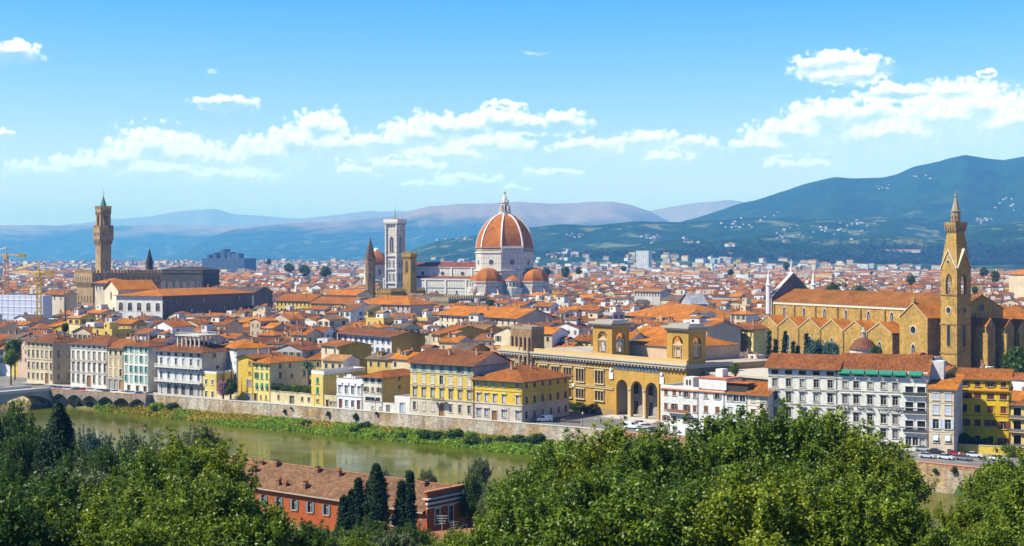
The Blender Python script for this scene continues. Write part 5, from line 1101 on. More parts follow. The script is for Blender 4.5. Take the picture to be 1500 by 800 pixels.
for j, y in enumerate((6, 15, 24, 33)):
    x0, x1, wy = NL + .01, NL + 12 + (1.5 if j % 2 else 0), 5.2; ze, zp = 23.5 - j * .4, 27 - j * .4
    m.poly([(x0, y - wy / 2, 0), (x1, y - wy / 2, 0), (x1, y - wy / 2, ze), (x0, y - wy / 2, ze)], SS, st_); m.poly([(x1, y - wy / 2, 0), (x1, y + wy / 2, 0), (x1, y + wy / 2, ze), (x1, y, zp), (x1, y - wy / 2, ze)], SD, st_); m.poly([(x1, y + wy / 2, 0), (x0, y + wy / 2, 0), (x0, y + wy / 2, ze), (x1, y + wy / 2, ze)], SD, st_)
    m.poly([(x0, y - wy / 2 - .3, ze - .1), (x1 + .3, y - wy / 2 - .3, ze - .1), (x1 + .3, y, zp + .15), (x0, y, zp + .15)], ORANGE, M['roof']); m.poly([(x1 + .3, y + wy / 2 + .3, ze - .1), (x0, y + wy / 2 + .3, ze - .1), (x0, y, zp + .15), (x1 + .3, y, zp + .15)], ORANGE, M['roof'])
    m.box(x1 - 1, x1 + 1.6, y - wy / 2 - .8, y - wy / 2 + .2, 0, ze - 2.5, SS, st_)
m.box(100, NL, NW + .01, 46, 0, 24, SD, st_); ch = m.build('choir_chapels', root)
m = MB(); roof_shape(m, 'gabley', 28, 22, 24, .5, .45, ORANGE, SS, 100, NW); m.build('roof', ch)
oculus(nv, NL + .02, 12.5, 31, R(90), 1.3, (.3, .25, .2)); wslot(nv, 'window', NL + .02, 9, 25, R(90), 1.2, 4, True, False, fr=SD); 
# bell tower of the church
T = MB(); bx0, bx1, by0, by1 = 127.0, 136.4, -9.0, -1.4; zs0 = zat(396, 581)
T.box(bx0, bx1, by0, by1, 0, zat(431, 581), SS, st_)
for z in (zat(455, 581) - 6, zat(433, 581), zat(519, 581)): T.box(bx0 - .3, bx1 + .3, by0 - .3, by1 + .3, z, z + .6, SD, st_)
zb0 = zat(431, 581)
T.xf = Matrix.Translation(((bx0 + bx1) / 2, by0, 0)); T.archwall(3.6, zb0, zs0 - 4.4, zs0 + 1.5, 0, SS, st_, -4.7, 4.7, 1.2, 8, True)
T.xf = Matrix.Translation(((bx0 + bx1) / 2, by1, 0)) @ Matrix.Rotation(R(180), 4, 'Z'); T.archwall(3.6, zb0, zs0 - 4.4, zs0 + 1.5, 0, SS, st_, -4.7, 4.7, 1.2, 8, True)
for sg, xx in ((90, bx1), (-90, bx0)): T.xf = Matrix.Translation((xx, (by0 + by1) / 2, 0)) @ Matrix.Rotation(R(sg), 4, 'Z'); T.archwall(3.2, zb0, zs0 - 4.4, zs0 + 1.5, 0, SS, st_, -3.8, 3.8, 1.2, 8, True)
T.xf = None; xm, ym = (bx0 + bx1) / 2, (by0 + by1) / 2
T.box(bx0 - .3, bx1 + .3, by0 - .3, by1 + .3, zs0 - 1, zs0 - .4, SD, st_) if False else None
zc = zat(338, 581)
T.loft([[(bx0 + .05, by0 + .05, zs0 + 1.4), (bx1 - .05, by0 + .05, zs0 + 1.4), (bx1 - .05, by1 - .05, zs0 + 1.4), (bx0 + .05, by1 - .05, zs0 + 1.4)], [(xm - 2.5, ym - 2.2, zc), (xm + 2.5, ym - 2.2, zc), (xm + 2.5, ym + 2.2, zc), (xm - 2.5, ym + 2.2, zc)]], SS, st_)
tw = T.build('church_bell_tower', root)
q = MB(); zg = zat(367, 581)                          # gables over the openings
for rot, wd, off in ((0, 4.7, (xm, by0)), (90, 3.8, (bx1, ym)), (-90, 3.8, (bx0, ym)), (180, 4.7, (xm, by1))):
    q.xf = Matrix.Translation((off[0], off[1], 0)) @ Matrix.Rotation(R(rot), 4, 'Z')
    q.poly([(-wd, -.15, zs0 + .2), (wd, -.15, zs0 + .2), (0, -.15, zg)], SS, st_)
    for s1 in (-1, 1):
        e = [(s1 * wd, -.5, zs0 + .2), (s1 * wd, -.5, zs0 + .9), (0, -.5, zg + .8), (0, -.5, zg)]; q.poly(e if s1 < 0 else e[::-1], (.66, .6, .46), M['trim']); q.poly([(s1 * wd, -.5, zs0 + .9), (0, -.5, zg + .8), (0, 2.4, zg + .8), (s1 * wd, .6, zs0 + .9)], (.6, .5, .34), M['trim'])
q.build('gable', tw)
q = MB(); a = 3.3; q.loft([[(xm - 2.5, ym - 2.3, zc - 1), (xm + 2.5, ym - 2.3, zc - 1), (xm + 2.5, ym + 2.3, zc - 1), (xm - 2.5, ym + 2.3, zc - 1)], [(xm - a, ym - a, zc + 2.2), (xm + a, ym - a, zc + 2.2), (xm + a, ym + a, zc + 2.2), (xm - a, ym + a, zc + 2.2)], [(xm - a, ym - a, zc + 3.6), (xm + a, ym - a, zc + 3.6), (xm + a, ym + a, zc + 3.6), (xm - a, ym + a, zc + 3.6)]], SD, st_)
for i in range(5): q.box(xm - a + .3 + i * 1.3, xm - a + .8 + i * 1.3, ym - a + .03, ym - 2.2, zc, zc + 2.1, (.5, .38, .2), st_); q.box(xm + 2.4, xm + a - .03, ym - a + .3 + i * 1.3, ym - a + .8 + i * 1.3, zc, zc + 2.1, (.5, .38, .2), st_)
q.build('balcony', tw)
q = MB(); q.loft([octa(1.9, zc + 3.6, xm, ym), octa(1.9, zat(311, 581), xm, ym), octa(2.25, zat(310, 581), xm, ym), octa(2.25, zat(308.5, 581), xm, ym), octa(1.85, zat(308, 581), xm, ym), octa(.35, zat(288, 581), xm, ym), octa(.8, zat(287, 581), xm, ym), octa(.5, zat(284.5, 581), xm, ym), octa(.06, zat(278, 581), xm, ym)], (.44, .36, .25), st_)
q.build('spire', tw)
for k in range(8): a_ = R(45 * k); wslot(tw, 'window', xm + 1.77 * math.cos(a_), ym + 1.77 * math.sin(a_), zc + 4.4, a_ + R(90), .6, 2.0, False, fr=SD)
oculus(tw, xm, by0 - .02, zat(455, 579), 0, 1.3, (.6, .52, .36)); oculus(tw, bx1 + .02, ym, zat(455, 579), R(90), 1.0, SD); wslot(tw, 'window', xm, by0 - .02, zat(508, 579), 0, 1.9, 9.5, True, False, fr=SD); wslot(tw, 'window', bx1 + .02, ym, zat(508, 579), R(90), 1.7, 9.5, True, False, fr=SD)
oculus(tw, xm, by0 - .17, zat(384, 581), 0, .8, (.66, .6, .46))
# round chapel with cone roof in the cloister
root = thing('round_chapel', 'small round chapel with a tiled cone roof and lantern before the gothic church', 'chapel', (kx(1265) * 575, 575, 0)); zb = zat(511, 575); FOOT.append((kx(1265) * 575, 575, 8, 8, 0))
m = MB(); m.lathe([(5.6, 0), (5.6, zb)], 16, (.72, .66, .54), M['wall'], cap=False); m.build('wall', root); m = MB(); m.lathe([(6.1, zb - .1), (3.6, zb + 3.2), (1.2, zb + 4.6)], 16, (.26, .10, .05), M['roof']); m.build('cone_roof', root)
m = MB(); m.lathe([(1.0, zb + 4.4), (1.0, zb + 6.6), (1.4, zb + 6.8), (1.1, zb + 7.1), (.1, zb + 9)], 10, (.42, .36, .28), M['trim']); m.build('lantern', root)
# ------------------------------------------------------------------ the national library
LO = Vector((33.6, 462, 0)); rz = math.atan2(-.788, .616); c_, s_ = math.cos(rz), math.sin(rz)
LS, LSD, LP = (.55, .315, .062), (.38, .26, .12), (.62, .40, .28)
root = thing('library', 'large ochre library with twin arched towers and a three arched columned porch', 'library', LO, rz)
FOOT.append((LO.x - 12 * c_ - 22 * s_, LO.y - 12 * s_ + 22 * c_, 52, 24, rz)); FOOT.append((LO.x + 60 * c_ - 26 * s_, LO.y + 60 * s_ + 26 * c_, 32, 18, rz))
zc = 18.6
m = MB(); wx0, wx1 = -60, -11
bays = [wx0 + 4 + i * 6.5 for i in range(7)] + [-7.2]
holes = []
for bx_ in bays:
    for (z0, z1) in ((10.3, 14.6), (4.6, 7.8)): holes += [(bx_ - 1.9, bx_ - .85, z0, z1), (bx_ - .55, bx_ + .55, z0, z1), (bx_ + .85, bx_ + 1.9, z0, z1)]
gridwall(m, 60, 0, zc, [(a - wx0, b - wx0, c, d) for a, b, c, d in holes], (wx0, 0), (1, 0), (0, 1), (lambda z: LS if z > 2 else LSD, [2.0]), M['wall'], .5)
m.poly([(wx0, 40, 0), (wx0, 0, 0), (wx0, 0, zc), (wx0, 40, zc)], LSD, M['wall']); m.poly([(wx0, 0, zc), (33.4, 0, zc), (33.4, 40, zc), (wx0, 40, zc)], (.5, .42, .32), M['wall'])
m.poly([(33.4, 0, 0), (33.4, 40, 0), (33.4, 40, zc), (33.4, 0, zc)], LSD, M['wall']); m.poly([(21.6, 0, 0), (33.4, 0, 0), (33.4, 0, zc), (21.6, 0, zc)], LS, M['wall'])
# arcade: three arches, columns in front of a deep porch
for i in range(3): m.xf = Matrix.Translation((3.7 + 6.95 * i, 0, 0)); m.archwall(5.4, .6, 9.6, 15.0, 0, LS, M['wall'], -3.45, 3.45, 1.1, 12)
m.xf = None; m.poly([(0, 0, 15.0), (21.6, 0, 15.0), (21.6, 0, zc), (0, 0, zc)], LS, M['wall']); m.poly([(0, 0, 0), (.25, 0, 0), (.25, 0, 15), (0, 0, 15)], LS, M['wall'])
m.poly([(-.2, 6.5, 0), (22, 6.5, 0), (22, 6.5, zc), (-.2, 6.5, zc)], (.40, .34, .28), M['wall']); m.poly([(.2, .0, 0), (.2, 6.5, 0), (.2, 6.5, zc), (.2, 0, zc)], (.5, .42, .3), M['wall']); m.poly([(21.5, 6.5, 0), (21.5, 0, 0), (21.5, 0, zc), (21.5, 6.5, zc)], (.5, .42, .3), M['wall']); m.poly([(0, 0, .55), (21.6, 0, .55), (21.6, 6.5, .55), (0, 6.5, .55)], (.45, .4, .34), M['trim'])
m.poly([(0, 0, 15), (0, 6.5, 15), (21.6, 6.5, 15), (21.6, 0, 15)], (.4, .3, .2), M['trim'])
m.build('wall', root)
wk = dict(w1=1.1)
for bx_ in bays:
    for (z0, z1) in ((10.3, 14.6), (4.6, 7.8)):
        key = ('lib', z1 - z0)
        if key not in _wc:
            f = MB(); p = MB(); h = z1 - z0
            for (a, b) in ((-1.9, -.85), (-.55, .55), (.85, 1.9)): p.poly([(a, .45, 0), (b, .45, 0), (b, .45, h), (a, .45, h)], mat=M['glass']); f.box((a + b) / 2 - .06, (a + b) / 2 + .06, .30, .42, 0, h, (.45, .36, .22), M['trim']); f.box(a, b, .30, .40, h * .62, h * .62 + .1, (.45, .36, .22), M['trim'])
            for xx in (-2.15, -.7, .7, 2.15): f.lathe([(.17, 0), (.14, h)], 8, (.62, .5, .32), M['trim'], xx, -.25, cap=False)
            f.box(-2.5, 2.5, -.5, -.01, -.4, -.005, (.60, .47, .26), M['trim']); f.box(-2.5, 2.5, -.5, -.01, h + .005, h + .4, (.60, .47, .26), M['trim'])
            _wc[key] = (f.mesh('window'), p.mesh('pane'))
        o = place('window', _wc[key][0], root, (bx_, 0, z0)); place('pane', _wc[key][1], o)
m = MB()
for (z, h, pr) in ((8.6, .4, .3), (9.2, .25, .2), (15.3, .35, .3)): m.box(wx0, -.3, -pr, -.003, z, z + h, (.56, .42, .2), M['trim'])
m.box(wx0 - .8, 34.2, -1.3, -.004, zc - .9, zc - .1, (.44, .38, .3), M['trim']); m.box(wx0 - 1, 34.5, -1.6, -.004, zc - .098, zc + .5, (.52, .45, .34), M['trim']); m.box(wx0 - .5, 33.9, -.6, .3, zc + .502, zc + 1.7, (.56, .40, .17), M['trim'])
for i in range(60): m.box(wx0 + i * 1.57, wx0 + .7 + i * 1.57, -1.2, -.005, zc - 1.5, zc - .902, (.36, .31, .24), M['trim'])
m.box(33.404, 34.2, -.6, 20, zc - .9, zc + .5, (.44, .38, .3), M['trim']); m.build('cornice', root)
for bx_ in bays[:-1]:
    m = MB(); m.box(bx_ - 2.7, bx_ + 2.7, -.12, -.004, 15.9, 17.1, LP, M['trim']); m.build('frieze_panel', root)
m = MB(); m.box(0.2, 21.0, -.18, -.005, 15.55, 17.2, (.16, .21, .20), M['trim']); pn = m.build('name_panel', root)
lettering('lettering', 'BIBLIOTECA  NAZIONALE  CENTRALE', pn, (10.6, -.25, 15.95), 1.15, (.36, .36, .30), 0, .05, 1.15)
for i in (1, 2):
    m = MB(); x = .22 + 6.95 * i; m.lathe([(.75, .56), (.75, 1.0), (.55, 1.1), (.52, 5), (.45, 8.7), (.6, 8.9), (.8, 9.5), (.8, 9.75)], 14, (.60, .55, .46), M['trim'], x, .35); m.build('column', root)
for i in range(3):
    x = 3.7 + 6.95 * i; put_window(root, x, 6.48, .6, 0, 2.2, 4.4, dict(door=1, rec=-.03, sur=(.5, .45, .38), shutc=(.07, .06, .06))); wslot(root, 'window', x, 6.46, 7.2, 0, 2.4, 3.6, False, fr=(.5, .45, .38))
m = MB()
for x in (-1.2, 22.6):
    m = MB(); m.box(x - .9, x + .9, -.4, -.005, 12.2, 14.6, (.80, .78, .72), M['trim']); m.lathe([(.02, 14.6), (.6, 14.9), (.45, 15.6), (.1, 15.9)], 8, (.8, .78, .72), M['trim'], x, -.35); m.build('coat_of_arms', root)
m = MB()
for bx_ in (bays[3] + 3.25, bays[4] + 3.25, bays[5] + 3.25): m.lathe([(.05, 9.45), (.75, 9.5), (.75, 9.9), (.05, 9.95)], 12, (.8, .78, .7), M['trim'], 0, 0) if False else m.box(bx_ - .55, bx_ + .55, -.55, -.31, 8.3, 9.4, (.82, .8, .72), M['trim'])
m.build('medallion', root)
m = MB(); m.box(-1.5, 23, -4.5, -.01, 0, .28, (.5, .46, .4), M['trim']); m.box(-.5, 22, -2.5, -.012, .282, .54, (.52, .48, .42), M['trim']); m.build('steps', root)
for tx in (-11, 24.2):
    T = MB(); w_, d_ = 9.5, 8.0; z0, z1, z2 = zc + .52, zc + 1.6, 29.2
    T.box(tx, tx + w_, .35, d_, zc, z1, LS, M['wall'])
    for (rot, ox, oy, hw, aw) in ((0, tx + w_ / 2, .35, w_ / 2, 4.6), (90, tx + w_, .35 + (d_ - .35) / 2, (d_ - .35) / 2, 3.8), (180, tx + w_ / 2, d_, w_ / 2, 4.6), (-90, tx, .35 + (d_ - .35) / 2, (d_ - .35) / 2, 3.8)):
        T.xf = Matrix.Translation((ox, oy, 0)) @ Matrix.Rotation(R(rot), 4, 'Z'); T.archwall(aw, z1 + .4, z1 + 5.2, z2 - .7, 0, LS, M['wall'], -hw, hw, .8, 12)
        T.poly([(-hw, 0, z2 - .7), (hw, 0, z2 - .7), (hw, 0, z2), (-hw, 0, z2)], LS, M['wall']); T.poly([(-hw, 0, z1), (hw, 0, z1), (hw, 0, z1 + .4), (-hw, 0, z1 + .4)], LS, M['wall'])
    T.xf = None; tw = T.build('tower', root)
    q = MB(); q.box(tx - .5, tx + w_ + .5, -.15, d_ + .5, z2 + .002, z2 + .5, (.46, .38, .26), M['trim']); q.box(tx - 1.2, tx + w_ + 1.2, -.85, d_ + 1.2, z2 + .9, z2 + 1.6, (.42, .37, .3), M['trim'])
    for i in range(11): x = tx - .3 + i * (w_ + .2) / 10; q.box(x, x + .5, -.7, .3, z2 + .502, z2 + .898, (.4, .33, .22), M['trim'])
    for i in range(9): y = .35 + i * (d_ - .8) / 8; q.box(tx + w_ + .1, tx + w_ + 1.0, y, y + .5, z2 + .502, z2 + .898, (.4, .33, .22), M['trim'])
    q.box(tx + .3, tx + w_ - .3, 1, d_ - .4, z2 + 1.602, z2 + 2.2, (.36, .34, .32), M['trim']); q.build('cornice', tw)
    for rot, ox, oy in ((0, tx + w_ / 2, .75), (90, tx + w_ - .4, .35 + (d_ - .35) / 2)):        # aedicule and statue in each opening
        q = MB(); q.xf = Matrix.Translation((ox, oy, 0)) @ Matrix.Rotation(R(rot), 4, 'Z'); sc_ = 1 if rot == 0 else .82
        for x in (-1.9 * sc_, -1.0 * sc_, 1.0 * sc_, 1.9 * sc_): q.lathe([(.22, z1 + .41), (.18, z1 + 4.4)], 8, (.56, .44, .24), M['trim'], x, 0)
        q.box(-2.2 * sc_, 2.2 * sc_, -.3, .3, z1 + 4.42, z1 + 4.9, (.56, .44, .24), M['trim']); q.poly([(-1.3 * sc_, -.25, z1 + 4.902), (1.3 * sc_, -.25, z1 + 4.902), (0, -.25, z1 + 6.0)], (.6, .45, .24), M['trim']); q.poly([(1.3 * sc_, .25, z1 + 4.902), (-1.3 * sc_, .25, z1 + 4.902), (0, .25, z1 + 6.0)], (.6, .45, .24), M['trim'])
        q.build('aedicule', tw)
    q = MB(); q.lathe([(.62, z1 + .41), (.62, z1 + 1.0)], 4, (.5, .42, .3), M['trim'], tx + w_ / 2, 2.6); q.lathe([(.55, z1 + 1.0), (.42, z1 + 1.8), (.36, z1 + 2.4), (.5, z1 + 2.9), (.16, z1 + 3.25), (.2, z1 + 3.4), (.2, z1 + 3.6), (.02, z1 + 3.75)], 10, (.16, .22, .22), M['trim'], tx + w_ / 2, 2.6); q.build('statue', tw)
m = MB(); m.box(34.6, 92, 8, 44, 0, 15.8, (.50, .37, .20), M['wall']); m.box(34.6, 92.4, 6.8, 44.4, 15.802, 16.5, (.54, .47, .36), M['trim'])
for i in range(10): m.box(37 + i * 5.5, 40.5 + i * 5.5, 7.95, 7.998, 11.2, 14.6, (.25, .25, .25), M['glass'])
m.build('right_wing', root)
m = MB(); m.box(-8, 20, 12, 38, zc + .02, zc + 4.5, (.60, .42, .28), M['wall']); roof_shape(m, 'hip', 28, 26, zc + 4.5, .6, .3, ORANGE, LS, -8, 12); m.build('reading_room', root)
# ------------------------------------------------------------------ hand placed buildings of the middle distance
def rows_auto(h, n, w=1.1, hh=1.9, k=2, st=None, top=1.0, step=3.7):
    return [dict(z=h - top - hh - i * step, h=hh, n=n, w=w, st=st or dict(sur=None, dark=1)) for i in range(k) if h - top - hh - i * step > .3]
def mid(name, label, p0, Y0, p1, Y1, depth, py, wall, roof='hip', roofc=ORANGE, n=0, k=2, ns=0, cat='building', st=None, **kw):
    A, B = Vector((kx(p0) * Y0, Y0, 0)), Vector((kx(p1) * Y1, Y1, 0)); h = zat(py, Y0) - kw.get('z0', 0)
    return bld(name, label, A, B, depth, h, wall, roof, roofc, rows_auto(h, n, k=k, st=st) if n else (), rows_auto(h, ns, k=k, st=st) if ns else (), **kw)
YL = (.80, .55, .12); CR = (.74, .60, .36)
A, B = Vector((kx(238) * 800, 800, 0)), Vector((kx(369) * 880, 880, 0)); h = zat(434, 800)
bld('palazzo', 'very long palazzo, front coloured dark as shade, orange hip roof and white arched end', A, B, 33, h, (.20, .15, .12), 'hip', ORANGE, rows_auto(h, 17, 1.3, 2.4, 2, dict(sur=(.32, .27, .22)), 2.2, 5.2), leftc=(.80, .77, .70), lrows=[dict(z=h - 8.5, h=4.6, n=5, w=3.0, st=dict(sur=WHITE, arched=1, wallc=(.80, .77, .70))), dict(z=h - 16, h=4.6, n=5, w=2.0, st=dict(sur=WHITE, arched=1, wallc=(.80, .77, .70)))], sidec=(.3, .25, .2), eave=1.3, chim=4, pitch=.2)  # shade of the long front is put into its wall colour
root, w_, rz_ = mid('church', 'small church with a tall cream gable left of the long dark palazzo', 153, 838, 173, 822, 24, 424, (.80, .70, .50), 'gabley', ORANGE, pitch=.5)
for x in (.3, .7): wslot(root, 'window', w_ * x, -.02, 14, 0, 2.2, 9, False, fr=BEIGE)
wslot(root, 'window', w_ * .5, -.02, 28, 0, 1.6, 4, False, fr=BEIGE)
root, w_, rz_ = mid('tower_house', 'square tower house with an open loggia under a flat orange hip roof', 139, 858, 160, 846, 16, 414.5, (.66, .56, .38), 'hip', ORANGE, eave=1.6, pitch=.3)
for i in range(4): wslot(root, 'window', w_ * (i + .5) / 4, -.02, zat(425, 850), 0, 1.7, 4.2, False, fr=WHITE)
mid('town_house', 'cream building with three tall windows beside the blue wrapped scaffold', 66, 862, 94, 850, 9, 431, (.70, .60, .46), 'gable', RUST, 3, 1, st=dict(sur=BEIGE, dark=1))
root, w_, rz_ = mid('tower_house', 'cream turret with three narrow arches among the roofs near the left edge', 101, 642, 117.5, 634, 9, 479, (.80, .66, .34), 'flat', parapet=(.9, (.8, .66, .34)))
for i in range(3): wslot(root, 'window', w_ * (i + .5) / 3, -.02, 12.0, 0, 1.0, 5.4, False, fr=(.8, .7, .45))
mid('town_house', 'long lemon building with a brown roof, left one of the stepped pair', 404, 912, 455, 898, 22, 440.5, YL, 'gable', RUST, 9, 2, chim=2)
mid('town_house', 'long pale yellow building with a low brown roof, right one of the stepped pair', 455.6, 896, 517, 872, 20, 444, (.80, .64, .28), 'gable', RUST, 11, 1, chim=2)
mid('town_house', 'cream upper block with an orange roof above the stepped yellow pair', 477, 950, 521, 935, 18, 432, (.80, .66, .40), 'gable', ORANGE, 8, 2)
mid('town_house', 'broad grey house under a wide bright orange hip roof below the battlements', 518, 872, 601, 846, 26, 445, (.58, .50, .42), 'hip', ORANGE, 12, 2, chim=3)
mid('palazzo', 'white building with a row of shuttered windows under a wide brown roof and ochre flank', 495, 602, 573.5, 572, 17, 488, (.76, .74, .70), 'gable', BROWN, 10, 2, st=dict(sur=None, shut='open', shutc=(.16, .19, .22)), sidec=(.60, .40, .08), eave=1.4, pitch=.2)
mid('town_house', 'cream house with a big blank ochre flank rising left of the narrow lemon house', 471, 541, 497, 530, 14, 505, (.72, .60, .40), 'gable', RUST, 2, 1, sidec=(.66, .45, .08), pitch=.2)
mid('town_house', 'house with a blank mustard flank between the cluttered white terraces', 632, 572, 646, 565, 24, 489, (.70, .56, .34), 'gable', RUST, 2, 1, sidec=(.60, .40, .09), pitch=.25)
mid('palazzo', 'long cream building with square dark windows under a bright orange roof', 644, 716, 758, 668, 22, 461, (.72, .60, .42), 'gable', ORANGE, 14, 2, eave=1.2, chim=3)
root, w_, rz_ = mid('stone_pavilion', 'dark brown stone pavilion with pilasters behind the library wing', 748, 508, 779, 494, 5, 480, (.40, .25, .13), 'flat', mat='stone', parapet=(1.0, (.30, .24, .18)))
for i in range(5):
    m = MB(); x = w_ * (i + .5) / 5; m.lathe([(.55, 10), (.5, 24)], 10, (.44, .31, .18), M['trim'], x, -.6); m.build('pilaster', root)
mid('market_hall', 'broad low hall under one huge pyramid of orange tiles', 912, 830, 1012, 770, 38, 462, (.66, .50, .32), 'hip', ORANGE, 0, pitch=.36, eave=1.2)
mid('palazzo', 'yellow palazzo with four rows of brown shutters left of the cypresses', 1052.5, 572, 1104, 552, 6, 479, (.82, .64, .22), 'hip', BROWN, 7, 4, st=dict(sur=None, shut='closed', shutc=(.25, .10, .04)), eave=1.0, chim=2)
mid('town_house', 'narrow cream house with red shutters against the yellow palazzo', 1034, 590, 1052, 575, 16, 487, (.82, .72, .56), 'shed', RUST, 3, 4, st=dict(sur=None, shut='closed', shutc=(.35, .08, .04)))
mid('town_house', 'olive house with an orange hip roof seen between the library towers', 926, 580, 976, 545, 18, 489, (.58, .42, .13), 'hip', ORANGE, 5, 1, eave=1.3)
mid('town_house', 'cream four storey house tucked behind the right library tower', 1022, 560, 1036, 550, 14, 480, (.70, .60, .40), 'gable', RUST, 3, 4)
mid('rotunda', 'large pale hall with a many sided orange roof at the right edge', 1478, 1215, 1520, 1185, 30, 402, (.74, .58, .38), 'hip', ORANGE, 0, pitch=.5)
mid('apartment_block', 'lone white high rise block standing up in the far city', 932, 4120, 950, 4100, 24, 368, (.72, .70, .67), 'flat', n=6, k=12, parapet=(1, WHITE))
mid('town_house', 'long white building with small windows among the far orange roofs', 929, 1030, 967, 1010, 10, 427, (.56, .52, .47), 'gable', DUSTY, 9, 1)
mid('hall', 'grey roofed shed with a steep metal roof among orange roofs', 997, 930, 1014, 905, 10, 444, (.42, .42, .44), 'gabley', (.42, .42, .45), pitch=.5)
mid('town_house', 'long brown roofed range below the dark stone hall', 300, 960, 372, 940, 20, 428, (.16, .15, .15), 'gable', (.16, .10, .08))
def slope(px, py):
    Ys = np.linspace(3200, 9500, 300); zz = hills_z(np.full(300, px), Ys, kx(px) * Ys); hit = np.nonzero(HY - (zz - EYE) / Ys * F <= py)[0]; return float(Ys[hit[0]]), float(zz[hit[0]])
Yh, zh = slope(1310, 370); Yv, zv_ = slope(1068, 362)
mid('hospital', 'long pale building with a bright red roof on the wooded foothill', 1272, Yh + 40, 1348, Yh - 40, 14, 366, (.62, .56, .5), 'gable', (.5, .12, .05), 14, 1, z0=zh - 3, pitch=.25)
mid('villa', 'cream villa with a small tower in the trees below the mountain', 1061, Yv, 1076, Yv - 20, 24, 357.5, (.86, .84, .80), 'hip', DUSTY, 5, 2, z0=zv_ - 3)
root, w_, rz_ = mid('court_house', 'distant dark glass building complex with stepped towers on the plain', 296, 3900, 358, 3850, 60, 379, (.07, .10, .15), 'flat', parapet=(1, (.07, .10, .15)))
for (x0, x1, py) in ((.08, .14, 373), (.2, .27, 370), (.36, .46, 365), (.48, .58, 369), (.52, .78, 371)):
    m = MB(); m.box(w_ * x0, w_ * x1, 5 + 30 * x0, 45, 40, zat(py, 3880), (.07, .10, .16), M['wall']); m.build('tower', root)
# scaffolded building under sheets
A, B = Vector((kx(-30) * 830, 830, 0)), Vector((kx(63) * 806, 806, 0)); v = B - A; w_ = v.length; rz = math.atan2(v.y, v.x); zt = zat(433, 815)
root = thing('wrapped_building', 'building wrapped in pale blue scaffold sheeting at the left edge', 'building', A, rz); take(A, rz, w_, 12)
m = MB(); m.box(0, w_, 0, 7, 0, zt, (.55, .60, .72), M['paint'])
m.build('sheeting', root)
m = MB(); m.poly([(0, -.1, 0), (w_, -.1, 0), (w_, -.1, zt * .55), (0, -.1, zt * .55)], (.36, .44, .62), M['paint']); m.box(0, w_, -.2, .0, zt * .55, zt * .57, (.7, .72, .78), M['paint']); m.build('lower_sheet', root)
m = MB()
for i in range(12): m.tube([(w_ * i / 11, -.35, 0), (w_ * i / 11, -.35, zt + 1.2)], .09, 5, (.6, .62, .66), M['metal'])
for z in range(4, int(zt), 4): m.tube([(0, -.35, z), (w_, -.35, z)], .07, 5, (.6, .62, .66), M['metal'])
m.build('scaffold', root)
def crane(label, px, Y, py0, py1, jib_l, jib_r, col):
    root = thing('tower_crane', label, 'crane', (kx(px) * Y, Y, 0), 0); m = MB(); zt = zat(py1, Y); a = 1.0
    for sx in (-a, a):
        for sy in (-a, a): m.tube([(sx, sy, 0), (sx, sy, zt)], .22, 4, col, M['metal'])
    n = int(zt / 2.4)
    for i in range(n):
        z0, z1 = zt * i / n, zt * (i + 1) / n
        for (p, q) in (((-a, -a), (a, -a)), ((a, -a), (a, a)), ((a, a), (-a, a)), ((-a, a), (-a, -a))): m.tube([(*p, z0), (*q, z1)] if i % 2 else [(*q, z0), (*p, z1)], .12, 4, col, M['metal'])
    m.build('mast', root); m = MB()
    m.tube([(jib_l, 0, zt), (jib_r, 0, zt)], .3, 4, col, M['metal']); m.tube([(jib_l * .9, 0, zt + 1.6), (0, 0, zt + 5)], .1, 4, col, M['metal']); m.tube([(0, 0, zt), (0, 0, zt + 5)], .4, 4, col, M['metal']); m.tube([(jib_r * .9, 0, zt + .4), (0, 0, zt + 5)], .1, 4, col, M['metal'])
    k = int(abs(jib_r - jib_l) / 2.5)
    for i in range(k): x0 = jib_l + (jib_r - jib_l) * i / k; x1 = jib_l + (jib_r - jib_l) * (i + 1) / k; m.tube([(x0, 0, zt), ((x0 + x1) / 2, 0, zt + 1.3), (x1, 0, zt)], .09, 4, col, M['metal'])
    m.build('jib', root); m = MB(); cw = jib_r if abs(jib_r) < abs(jib_l) else jib_l; m.box(cw - 2.2, cw + 2.2, -1, 1, zt - 1.4, zt + .9, (.62, .42, .06), M['paint']); m.build('counterweight', root)
    m = MB(); m.box(-1.4, .9, -2.3, -1.1, zt - 2.6, zt - .3, (.7, .55, .2), M['paint']); m.build('cab', root)
crane('yellow lattice tower crane rising from the blue wrapped scaffold', 57, 744, 462, 399, -14, 5, (.72, .47, .02))
crane('pale orange tower crane with a counterweight near the left edge', 9.5, 905, 420, 374, -14, 10, (.62, .36, .16))

# ------------------------------------------------------------------ the sea of houses
WCOLS = [('white', (.84, .82, .78)), ('cream', (.78, .66, .44)), ('pale grey', (.58, .56, .53)), ('yellow', (.80, .56, .13)), ('ochre', (.62, .41, .11)), ('beige', (.64, .52, .36)), ('pinkish', (.70, .50, .38)), ('sandy', (.72, .58, .34))]
WWT = [30, 24, 12, 9, 6, 14, 6, 8]
RCOLS = [('orange', ORANGE), ('rust', RUST), ('brown', BROWN), ('dusty', DUSTY), ('grey brown', (.20, .135, .095))]
CAPS = [(1104, 1388, 523, 640), (1386, 1530, 541, 612), (1040, 1104, 524, 528), (100, 300, 436, 960), (540, 812, 428, 1255), (395, 540, 446, 850), (640, 762, 472, 660), (900, 1015, 466, 780), (860, 1035, 494, 545), (230, 372, 455, 800), (0, 70, 462, 745), (70, 160, 447, 770), (470, 640, 512, 570), (1385, 1475, 470, 640), (1125, 1385, 446, 760)]
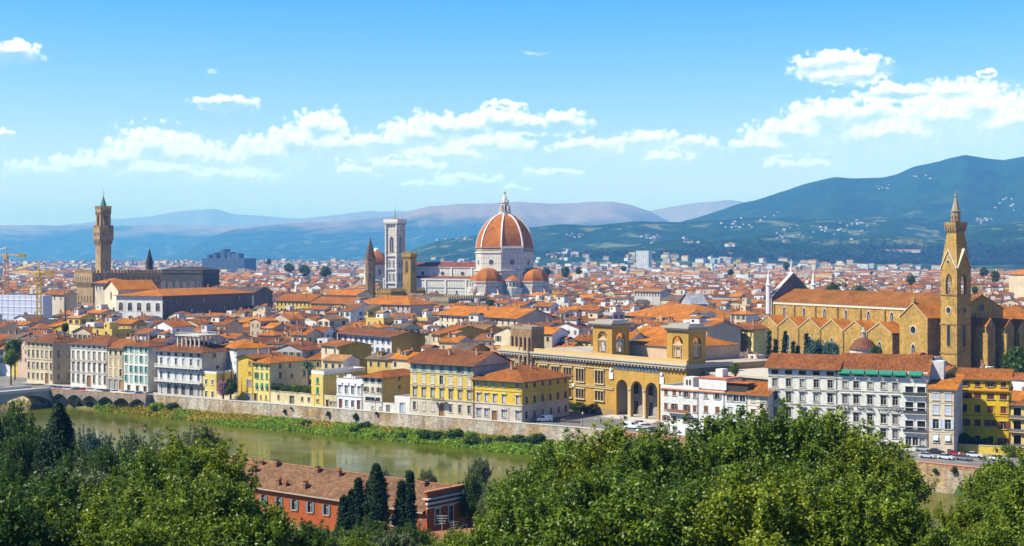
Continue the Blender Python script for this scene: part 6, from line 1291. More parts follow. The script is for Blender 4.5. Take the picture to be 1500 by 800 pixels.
def rect_pts(r):
    cx, cy, a, b, z = r; c, s = math.cos(z), math.sin(z); return [(cx + c * u - s * v, cy + s * u + c * v) for u, v in ((-a, -b), (a, -b), (a, b), (-a, b))]
def overlap(r, q):
    dx, dy = r[0] - q[0], r[1] - q[1]
    if dx * dx + dy * dy > (math.hypot(r[2], r[3]) + math.hypot(q[2], q[3])) ** 2: return False
    P1, P2 = rect_pts(r), rect_pts(q)
    for z in (r[4], r[4] + math.pi / 2, q[4], q[4] + math.pi / 2):
        c, s = math.cos(z), math.sin(z); a = [p[0] * c + p[1] * s for p in P1]; b = [p[0] * c + p[1] * s for p in P2]
        if max(a) <= min(b) + .05 or max(b) <= min(a) + .05: return False
    return True
def fline(x): return 443 - .7025 * (x - 3.4)
SQUARES = [(kx(850) * 445, 440, 24, 14, R(-40)), (20, 447, 22, 16, R(-45)), (96, 362, 60, 12, R(-30)), (kx(800) * 470, 470, 10, 16, R(-50)), (kx(1165) * 575, 590, 26, 15, rz * 0 + R(-60)), (kx(1210) * 540, 545, 30, 12, R(-60))]
rnd = random.Random(11); HOUSES = []
D = 96.0
for gy in range(4, 22):
    for gx in range(-9, 10):
        cx0, cy0 = gx * D, gy * D
        rot = R(-33 + rnd.uniform(-5, 5)) if cx0 < 45 or cy0 > 900 else R(-55 + rnd.uniform(-6, 6))
        if cy0 > 900: rot = R(-29 + rnd.uniform(-10, 10))
        c, s = math.cos(rot), math.sin(rot); v = -D * .75; row = 0
        while v < D * .75:
            dep = rnd.uniform(9, 12.5); u = -D * .75 + rnd.uniform(0, 6); hb = rnd.gauss(15.2, 1.8)
            while u < D * .75:
                wd = rnd.uniform(6.5, 14); lx, ly = u + wd / 2, v + dep / 2; wx, wy = cx0 + c * lx - s * ly, cy0 + s * lx + c * ly; u += wd + (rnd.uniform(1.5, 5) if rnd.random() < .12 else .06)
                if abs(wx - cx0) > D / 2 or abs(wy - cy0) > D / 2: continue
                if wy < fline(wx) + 12 or abs(wx) > .40 * wy + 20: continue
                if HX + F * wx / wy > 1370 and wy < 415: continue
                if wx > 30 and wy < 458 - .9 * (wx - 0): continue
                HOUSES.append([wx, wy, wd / 2 - .03, dep / 2 - .03, rot, max(7.5, min(23, hb + rnd.gauss(0, 2.6)))])
            v += dep + (.06 if row % 2 == 0 else rnd.uniform(4.5, 7)); row += 1
ok = []
for hh in HOUSES:
    r = tuple(hh[:5])
    if any(overlap(r, q) for q in FOOT) or any(overlap(r, q) for q in SQUARES): continue
    px = HX + hh[0] / hh[1] * F
    for (p0, p1, py, Ym) in CAPS:
        if p0 - 6 < px < p1 + 6 and hh[1] < Ym + 5: hh[5] = min(hh[5], zat(py, hh[1]) - 3.2)
    if hh[5] < 4: continue
    ok.append(hh)
ok.sort(key=lambda q: q[1]); HOUSES = ok
# which houses show: sweep from near to far over the picture columns
colmin = np.full(1700, 640.0)
def cover(px0, px1, py):
    a, b = int(max(0, px0 + 100)), int(min(1700, px1 + 100)); colmin[a:b] = np.minimum(colmin[a:b], py)
for a_, b_, y_ in ((39, 104, 500), (104, 232, 505), (232, 297, 512), (253, 306, 487), (297, 322, 530), (322, 348, 507), (349, 396, 527), (396, 440, 532), (456, 475, 545), (475, 531, 556), (531, 600, 553), (601, 697, 520), (697, 820, 548), (740, 968, 520), (868, 917, 470), (977, 1030, 478), (968, 1124, 565), (1105, 1125, 524), (1125, 1225, 532), (1225, 1360, 525), (1360, 1404, 562), (1404, 1480, 545), (1480, 1600, 585)): cover(a_, b_, y_)
heroes = []
for o in [o for o in COL.objects if o.parent is None and 'label' in o and o.get('category') != 'wall']:
    if o.location.y > 50: heroes.append((HX + o.location.x / o.location.y * F, o.location.y, o))
ind = []; rest = []
for hh in HOUSES:
    ps = [(HX + p[0] / p[1] * F) for p in rect_pts(hh[:5])]; p0, p1 = min(ps), max(ps)
    py = to_px((hh[0], hh[1], hh[5] + 1.5))[1]
    a, b = int(max(0, p0 + 100)), int(max(1, min(1699, p1 + 100)))
    vis = np.clip(colmin[a:b] - py, 0, 60).sum() if b > a else 0
    if hh[1] < 1255: cover(p0 + 1, p1 - 1, py)
    (ind if vis > 45 and -10 < (p0 + p1) / 2 < 1510 and len(ind) < 296 else rest).append(hh)
def mixc(c, r, a=.08): f = 1 + r.uniform(-a, a); return tuple(max(.01, min(.9, q * f * (1 + r.uniform(-.03, .03)))) for q in c)
def simple_window(k):
    key = ('sw', k)
    if key in _wc: return _wc[key]
    m = MB(); w_, h_ = ((1.0, 1.7), (1.1, 1.9), (1.0, 1.6), (1.2, 2.0))[k]; sc = (STONE, (.6, .55, .45), (.5, .48, .44), BEIGE)[k]
    m.poly([(-w_ / 2, -.02, 0), (w_ / 2, -.02, 0), (w_ / 2, -.02, h_), (-w_ / 2, -.02, h_)], mat=M['glass'])
    for x0, x1, z0, z1 in ((-w_ / 2 - .16, -w_ / 2, -.1, h_ + .15), (w_ / 2, w_ / 2 + .16, -.1, h_ + .15), (-w_ / 2 + .001, w_ / 2 - .001, h_, h_ + .15), (-w_ / 2 + .001, w_ / 2 - .001, -.1, 0)): m.box(x0, x1, -.09, .0, z0, z1, sc, M['trim'])
    if k in (1, 3):
        for sx in (-1, 1): x0, x1 = sorted((sx * (w_ / 2 + .17), sx * (w_ + .1))); m.box(x0, x1, -.12, -.01, 0, h_, (DBROWN, DBROWN, GREEN, (.12, .16, .13))[k], M['paint'])
    elif k == 2: m.box(-w_ / 2 + .02, w_ / 2 - .02, -.075, -.03, .03, h_ - .03, (.22, .12, .07), M['paint'])
    _wc[key] = m.mesh('window'); return _wc[key]
LABN = []
def house(hh, single=None):
    wx, wy, a, b, rot, h = hh; r = random.Random(hash((round(wx * 10), round(wy * 10)))); w_, d_ = 2 * a, 2 * b
    wn, wc0 = r.choices(WCOLS, WWT)[0]; rn, rc0 = r.choices(RCOLS, [25, 26, 24, 12, 13])[0]
    kind = r.choices(['gable', 'hip', 'gabley', 'shed', 'flat'], [56, 16, 14, 7, 7])[0]
    wc1, rc1 = mixc(wc0, r), mixc(rc0, r, .3); pitch = r.uniform(.28, .40); sc1 = mixc(r.choices(WCOLS, WWT)[0][1], r) if r.random() < .3 else wc1
    c, s = math.cos(rot), math.sin(rot); ox, oy = wx - c * a + s * b, wy - s * a - c * b
    if single is not None:
        m = single; m.xf = Matrix.Translation((ox, oy, 0)) @ Matrix.Rotation(rot, 4, 'Z')
        mt = M['farwall']
        m.poly([(0, 0, 0), (w_, 0, 0), (w_, 0, h), (0, 0, h)], wc1, mt); m.poly([(w_, 0, 0), (w_, d_, 0), (w_, d_, h), (w_, 0, h)], sc1, mt); m.poly([(w_, d_, 0), (0, d_, 0), (0, d_, h), (w_, d_, h)], wc1, mt); m.poly([(0, d_, 0), (0, 0, 0), (0, 0, h), (0, d_, h)], sc1, mt)
        gable_fill(m, kind, w_, d_, h, .4, pitch, wc1, M['wall']); roof_shape(m, kind, w_, d_, h, .4 if kind != 'flat' else 0, pitch, rc1, wc1)
        if kind == 'flat' or r.random() < .16: x0 = r.uniform(.1, .5) * w_; y0 = r.uniform(.2, .4) * d_; m.box(x0, x0 + w_ * .35, y0, y0 + d_ * .4, h, h + r.uniform(2.5, 4.2), mixc(WHITE, r), M['wall'])
        m.xf = None; return
    root = thing('tiled_house', '', 'house', (ox, oy, 0), rot, 'houses packed behind the riverside row')
    m = MB(); mt = M['wall']; m.poly([(0, 0, 0), (w_, 0, 0), (w_, 0, h), (0, 0, h)], wc1, mt); m.poly([(w_, 0, 0), (w_, d_, 0), (w_, d_, h), (w_, 0, h)], sc1, mt); m.poly([(w_, d_, 0), (0, d_, 0), (0, d_, h), (w_, d_, h)], wc1, mt); m.poly([(0, d_, 0), (0, 0, 0), (0, 0, h), (0, d_, h)], sc1, mt)
    ev = r.uniform(.35, .7); gable_fill(m, kind, w_, d_, h, ev, pitch, sc1, mt); m.build('wall', root)
    m = MB(); hf = roof_shape(m, kind, w_, d_, h, ev if kind != 'flat' else 0, pitch, rc1, wc1)
    extra = ''
    if kind == 'flat':
        for x0_, x1_, y0_, y1_ in ((0, w_, 0, .25), (0, w_, d_ - .25, d_), (0, .25, .252, d_ - .252), (w_ - .25, w_, .252, d_ - .252)): m.box(x0_, x1_, y0_, y1_, h + .06, h + .95, wc1, M['wall'], bottom=False)
    ro = m.build('roof', root)
    nc = r.choices([0, 1, 2, 3], [25, 40, 25, 10])[0]
    for k in range(nc): x, y = r.uniform(.12, .88) * w_, r.uniform(.2, .8) * d_; place('chimney', chimney_mesh(r.choice((.9, 1.3, 1.8)), r.choice((.6, .9))), ro, (x, y, hf(x, y)), r.choice((0, R(90))))
    q = r.random()
    if kind == 'flat' or q < .22:
        m = MB(); x0 = r.uniform(.08, .5) * w_; y0 = r.uniform(.2, .45) * d_; ww, dd, z1 = w_ * r.uniform(.25, .45), d_ * .42, h + r.uniform(3.0, 4.8); m.box(x0, x0 + ww, y0, y0 + dd, h - .3, z1, mixc(WHITE if r.random() < .6 else wc0, r), M['wall'], bottom=False)
        m.box(x0 + ww * .2, x0 + ww * .45, y0 - .05, y0 - .003, z1 - 2.0, z1 - .8, DARKW, M['glass']); roof_shape(m, r.choice(('gable', 'shed', 'flat')), ww, dd, z1, .3, .3, mixc(rc0, r, .2), wc1, x0, y0); m.build('roof_room', root); extra = ' with roof room'
    elif q < .34 and kind == 'gable':
        m = MB(); x0 = r.uniform(.3, .6) * w_; z0 = hf(x0, d_ * .22); m.box(x0 - .9, x0 + .9, d_ * .18, d_ * .42, z0 - .4, z0 + 1.4, wc1, M['wall'], bottom=False); m.box(x0 - .5, x0 + .5, d_ * .18 - .04, d_ * .18 - .002, z0 + .1, z0 + 1.15, DARKW, M['glass']); m.poly([(x0 - 1.1, d_ * .18 - .2, z0 + 1.42), (x0 + 1.1, d_ * .18 - .2, z0 + 1.42), (x0 + 1.1, d_ * .5, z0 + 1.8), (x0 - 1.1, d_ * .5, z0 + 1.8)], rc1, M['roof']); m.build('dormer', ro); extra = ' with dormer'
    elif q < .50:
        m = MB(); x0 = r.uniform(.2, .8) * w_; y0 = d_ * .5; z0 = hf(x0, y0); m.tube([(x0, y0, z0 - .3), (x0, y0, z0 + 2.6)], .05, 4, (.4, .4, .4), M['metal'])
        for k in range(3): m.tube([(x0 - .6, y0, z0 + 1.6 + .4 * k), (x0 + .6, y0, z0 + 1.6 + .4 * k)], .03, 4, (.5, .5, .5), M['metal'])
        m.build('antenna', ro)
    ws = r.randrange(4); n = max(2, int(w_ / r.uniform(2.8, 3.6))); ns = max(1, int(d_ / 4.0)); rows = 3 if wy < 620 else 2
    for k in range(rows):
        z = h - 2.7 - k * 3.5
        if z < .8: break
        for i in range(n):
            if r.random() < .93: place('window', simple_window(ws), root, (w_ * (i + .5) / n, 0, z), 0)
        if sc1 is wc1 or r.random() < .4:
            for i in range(ns):
                if r.random() < .7: place('window', simple_window(ws), root, (w_, d_ * (i + .5) / ns, z), R(90))
    size = 'tall' if h > 17.5 else 'low' if h < 12.5 else 'broad' if w_ > 14 else 'slim' if w_ < 9.5 else 'plain'
    shp = {'gable': 'gable roofed', 'hip': 'hip roofed', 'gabley': 'gable fronted', 'shed': 'lean-to roofed', 'flat': 'flat roofed'}[kind]
    LABN.append((root, size, wn, shp, rn if kind != 'flat' else '', extra, to_px((wx, wy, h))))
for hh in ind: house(hh)
# a label of its own for each house: look first, then the landmark it stands behind
MARKS = {'palazzo': 'palazzo', 'town_house': 'house'}
SHORT = [(20, 'the bridge'), (58, 'bridge palazzo'), (130, 'white palazzo'), (200, 'green shuttered house'), (268, 'roof colonnade'), (335, 'purple bush'), (384, 'lemon house'), (450, 'palm tree'), (512, 'ornate palazzina'), (545, 'ochre flanked house'), (647, 'yellow palazzo'), (730, 'yellow corner palazzo'), (830, 'library wing'), (890, 'left library tower'), (945, 'library porch'), (1002, 'right library tower'), (1075, 'yellow shuttered palazzo'), (1115, 'church front'), (1150, 'cypress row'), (1265, 'round chapel'), (1340, 'church transept'), (1399, 'church bell tower'), (1440, 'bright yellow house'), (1490, 'golden house')]
from collections import defaultdict
grp = defaultdict(list)
for rec in LABN:
    root, size, wn, shp, rn, extra, (px, py) = rec
    sh = min(SHORT, key=lambda q: abs(q[0] - px)); rel = 'behind' if abs(sh[0] - px) < 14 else ('left of' if px < sh[0] else 'right of')
    base = f"{size} {wn} " + (f"{rn} " if rn else "") + f"{shp} house" + extra
    grp[f"{base}, {rel} {sh[1]}"].append((py, px, root))
ORD = ['lowest', 'second', 'third', 'fourth', 'fifth', 'sixth']
print('maxlab', max(len(k.split()) for k in grp), sum(1 for v in grp.values() if len(v) > 1))
for lab, lst in grp.items():
    lst.sort(key=lambda q: -q[0])
    for i, (_, _, root) in enumerate(lst): root['label'] = lab if len(lst) == 1 else (('lower ' if i == 0 else 'upper ') if len(lst) == 2 else ORD[i] + ' ') + lab
m = MB()
for hh in rest: house(hh, m)
# beyond: blocks of the outer city thinning towards the hills
r = random.Random(5)
for i in range(12000):
    Y = 1700 * (4.3 ** r.random()) if r.random() < .8 else r.uniform(1750, 3400); px = r.uniform(-40, 1540)
    lim = np.interp(px, [0, 500, 700, 900, 1100, 1300, 1500], [7600, 7400, 5600, 5200, 4800, 4300, 3900])
    if Y > lim: continue
    if any(abs(px - a_) < b_ and abs(Y - c_) < 50 for a_, b_, c_ in ((941, 14, 4110), (327, 40, 3890))): continue
    X = kx(px) * Y; rot = R(-29 + r.gauss(0, 14)); big = Y > 2400
    w_, d_ = (r.uniform(12, 34), r.uniform(11, 18)) if big else (r.uniform(8, 17), r.uniform(9, 13)); h = r.uniform(9, 19) + (r.uniform(3, 9) if big and r.random() < .12 else 0)
    zb = max(0.0, float(hills_z(np.array([px]), np.array([Y]), np.array([X]))[0]) - 3) if Y > 4000 else 0.0
    if zb > 62 or (zb > 22 and r.random() < .65): continue
    m.xf = Matrix.Translation((X, Y, zb)) @ Matrix.Rotation(rot, 4, 'Z')
    wn, wc0 = r.choices(WCOLS, [34, 26, 12, 7, 3, 10, 5, 3])[0]; wc1 = mixc(wc0, r); kind = r.choices(['gable', 'hip', 'flat'], [40, 22, 38] if big else [62, 26, 12])[0]
    for q_ in ([(0, 0), (w_, 0)], [(w_, 0), (w_, d_)], [(0, d_), (0, 0)]): (xa, ya), (xb, yb) = q_; m.poly([(xa, ya, 0), (xb, yb, 0), (xb, yb, h), (xa, ya, h)], wc1, M['farwall'])
    gable_fill(m, kind, w_, d_, h, .3, .34, wc1, M['wall']); roof_shape(m, kind, w_, d_, h, .3 if kind != 'flat' else 0, .34, mixc(r.choice((ORANGE, RUST, RUST, DUSTY, BROWN)), r, .3), wc1)
m.xf = None
tag(m.build('distant_houses'), 'dense mass of far tiled roofs and white blocks across the plain', kind='stuff')
# ------------------------------------------------------------------ embankment walls, terrace, bridge
def along(pts, off):
    """polyline shifted sideways (positive = towards the water)"""
    out = []
    for i, p in enumerate(pts):
        a, b = pts[max(0, i - 1)], pts[min(len(pts) - 1, i + 1)]; d = Vector((b[0] - a[0], b[1] - a[1])).normalized(); out.append((p[0] + d.y * off, p[1] - d.x * off))
    return out
def dens(pts, step):
    out = []
    for a, b in zip(pts[:-1], pts[1:]):
        n = max(1, int(math.hypot(b[0] - a[0], b[1] - a[1]) / step)); out += [(a[0] + (b[0] - a[0]) * i / n, a[1] + (b[1] - a[1]) * i / n) for i in range(n)]
    return out + [pts[-1]]
t, b, _ = new_mat('riverstone')
geo = t.n('ShaderNodeNewGeometry'); pos = geo.outputs['Position']; uv = t.n('ShaderNodeUVMap', uv_map='uv').outputs[0]
n1, _ = t.noise(pos, .10, 5, .65); n2, _ = t.noise(pos, 1.2, 5, .75); n4, _ = t.noise(t.vmath('MULTIPLY', pos, (1, 1, .25)), .5, 4, .6)
br = t.n('ShaderNodeTexBrick'); t.l(uv, br.inputs['Vector']); br.inputs['Scale'].default_value = 1; br.inputs['Brick Width'].default_value = .9; br.inputs['Row Height'].default_value = .38; br.inputs['Mortar Size'].default_value = .04
br.inputs['Color1'].default_value = (.72, .72, .72, 1); br.inputs['Color2'].default_value = (1.15, 1.12, 1.08, 1); br.inputs['Mortar'].default_value = (.6, .58, .55, 1)
c = t.mix(t.ramp(n1, .42, .6), attr_col(t), (.50, .34, .17, 1)); c = t.mix(1.0, c, br.outputs['Color'], 'MULTIPLY'); c = t.mix(1.0, c, grey(t, t.math('MULTIPLY', t.ramp(n2, .3, .7, .62, 1.2), t.ramp(n4, .32, .6, .6, 1.1))), 'MULTIPLY')
t.l(c, b.inputs['Base Color']); b.inputs['Roughness'].default_value = .95; bump(t, b, n2, .5, .2)
def quay(name, label, pts, z0, z1, col, cap, par=0.0, parc=None, batter=.5):
    root = thing(name, label, 'wall', (*pts[0], 0)); ox, oy = pts[0]; m = MB(); m.xf = Matrix.Translation((-ox, -oy, 0)); pts = dens(pts, 9); fr = along(pts, batter); bk = along(pts, -.75)
    ztop = z1 - par
    for i in range(len(pts) - 1): m.poly([(*fr[i], z0), (*fr[i + 1], z0), (*pts[i + 1], ztop), (*pts[i], ztop)], col, M['riverstone'])
    for e in (0, -1): m.poly([(*fr[e], z0), (*pts[e], ztop), (*bk[e], ztop), (*bk[e], z0)], col, M['riverstone'])
    m.build('wall', root); m = MB(); m.xf = Matrix.Translation((-ox, -oy, 0)); o2 = along(pts, .12); pc = parc or col
    zp = z1 - .22
    for i in range(len(pts) - 1):
        if par: m.poly([(*pts[i], ztop), (*pts[i + 1], ztop), (*pts[i + 1], zp), (*pts[i], zp)], pc, M['riverstone'])
        m.poly([(*bk[i + 1], -.3), (*bk[i], -.3), (*bk[i], zp), (*bk[i + 1], zp)], pc, M['riverstone'])
        m.poly([(*o2[i], z1), (*o2[i + 1], z1), (*bk[i + 1], z1), (*bk[i], z1)], cap, M['trim']); m.poly([(*o2[i], zp), (*o2[i + 1], zp), (*o2[i + 1], z1), (*o2[i], z1)], cap, M['trim'])
    m.build('parapet', root); return root
W_ = lambda i: WALL[i]
quay('river_wall', 'long pale stone embankment wall with parapet below the yellow palazzi', [W_(4), W_(5), (32, 414)], -7.5, 1.0, (.60, .53, .42), (.62, .57, .48))
quay('river_wall', 'rough rubble embankment wall with a red brick parapet below the hotel', [(32.3, 413.7), W_(6), W_(7), W_(8), (300, 172)], -7.8, 1.0, (.52, .42, .31), (.56, .25, .15), 1.15, (.60, .24, .13))
quay('river_wall', 'cream embankment wall under the arched terrace by the bridge', [(-330, 640), W_(3), W_(4)], -7.5, -.45, (.66, .52, .31), (.5, .4, .3))
# terrace carried on shallow arches
A, B = Vector((-185, 556)), Vector((-134.8, 527.3)); d = (B - A).normalized(); Lt = (B - A).length; rz = math.atan2(d.y, d.x)
root = thing('arched_terrace', 'brick parapet terrace on shallow arches with parked cars beside the bridge', 'terrace', (A.x, A.y, 0), rz); m = MB(); off = -3.6; nb = 7; bw = Lt / nb
m.box(0, Lt, off, 1.5, -.42, -.02, (.3, .28, .26), M['trim'])
for i in range(nb):
    x0, x1 = i * bw, (i + 1) * bw; k = 10; arc = [(x0 + .5 + (bw - 1.0) * j / k, -2.3 + 1.5 * math.sin(math.pi * j / k)) for j in range(k + 1)]
    m.poly([(x0, off, -2.9), (x0 + .5, off, -2.3), (x0 + .5, off, -.42), (x0, off, -.42)], (.34, .30, .27), M['riverstone']); m.poly([(x1 - .5, off, -2.3), (x1, off, -2.9), (x1, off, -.42), (x1 - .5, off, -.42)], (.34, .30, .27), M['riverstone'])
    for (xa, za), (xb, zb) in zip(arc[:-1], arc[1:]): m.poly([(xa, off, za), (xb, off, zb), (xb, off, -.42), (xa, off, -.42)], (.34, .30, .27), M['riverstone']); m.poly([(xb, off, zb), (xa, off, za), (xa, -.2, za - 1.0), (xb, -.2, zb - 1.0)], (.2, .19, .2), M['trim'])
    m.poly([(x0 - .35, off, -2.9), (x0 + .35, off, -2.9), (x0 + .35, .3, -6.4), (x0 - .35, .3, -6.4)], (.26, .24, .24), M['trim'])
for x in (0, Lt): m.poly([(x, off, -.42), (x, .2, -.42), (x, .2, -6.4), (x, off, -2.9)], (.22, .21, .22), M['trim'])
m.build('arches', root); m = MB(); m.box(-.05, Lt + .05, off - .02, off + .4, -.018, .95, (.60, .30, .20), M['riverstone']); m.box(Lt - .35, Lt + .05, off + .402, 0, -.018, .95, (.60, .30, .20), M['riverstone']); m.box(-.1, Lt + .1, off - .1, off + .48, .952, 1.08, (.62, .40, .30), M['trim']); m.build('parapet', root)
# bridge
A = Vector((-186, 555)); dv = Vector((-.60, -.80)); rz = math.atan2(dv.y, dv.x)
root = thing('bridge', 'pale flat arched road bridge with a pointed pier at the left edge', 'bridge', (A.x, A.y, 0), rz); m = MB(); hw = 7.5; span = 26.0
for sp in range(4):
    x0 = sp * span + (3.2 if sp else 0); x1 = (sp + 1) * span - 3.2; k = 12; arc = [(x0 + (x1 - x0) * j / k, -4.2 + 3.2 * math.sin(math.pi * j / k) ** .8) for j in range(k + 1)]
    for (xa, za), (xb, zb) in zip(arc[:-1], arc[1:]):
        for y, fl in ((-hw, 0), (hw, 1)):
            q = [(xa, y, za), (xb, y, zb), (xb, y, -.1), (xa, y, -.1)]; m.poly(q[::-1] if fl else q, (.60, .55, .46), M['wall'])
        m.poly([(xa, -hw, za), (xa, hw, za), (xb, hw, zb), (xb, -hw, zb)], (.42, .40, .37), M['wall'])
    m.box(x1 + .001, x1 + 6.4, -hw - .01, hw + .01, -4.2, -.1, (.6, .55, .46), M['wall'])
m.box(-1, span * 4, -hw - .4, hw + .4, -.099, .25, (.40, .38, .36), M['trim']); m.build('deck', root)
for sp in range(3):
    q = MB(); xc = (sp + 1) * span; q.loft([[(xc - 3.2, -hw - .3, z), (xc, -hw - 5, z), (xc + 3.2, -hw - .3, z), (xc + 3.2, hw + .3, z), (xc, hw + 5, z), (xc - 3.2, hw + .3, z)] for z in (-9, -4.4)], (.50, .44, .34), M['stone']); q.loft([[(xc - 3.2, -hw - .3, -4.4), (xc, -hw - 5, -4.4), (xc + 3.2, -hw - .3, -4.4)], [(xc - 1, -hw - .3, -1.2), (xc, -hw - .6, -1.2), (xc + 1, -hw - .3, -1.2)]], (.60, .5, .33), M['stone']); q.build('pier', root)
for y in (-hw - .3, hw + .1):
    q = MB(); q.box(-1, span * 4, y - .12, y + .32, .252, 1.25, (.72, .68, .60), M['trim']); q.box(-1, span * 4, y - .2, y + .4, 1.252, 1.4, (.76, .72, .64), M['trim']); q.build('parapet', root)
# pavement and kerb along the palazzi, lane marks
m = MB(); fa = along(dens([(-203, 588), (3.4, 443)], 20), 2.2); fb = along(dens([(-203, 588), (3.4, 443)], 20), -.4)
for i in range(len(fa) - 1): m.poly([(*fa[i], .12), (*fa[i + 1], .12), (*fb[i + 1], .12), (*fb[i], .12)], (.42, .40, .37), M['trim']); m.poly([(*fa[i], 0), (*fa[i + 1], 0), (*fa[i + 1], .12), (*fa[i], .12)], (.5, .48, .45), M['trim'])
tag(m.build('pavement'), kind='structure')
m = MB(); cl = along([W_(5), W_(6), W_(7), W_(8)], -12.0)
for i, (a, b2) in enumerate(zip(cl[:-1], cl[1:])):
    L_ = math.hypot(b2[0] - a[0], b2[1] - a[1]); ux, uy = (b2[0] - a[0]) / L_, (b2[1] - a[1]) / L_
    for k in range(int(L_ / 6)): x, y = a[0] + ux * k * 6, a[1] + uy * k * 6; m.poly([(x - uy * .08, y + ux * .08, .006), (x + uy * .08, y - ux * .08, .006), (x + ux * 3 + uy * .08, y + uy * 3 - ux * .08, .006), (x + ux * 3 - uy * .08, y + uy * 3 + ux * .08, .006)], (.75, .75, .72), M['trim'])
tag(m.build('road_marking'), kind='structure')
# garden wall with the purple bush; yellow garden wall on the right
a, b = on_line(317.4, F1, F2), on_line(348.6, F1, F2); v = b - a
root = thing('garden_wall', 'low cream garden wall under the purple flowering bush', 'wall', a, math.atan2(v.y, v.x)); m = MB(); m.box(0, v.length, 0, .45, 0, 2.3, (.76, .62, .34), M['wall']); m.box(-.05, v.length + .05, -.08, .53, 2.302, 2.45, BEIGE, M['trim']); m.build('wall', root)
a, b = Vector((kx(1402) * 376, 376, 0)), Vector((kx(1540) * 366, 366, 0)); v = b - a
root = thing('garden_wall', 'golden plaster garden wall below the hedge at the right edge', 'wall', a, math.atan2(v.y, v.x)); m = MB(); m.box(0, v.length, 0, .45, 0, 2.2, (.84, .58, .10), M['wall']); m.box(-.05, v.length + .05, -.08, .53, 2.202, 2.35, BEIGE, M['trim']); m.build('wall', root)

# ------------------------------------------------------------------ vehicles
def car_meshes(col, van=False):
    key = ('car', col, van)
    if key in _wc: return _wc[key]
    b = MB(); g = MB(); w_ = .88 if not van else 1.0; Lh = 2.1 if not van else 2.6
    if not van: prof = [(-Lh, .35), (-Lh, .75), (-1.95, .92), (-1.35, .98), (1.0, 1.0), (1.9, .86), (Lh, .62), (Lh, .35)]; cab = [(-1.75, .95), (-1.25, 1.42), (.1, 1.46), (1.0, .98)]
    else: prof = [(-Lh, .4), (-Lh, 2.1), (-2.4, 2.25), (1.0, 2.25), (1.75, 1.35), (2.45, 1.1), (Lh, .75), (Lh, .4)]; cab = None
    n = len(prof)
    inn = [(x * .985, z) for x, z in prof]
    for y, s in ((-w_, 1), (w_, -1)):
        pts = [(x, y, z) for x, z in prof]; b.poly(pts[::-1] if s > 0 else pts, col, M['carpaint'])
    for i in range(n): (xa, za), (xb, zb) = prof[i], prof[(i + 1) % n]; b.poly([(xa, -w_, za), (xb, -w_, zb), (xb, w_, zb), (xa, w_, za)][::-1], col, M['carpaint'])
    if cab:
        wt = w_ * .82
        r0 = [(-1.75, .96), (1.0, .98)]; roof_ = [(-1.2, 1.46), (.15, 1.48)]
        b.poly([(roof_[0][0], -wt, 1.46), (roof_[1][0], -wt, 1.48), (roof_[1][0], wt, 1.48), (roof_[0][0], wt, 1.46)], col, M['carpaint'])
        g.poly([(1.0, -w_ * .94, .985), (1.0, w_ * .94, .985), (.15, wt, 1.475), (.15, -wt, 1.475)], mat=M['glass']); g.poly([(-1.75, w_ * .94, .965), (-1.75, -w_ * .94, .965), (-1.2, -wt, 1.455), (-1.2, wt, 1.455)], mat=M['glass'])
        for s in (-1, 1):
            q = [(-1.75, s * w_ * .94, .965), (1.0, s * w_ * .94, .985), (.15, s * wt, 1.475), (-1.2, s * wt, 1.455)]; g.poly(q if s < 0 else q[::-1], mat=M['glass'])
    else:
        g.poly([(1.03, -.9, 2.22), (1.73, -.9, 1.37), (1.73, .9, 1.37), (1.03, .9, 2.22)][::-1], mat=M['glass'])
        for s in (-1, 1): q = [(.1, s * 1.004, 1.35), (1.6, s * 1.004, 1.35), (1.05, s * 1.004, 2.05), (.1, s * 1.004, 2.05)]; g.poly(q if s < 0 else q[::-1], mat=M['glass'])
    wl = MB(); wl.xf = Matrix.Rotation(R(90), 4, 'X'); wl.lathe([(.05, -.11), (.33, -.11), (.33, .11), (.2, .115), (.05, .1)], 14, (.03, .03, .03), M['paint']); wl.xf = None
    hl = MB(); hl.box(-.03, .03, -.16, .16, -.07, .07, (.8, .8, .78), M['paint'])
    _wc[key] = (b.mesh('body'), g.mesh('window_glass'), _wc.setdefault('wheel', wl.mesh('wheel')), _wc.setdefault('headlight', hl.mesh('headlight')), w_, Lh); return _wc[key]
def car(x, y, rz, label, col, van=False, group=None, z=0.012):
    b, g, wl, hl, w_, Lh = car_meshes(col, van); root = thing('parked_van' if van else 'parked_car', label, 'van' if van else 'car', (x, y, z), rz, group)
    place('body', b, root); place('window_glass', g, root)
    for sx in (-1.3 if not van else -1.7, 1.3 if not van else 1.75):
        for s in (-1, 1): place('wheel', wl, root, (sx, s * (w_ - .08), .33))
    for s in (-1, 1): place('headlight', hl, root, (Lh + .01, s * w_ * .65, .68 if not van else .9))
CW, CS, CK, CB, CRD, CG = (.80, .80, .80), (.50, .51, .53), (.03, .03, .035), (.03, .07, .18), (.45, .03, .04), (.18, .19, .2)
cn = {CW: 'white', CS: 'silver', CK: 'black', CB: 'dark blue', CRD: 'red', CG: 'dark grey'}
seq = [CB, CG, CS, CK, CRD, CW, CS, CK, CW, CW, CS, CB, CG]; line = along([W_(3), W_(4)], -2.0)
words = ['nearest the bridge', 'second from the bridge', 'third from the bridge', 'fourth from the bridge', 'between a black and a white car', 'just right of the red one', 'seventh from the bridge', 'eighth from the bridge', 'ninth from the bridge', 'left of the last silver one', 'third from the terrace end', 'next to last at the terrace end', 'last at the terrace end']
